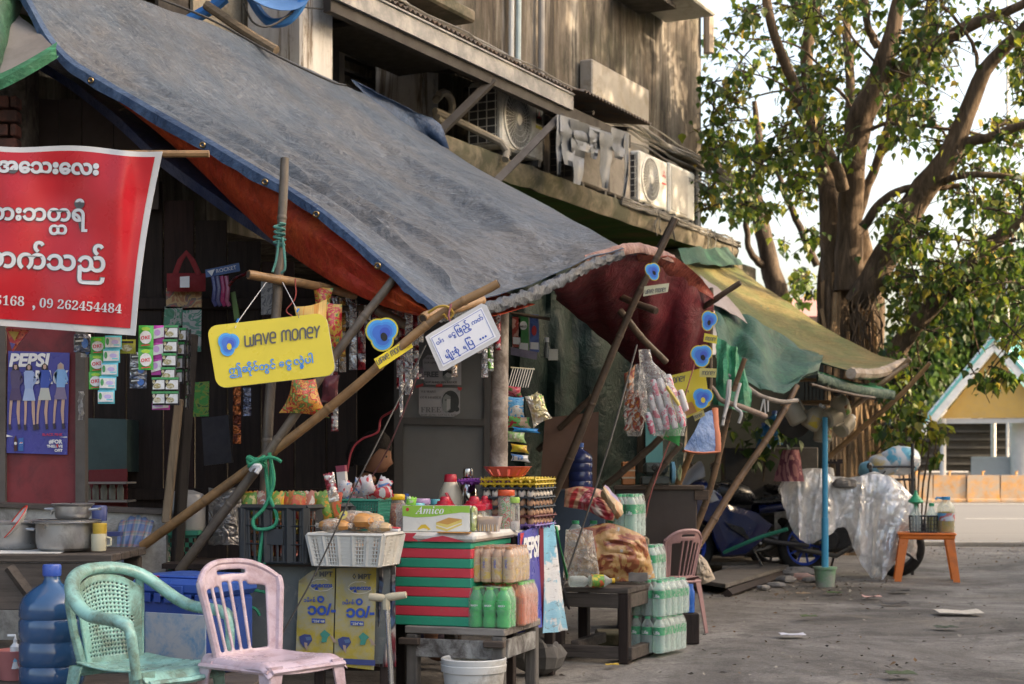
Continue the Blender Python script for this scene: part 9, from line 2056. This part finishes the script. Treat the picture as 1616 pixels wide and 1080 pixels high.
motorbike('motorbike','dark motorbike mostly hidden under the clear plastic sheet',(PX(1316,16.3),16.35,0),radians(-32),False)
b=MB();rows=[[P(1222+50*c,712+46*a+4*sin(c*6),15.7-.12*sin(pi*c)-.1*a)for c in[j/10 for j in range(11)]]for a in[i/8 for i in range(9)]]
for i,r in enumerate(rows):
 for j,q in enumerate(r):r[j]=P(lerp(1236,1258,j/10)-14*(i/8)*(1-j/10)+12*(i/8)*(j/10),lerp(710,760,i/8),15.6-.1*sin(pi*j/10))
b.sheet(crumple(rows,.04,3,4),.005);me_=one('plaid_cover',b,prints('cloth_maroon',[(.2,.05,.06),(.28,.12,.12),(.12,.03,.05),(.4,.2,.18)],12,.9,st=(1,1,.3)),'maroon checked cloth over the back of the blue motorbike','cloth')
top=[(1230,770),(1240,752),(1262,744),(1292,741),(1312,752),(1340,755),(1372,748),(1400,752),(1425,768),(1442,785)]
hem=[(1236,800),(1252,838),(1275,858),(1300,850),(1332,832),(1350,872),(1382,920),(1400,905),(1422,868),(1450,886)]
T_,B_=catmull([V((u,v,0))for u,v in top],60),catmull([V((u,v,0))for u,v in hem],110);T_=catmull([V((u,v,0))for u,v in top],110);rows=[]
for i in range(45):
 a=i/44;r=[]
 for j in range(111):
  c=j/110
  if a<.2:q=T_[j];y=16.35-.6*(a/.2)**.8;v=q.y+9*(1-a/.2)**2;pt_=P(q.x,v,y)
  else:f=(a-.2)/.8;q=T_[j].lerp(B_[j],f);q1=c*15+f*.9+1.3*noise1(c*5,3);fold=(.10+.05*f)*(1-1.3*abs(sin(q1))-.5*abs(sin(q1*2.3+f*2)))*f**.6;y=15.75-.14*f**.5-fold-.05*sin(pi*f)*noise1(c*7,1);pt_=P(q.x,q.y+2.2*noise1(c*16+f*2,6)*f,y)
  r.append(pt_)
 rows.append(r)
PS=thing('plastic_sheet','big crumpled clear plastic sheet draped over a motorbike, weighed down with a stone','plastic sheet',P(1340,918,15.3));b=MB();b.grid([[p-PS.location for p in r]for r in crumple(crumple(rows,.02,3.2,5),.016,8,6)])
back=[[p for p in rows[0]],[p+V((0,.25,-.2))for p in rows[0]],[p+V((0,.32,-.6))for p in rows[0]]];b.grid([[p-PS.location for p in r]for r in crumple(back,.04,3,7)])
part('sheet',b,clear('sheet_plastic',(.98,.98,.98),.6,.14,.8,4,.4),PS)
st=stone('grey stone lying on top of the plastic sheet',P(1333,771,15.68),(.14,.08,.1),rs_,4)
p=GP(1302,926);bpst=thing('blue_post','light blue pipe standing in a small bucket of cement','post',(p.x,p.y,0));pb_=M('pipe_sky',(.04,.3,.5),.45,.15,5,.05,dirt=(.1,.35,.5))
b=MB();b.lathe([(.033,.12),(.033,.64),(.028,.645),(.026,1.58),(.02,1.585),(.001,1.585)],16);part('pipe',b,pb_,bpst)
b=MB();b.lathe([(.085,0),(.1,.16),(.112,.165),(.112,.185),(.1,.183)],24,cap=True);part('bucket',b,M('bucket_cement',(.3,.31,.27),.8,.3,6,.3,30,dirt=(.12,.3,.15),da=.8,ds=5),bpst);b=MB();b.lathe([(.1,.17),(.001,.178)],20,cap=False);part('cement',b,conc,bpst)
om=M('plastic_orange',(.7,.16,.012),.4,.12,6,.05,dirt=(.4,.1,.02),da=.4);p=GP(1462,917);so_=thing('plastic_stool','orange plastic stool carrying fuel bottles and a black crate','stool',(PX(1466,15.3),15.4,0),radians(-12));hs_=.475
b=MB();b.box((0,0,hs_-.012),(.56,.36,.024),ch=.011);b.box((0,0,hs_-.04),(.53,.33,.05),ch=.012);part('top',b,om,so_)
for sx in(-1,1):
 for sy in(-1,1):
  b=MB();rr_=[]
  for z_,k in((hs_-.04,0),(.0,1)):
   x,y=sx*(.255+.055*k),sy*(.155+.045*k);w_=.05-.012*k;rr_.append([V((x,y,z_)),V((x-sx*w_*1.7,y,z_)),V((x-sx*w_*1.7,y-sy*.012,z_)),V((x-sx*w_,y-sy*.012,z_)),V((x-sx*w_*.9,y-sy*.022,z_)),V((x-sx*.03,y-sy*.012,z_)),V((x-sx*.012,y-sy*.012,z_)),V((x-sx*.012,y-sy*w_*1.3,z_)),V((x,y-sy*w_*1.3,z_))])
  b.grid(rr_,cv=True,sm=False);part('leg',b,om,so_)
zs_=hs_+.002
CK=thing('plastic_crate','small black plastic crate on the orange stool','crate',(PX(1459,15.35),15.4,zs_),radians(-12));lattice_box(CK,.26,.2,.16,ckm,.97,.006,None,.012,nx=9,nz=4)
oilm=M('fuel_yellow',(.5,.38,.02),.1,.1,2,0,trans=.4)
OJ=thing('oil_jug','clear jug of yellow oil with a blue cap at the right of the orange stool','jug',(PX(1495,15.3),15.35,zs_));b=MB();b.lathe([(.078,0),(.085,.01)]+[(.085-.004*(k%2),.02+k*.025)for k in range(8)]+[(.085,.23),(.07,.275),(.035,.31),(.033,.33)],24);part('jug',b,clear('jug_clear',(.92,.94,.9),.22,.08),OJ)
b=MB();b.lathe([(.074,.005),(.08,.02),(.08,.205),(.001,.206)],22);part('oil',b,oilm,OJ);b=MB();b.lathe([(.0865,.115),(.0865,.19)],22,cap=False);part('label',b,prints('label_skyblue',[(.1,.35,.6),(.1,.35,.6),(.5,.15,.15),(.5,.55,.6)],8),OJ);b=MB();b.lathe([(.042,.32),(.044,.35),(.001,.352)],16);b.tube([(-.04,0,.335),(-.09,0,.34),(-.1,0,.32)],.012,6);part('cap',b,flat('cap_sky',(.04,.3,.6),.4),OJ)
for(u,y,lb,g_,f_)in((1445,15.35,'clear fuel bottle with a green funnel in its neck in the black crate',1,None),(1470,15.37,'bottle of yellow fuel with a green cap in the black crate',0,oilm)):
 t=thing('fuel_bottle',lb,'bottle',(PX(u,y),y,zs_+.012));b=MB();b.lathe([(.05,0),(.052,.02),(.052,.17),(.022,.23),(.02,.25)],18);part('bottle',b,gw,t)
 if f_:b=MB();b.lathe([(.048,.01),(.05,.15),(.001,.151)],16);part('fuel',b,f_,t)
 b=MB();b.lathe([(.012,.22),(.018,.262),(.075,.285),(.072,.3),(.02,.36),(.012,.4),(.001,.4)],18)if g_ else b.lathe([(.026,.245),(.027,.275),(.001,.276)],14);part('funnel' if g_ else 'cap',b,flat('funnel_green',(.03,.35,.16),.4),t)
RK=thing('black_rack','black metal rack with clear bundles behind the plastic sheet','rack',(PX(1410,16.2),16.2,0));ir=flat('iron_black',(.02,.018,.018),.5)
for(u,v0)in((1374,735),(1440,700)):b=MB();b.tube([V((PX(u,16.2)-RK.location.x,0,.0)),P(u,v0,16.2)-RK.location],.018,6);part('upright',b,ir,RK)
for v in(737,757,800):b=MB();b.tube([P(1372,v,16.2)-RK.location,P(1444,v,16.2)-RK.location],.014,6);part('bar',b,ir,RK)
for k,(u,v,s_)in enumerate(((1395,752,.15),(1420,750,.19),(1375,756,.12))):
 b=MB();rows=[[P(u,v,16.4)+V((cos(a)*sin(ph)*s_*1.2*(1+.2*mnoise.noise(V((a,ph,k)))),sin(a)*sin(ph)*s_,s_*.8*(1+.1*mnoise.noise(V((a*2,ph,k))))-cos(ph)*s_*.8))for a in[2*pi*j/16 for j in range(16)]]for ph in[pi*i/10 for i in range(11)]];b.grid(rows,cv=True)
 one('wrapped_bundle',b,prints('bundle_%d'%k,([(.5,.52,.52),(.55,.42,.18),(.5,.52,.54)],[(.55,.58,.6),(.1,.4,.55),(.6,.6,.6),(.58,.6,.62)],[(.5,.5,.5),(.15,.35,.45)])[k],6,.3),('white and tan wrapped bundle in the middle of the black rack','blue striped white bundle at the right of the black rack','small pale bundle at the left end of the black rack')[k],'bundle')
DK=thing('plank_deck','low deck of grey planks lying in front of the blue motorbike','deck',GP(1165,930));oo=DK.location;gw_=wood('deck_grey',(.17,.155,.14),(.08,.07,.06),ax=0)
for k,(pts,z0)in enumerate((([(1090,932),(1145,941),(1245,908),(1190,900)],.1),([(1085,906),(1178,909),(1170,884),(1090,882)],.13),([(1140,912),(1196,910),(1200,896),(1140,897)],.11))):
 b=MB();f_=[GP(u,v)for u,v in pts];vs=[]
 for dz in(0,.035):vs+=[V((q.x,q.y,z0+dz-.03))-oo for q in f_]
 b.add(vs,[(0,1,2,3),(7,6,5,4),(0,4,5,1),(1,5,6,2),(2,6,7,3),(3,7,4,0)]);part('plank',b,gw_,DK)
for(a,c)in(((1148,944),(1240,912)),((1095,936),(1180,905))):b=MB();q0,q1=GP(*a)-oo,GP(*c)-oo;b.tube([q0+V((0,0,.035)),q1+V((0,0,.035))],.045,4,sm=False);part('bearer',b,dkw,DK)
one('paper_sack',sackmesh([(1088,880),(1102,874),(1116,886)],[(1086,920),(1106,922),(1129,914)],11.4,.1,9),M('sack_kraft',(.42,.35,.27),.8,.3,6,.5,18,dirt=(.5,.2,.18),da=.2,ds=3),'crumpled kraft paper sack behind the ground water packs','sack')
rn=random.Random(8)
for k,(u,v,d,lb)in enumerate(((1262,908,(.2,.12,.12),'brown rubble block beside the plank deck'),(1240,914,(.12,.1,.07),'grey stone at the corner of the plank deck'),(1225,921,(.1,.07,.05),'small stone in front of the plank deck corner'),(1280,914,(.1,.08,.06),'small rubble piece left of the cement bucket'),(1205,926,(.07,.05,.05),'pale pebble at the foot of the plank deck'))):stone(lb,GP(u,v+6),d,rs_,k+11)
b=MB();q=GP(1268,918);b.lathe([(.03,-.09),(.033,-.07),(.033,.04),(.012,.08),(.012,.1)],12,M=Matrix.Translation((q.x,q.y,.05))@rot('Y',pi/2));one('dropped_bottle',b,clear('drop_bottle',(.8,.6,.55),.35),'clear bottle with a red label dropped among the rubble','bottle')
b=MB();b.box((0,0,.14),(.26,.3,.08),ch=.01);o_=one('paving_block',b,conc,'broken concrete slab under the dark bench','slab');o_.location=(PX(975,9.8),9.9,0)
b=MB();b.tube(catmull([(PX(1140,16),15.9,.25),(PX(1170,16),15.75,.35),(PX(1195,16),15.7,.42),(PX(1232,16),15.6,.5)],12),.02,6);one('green_cord',b,flat('cord_jade',(.02,.22,.14),.6),'green cord bunch hanging at the rear of the blue motorbike','cord')
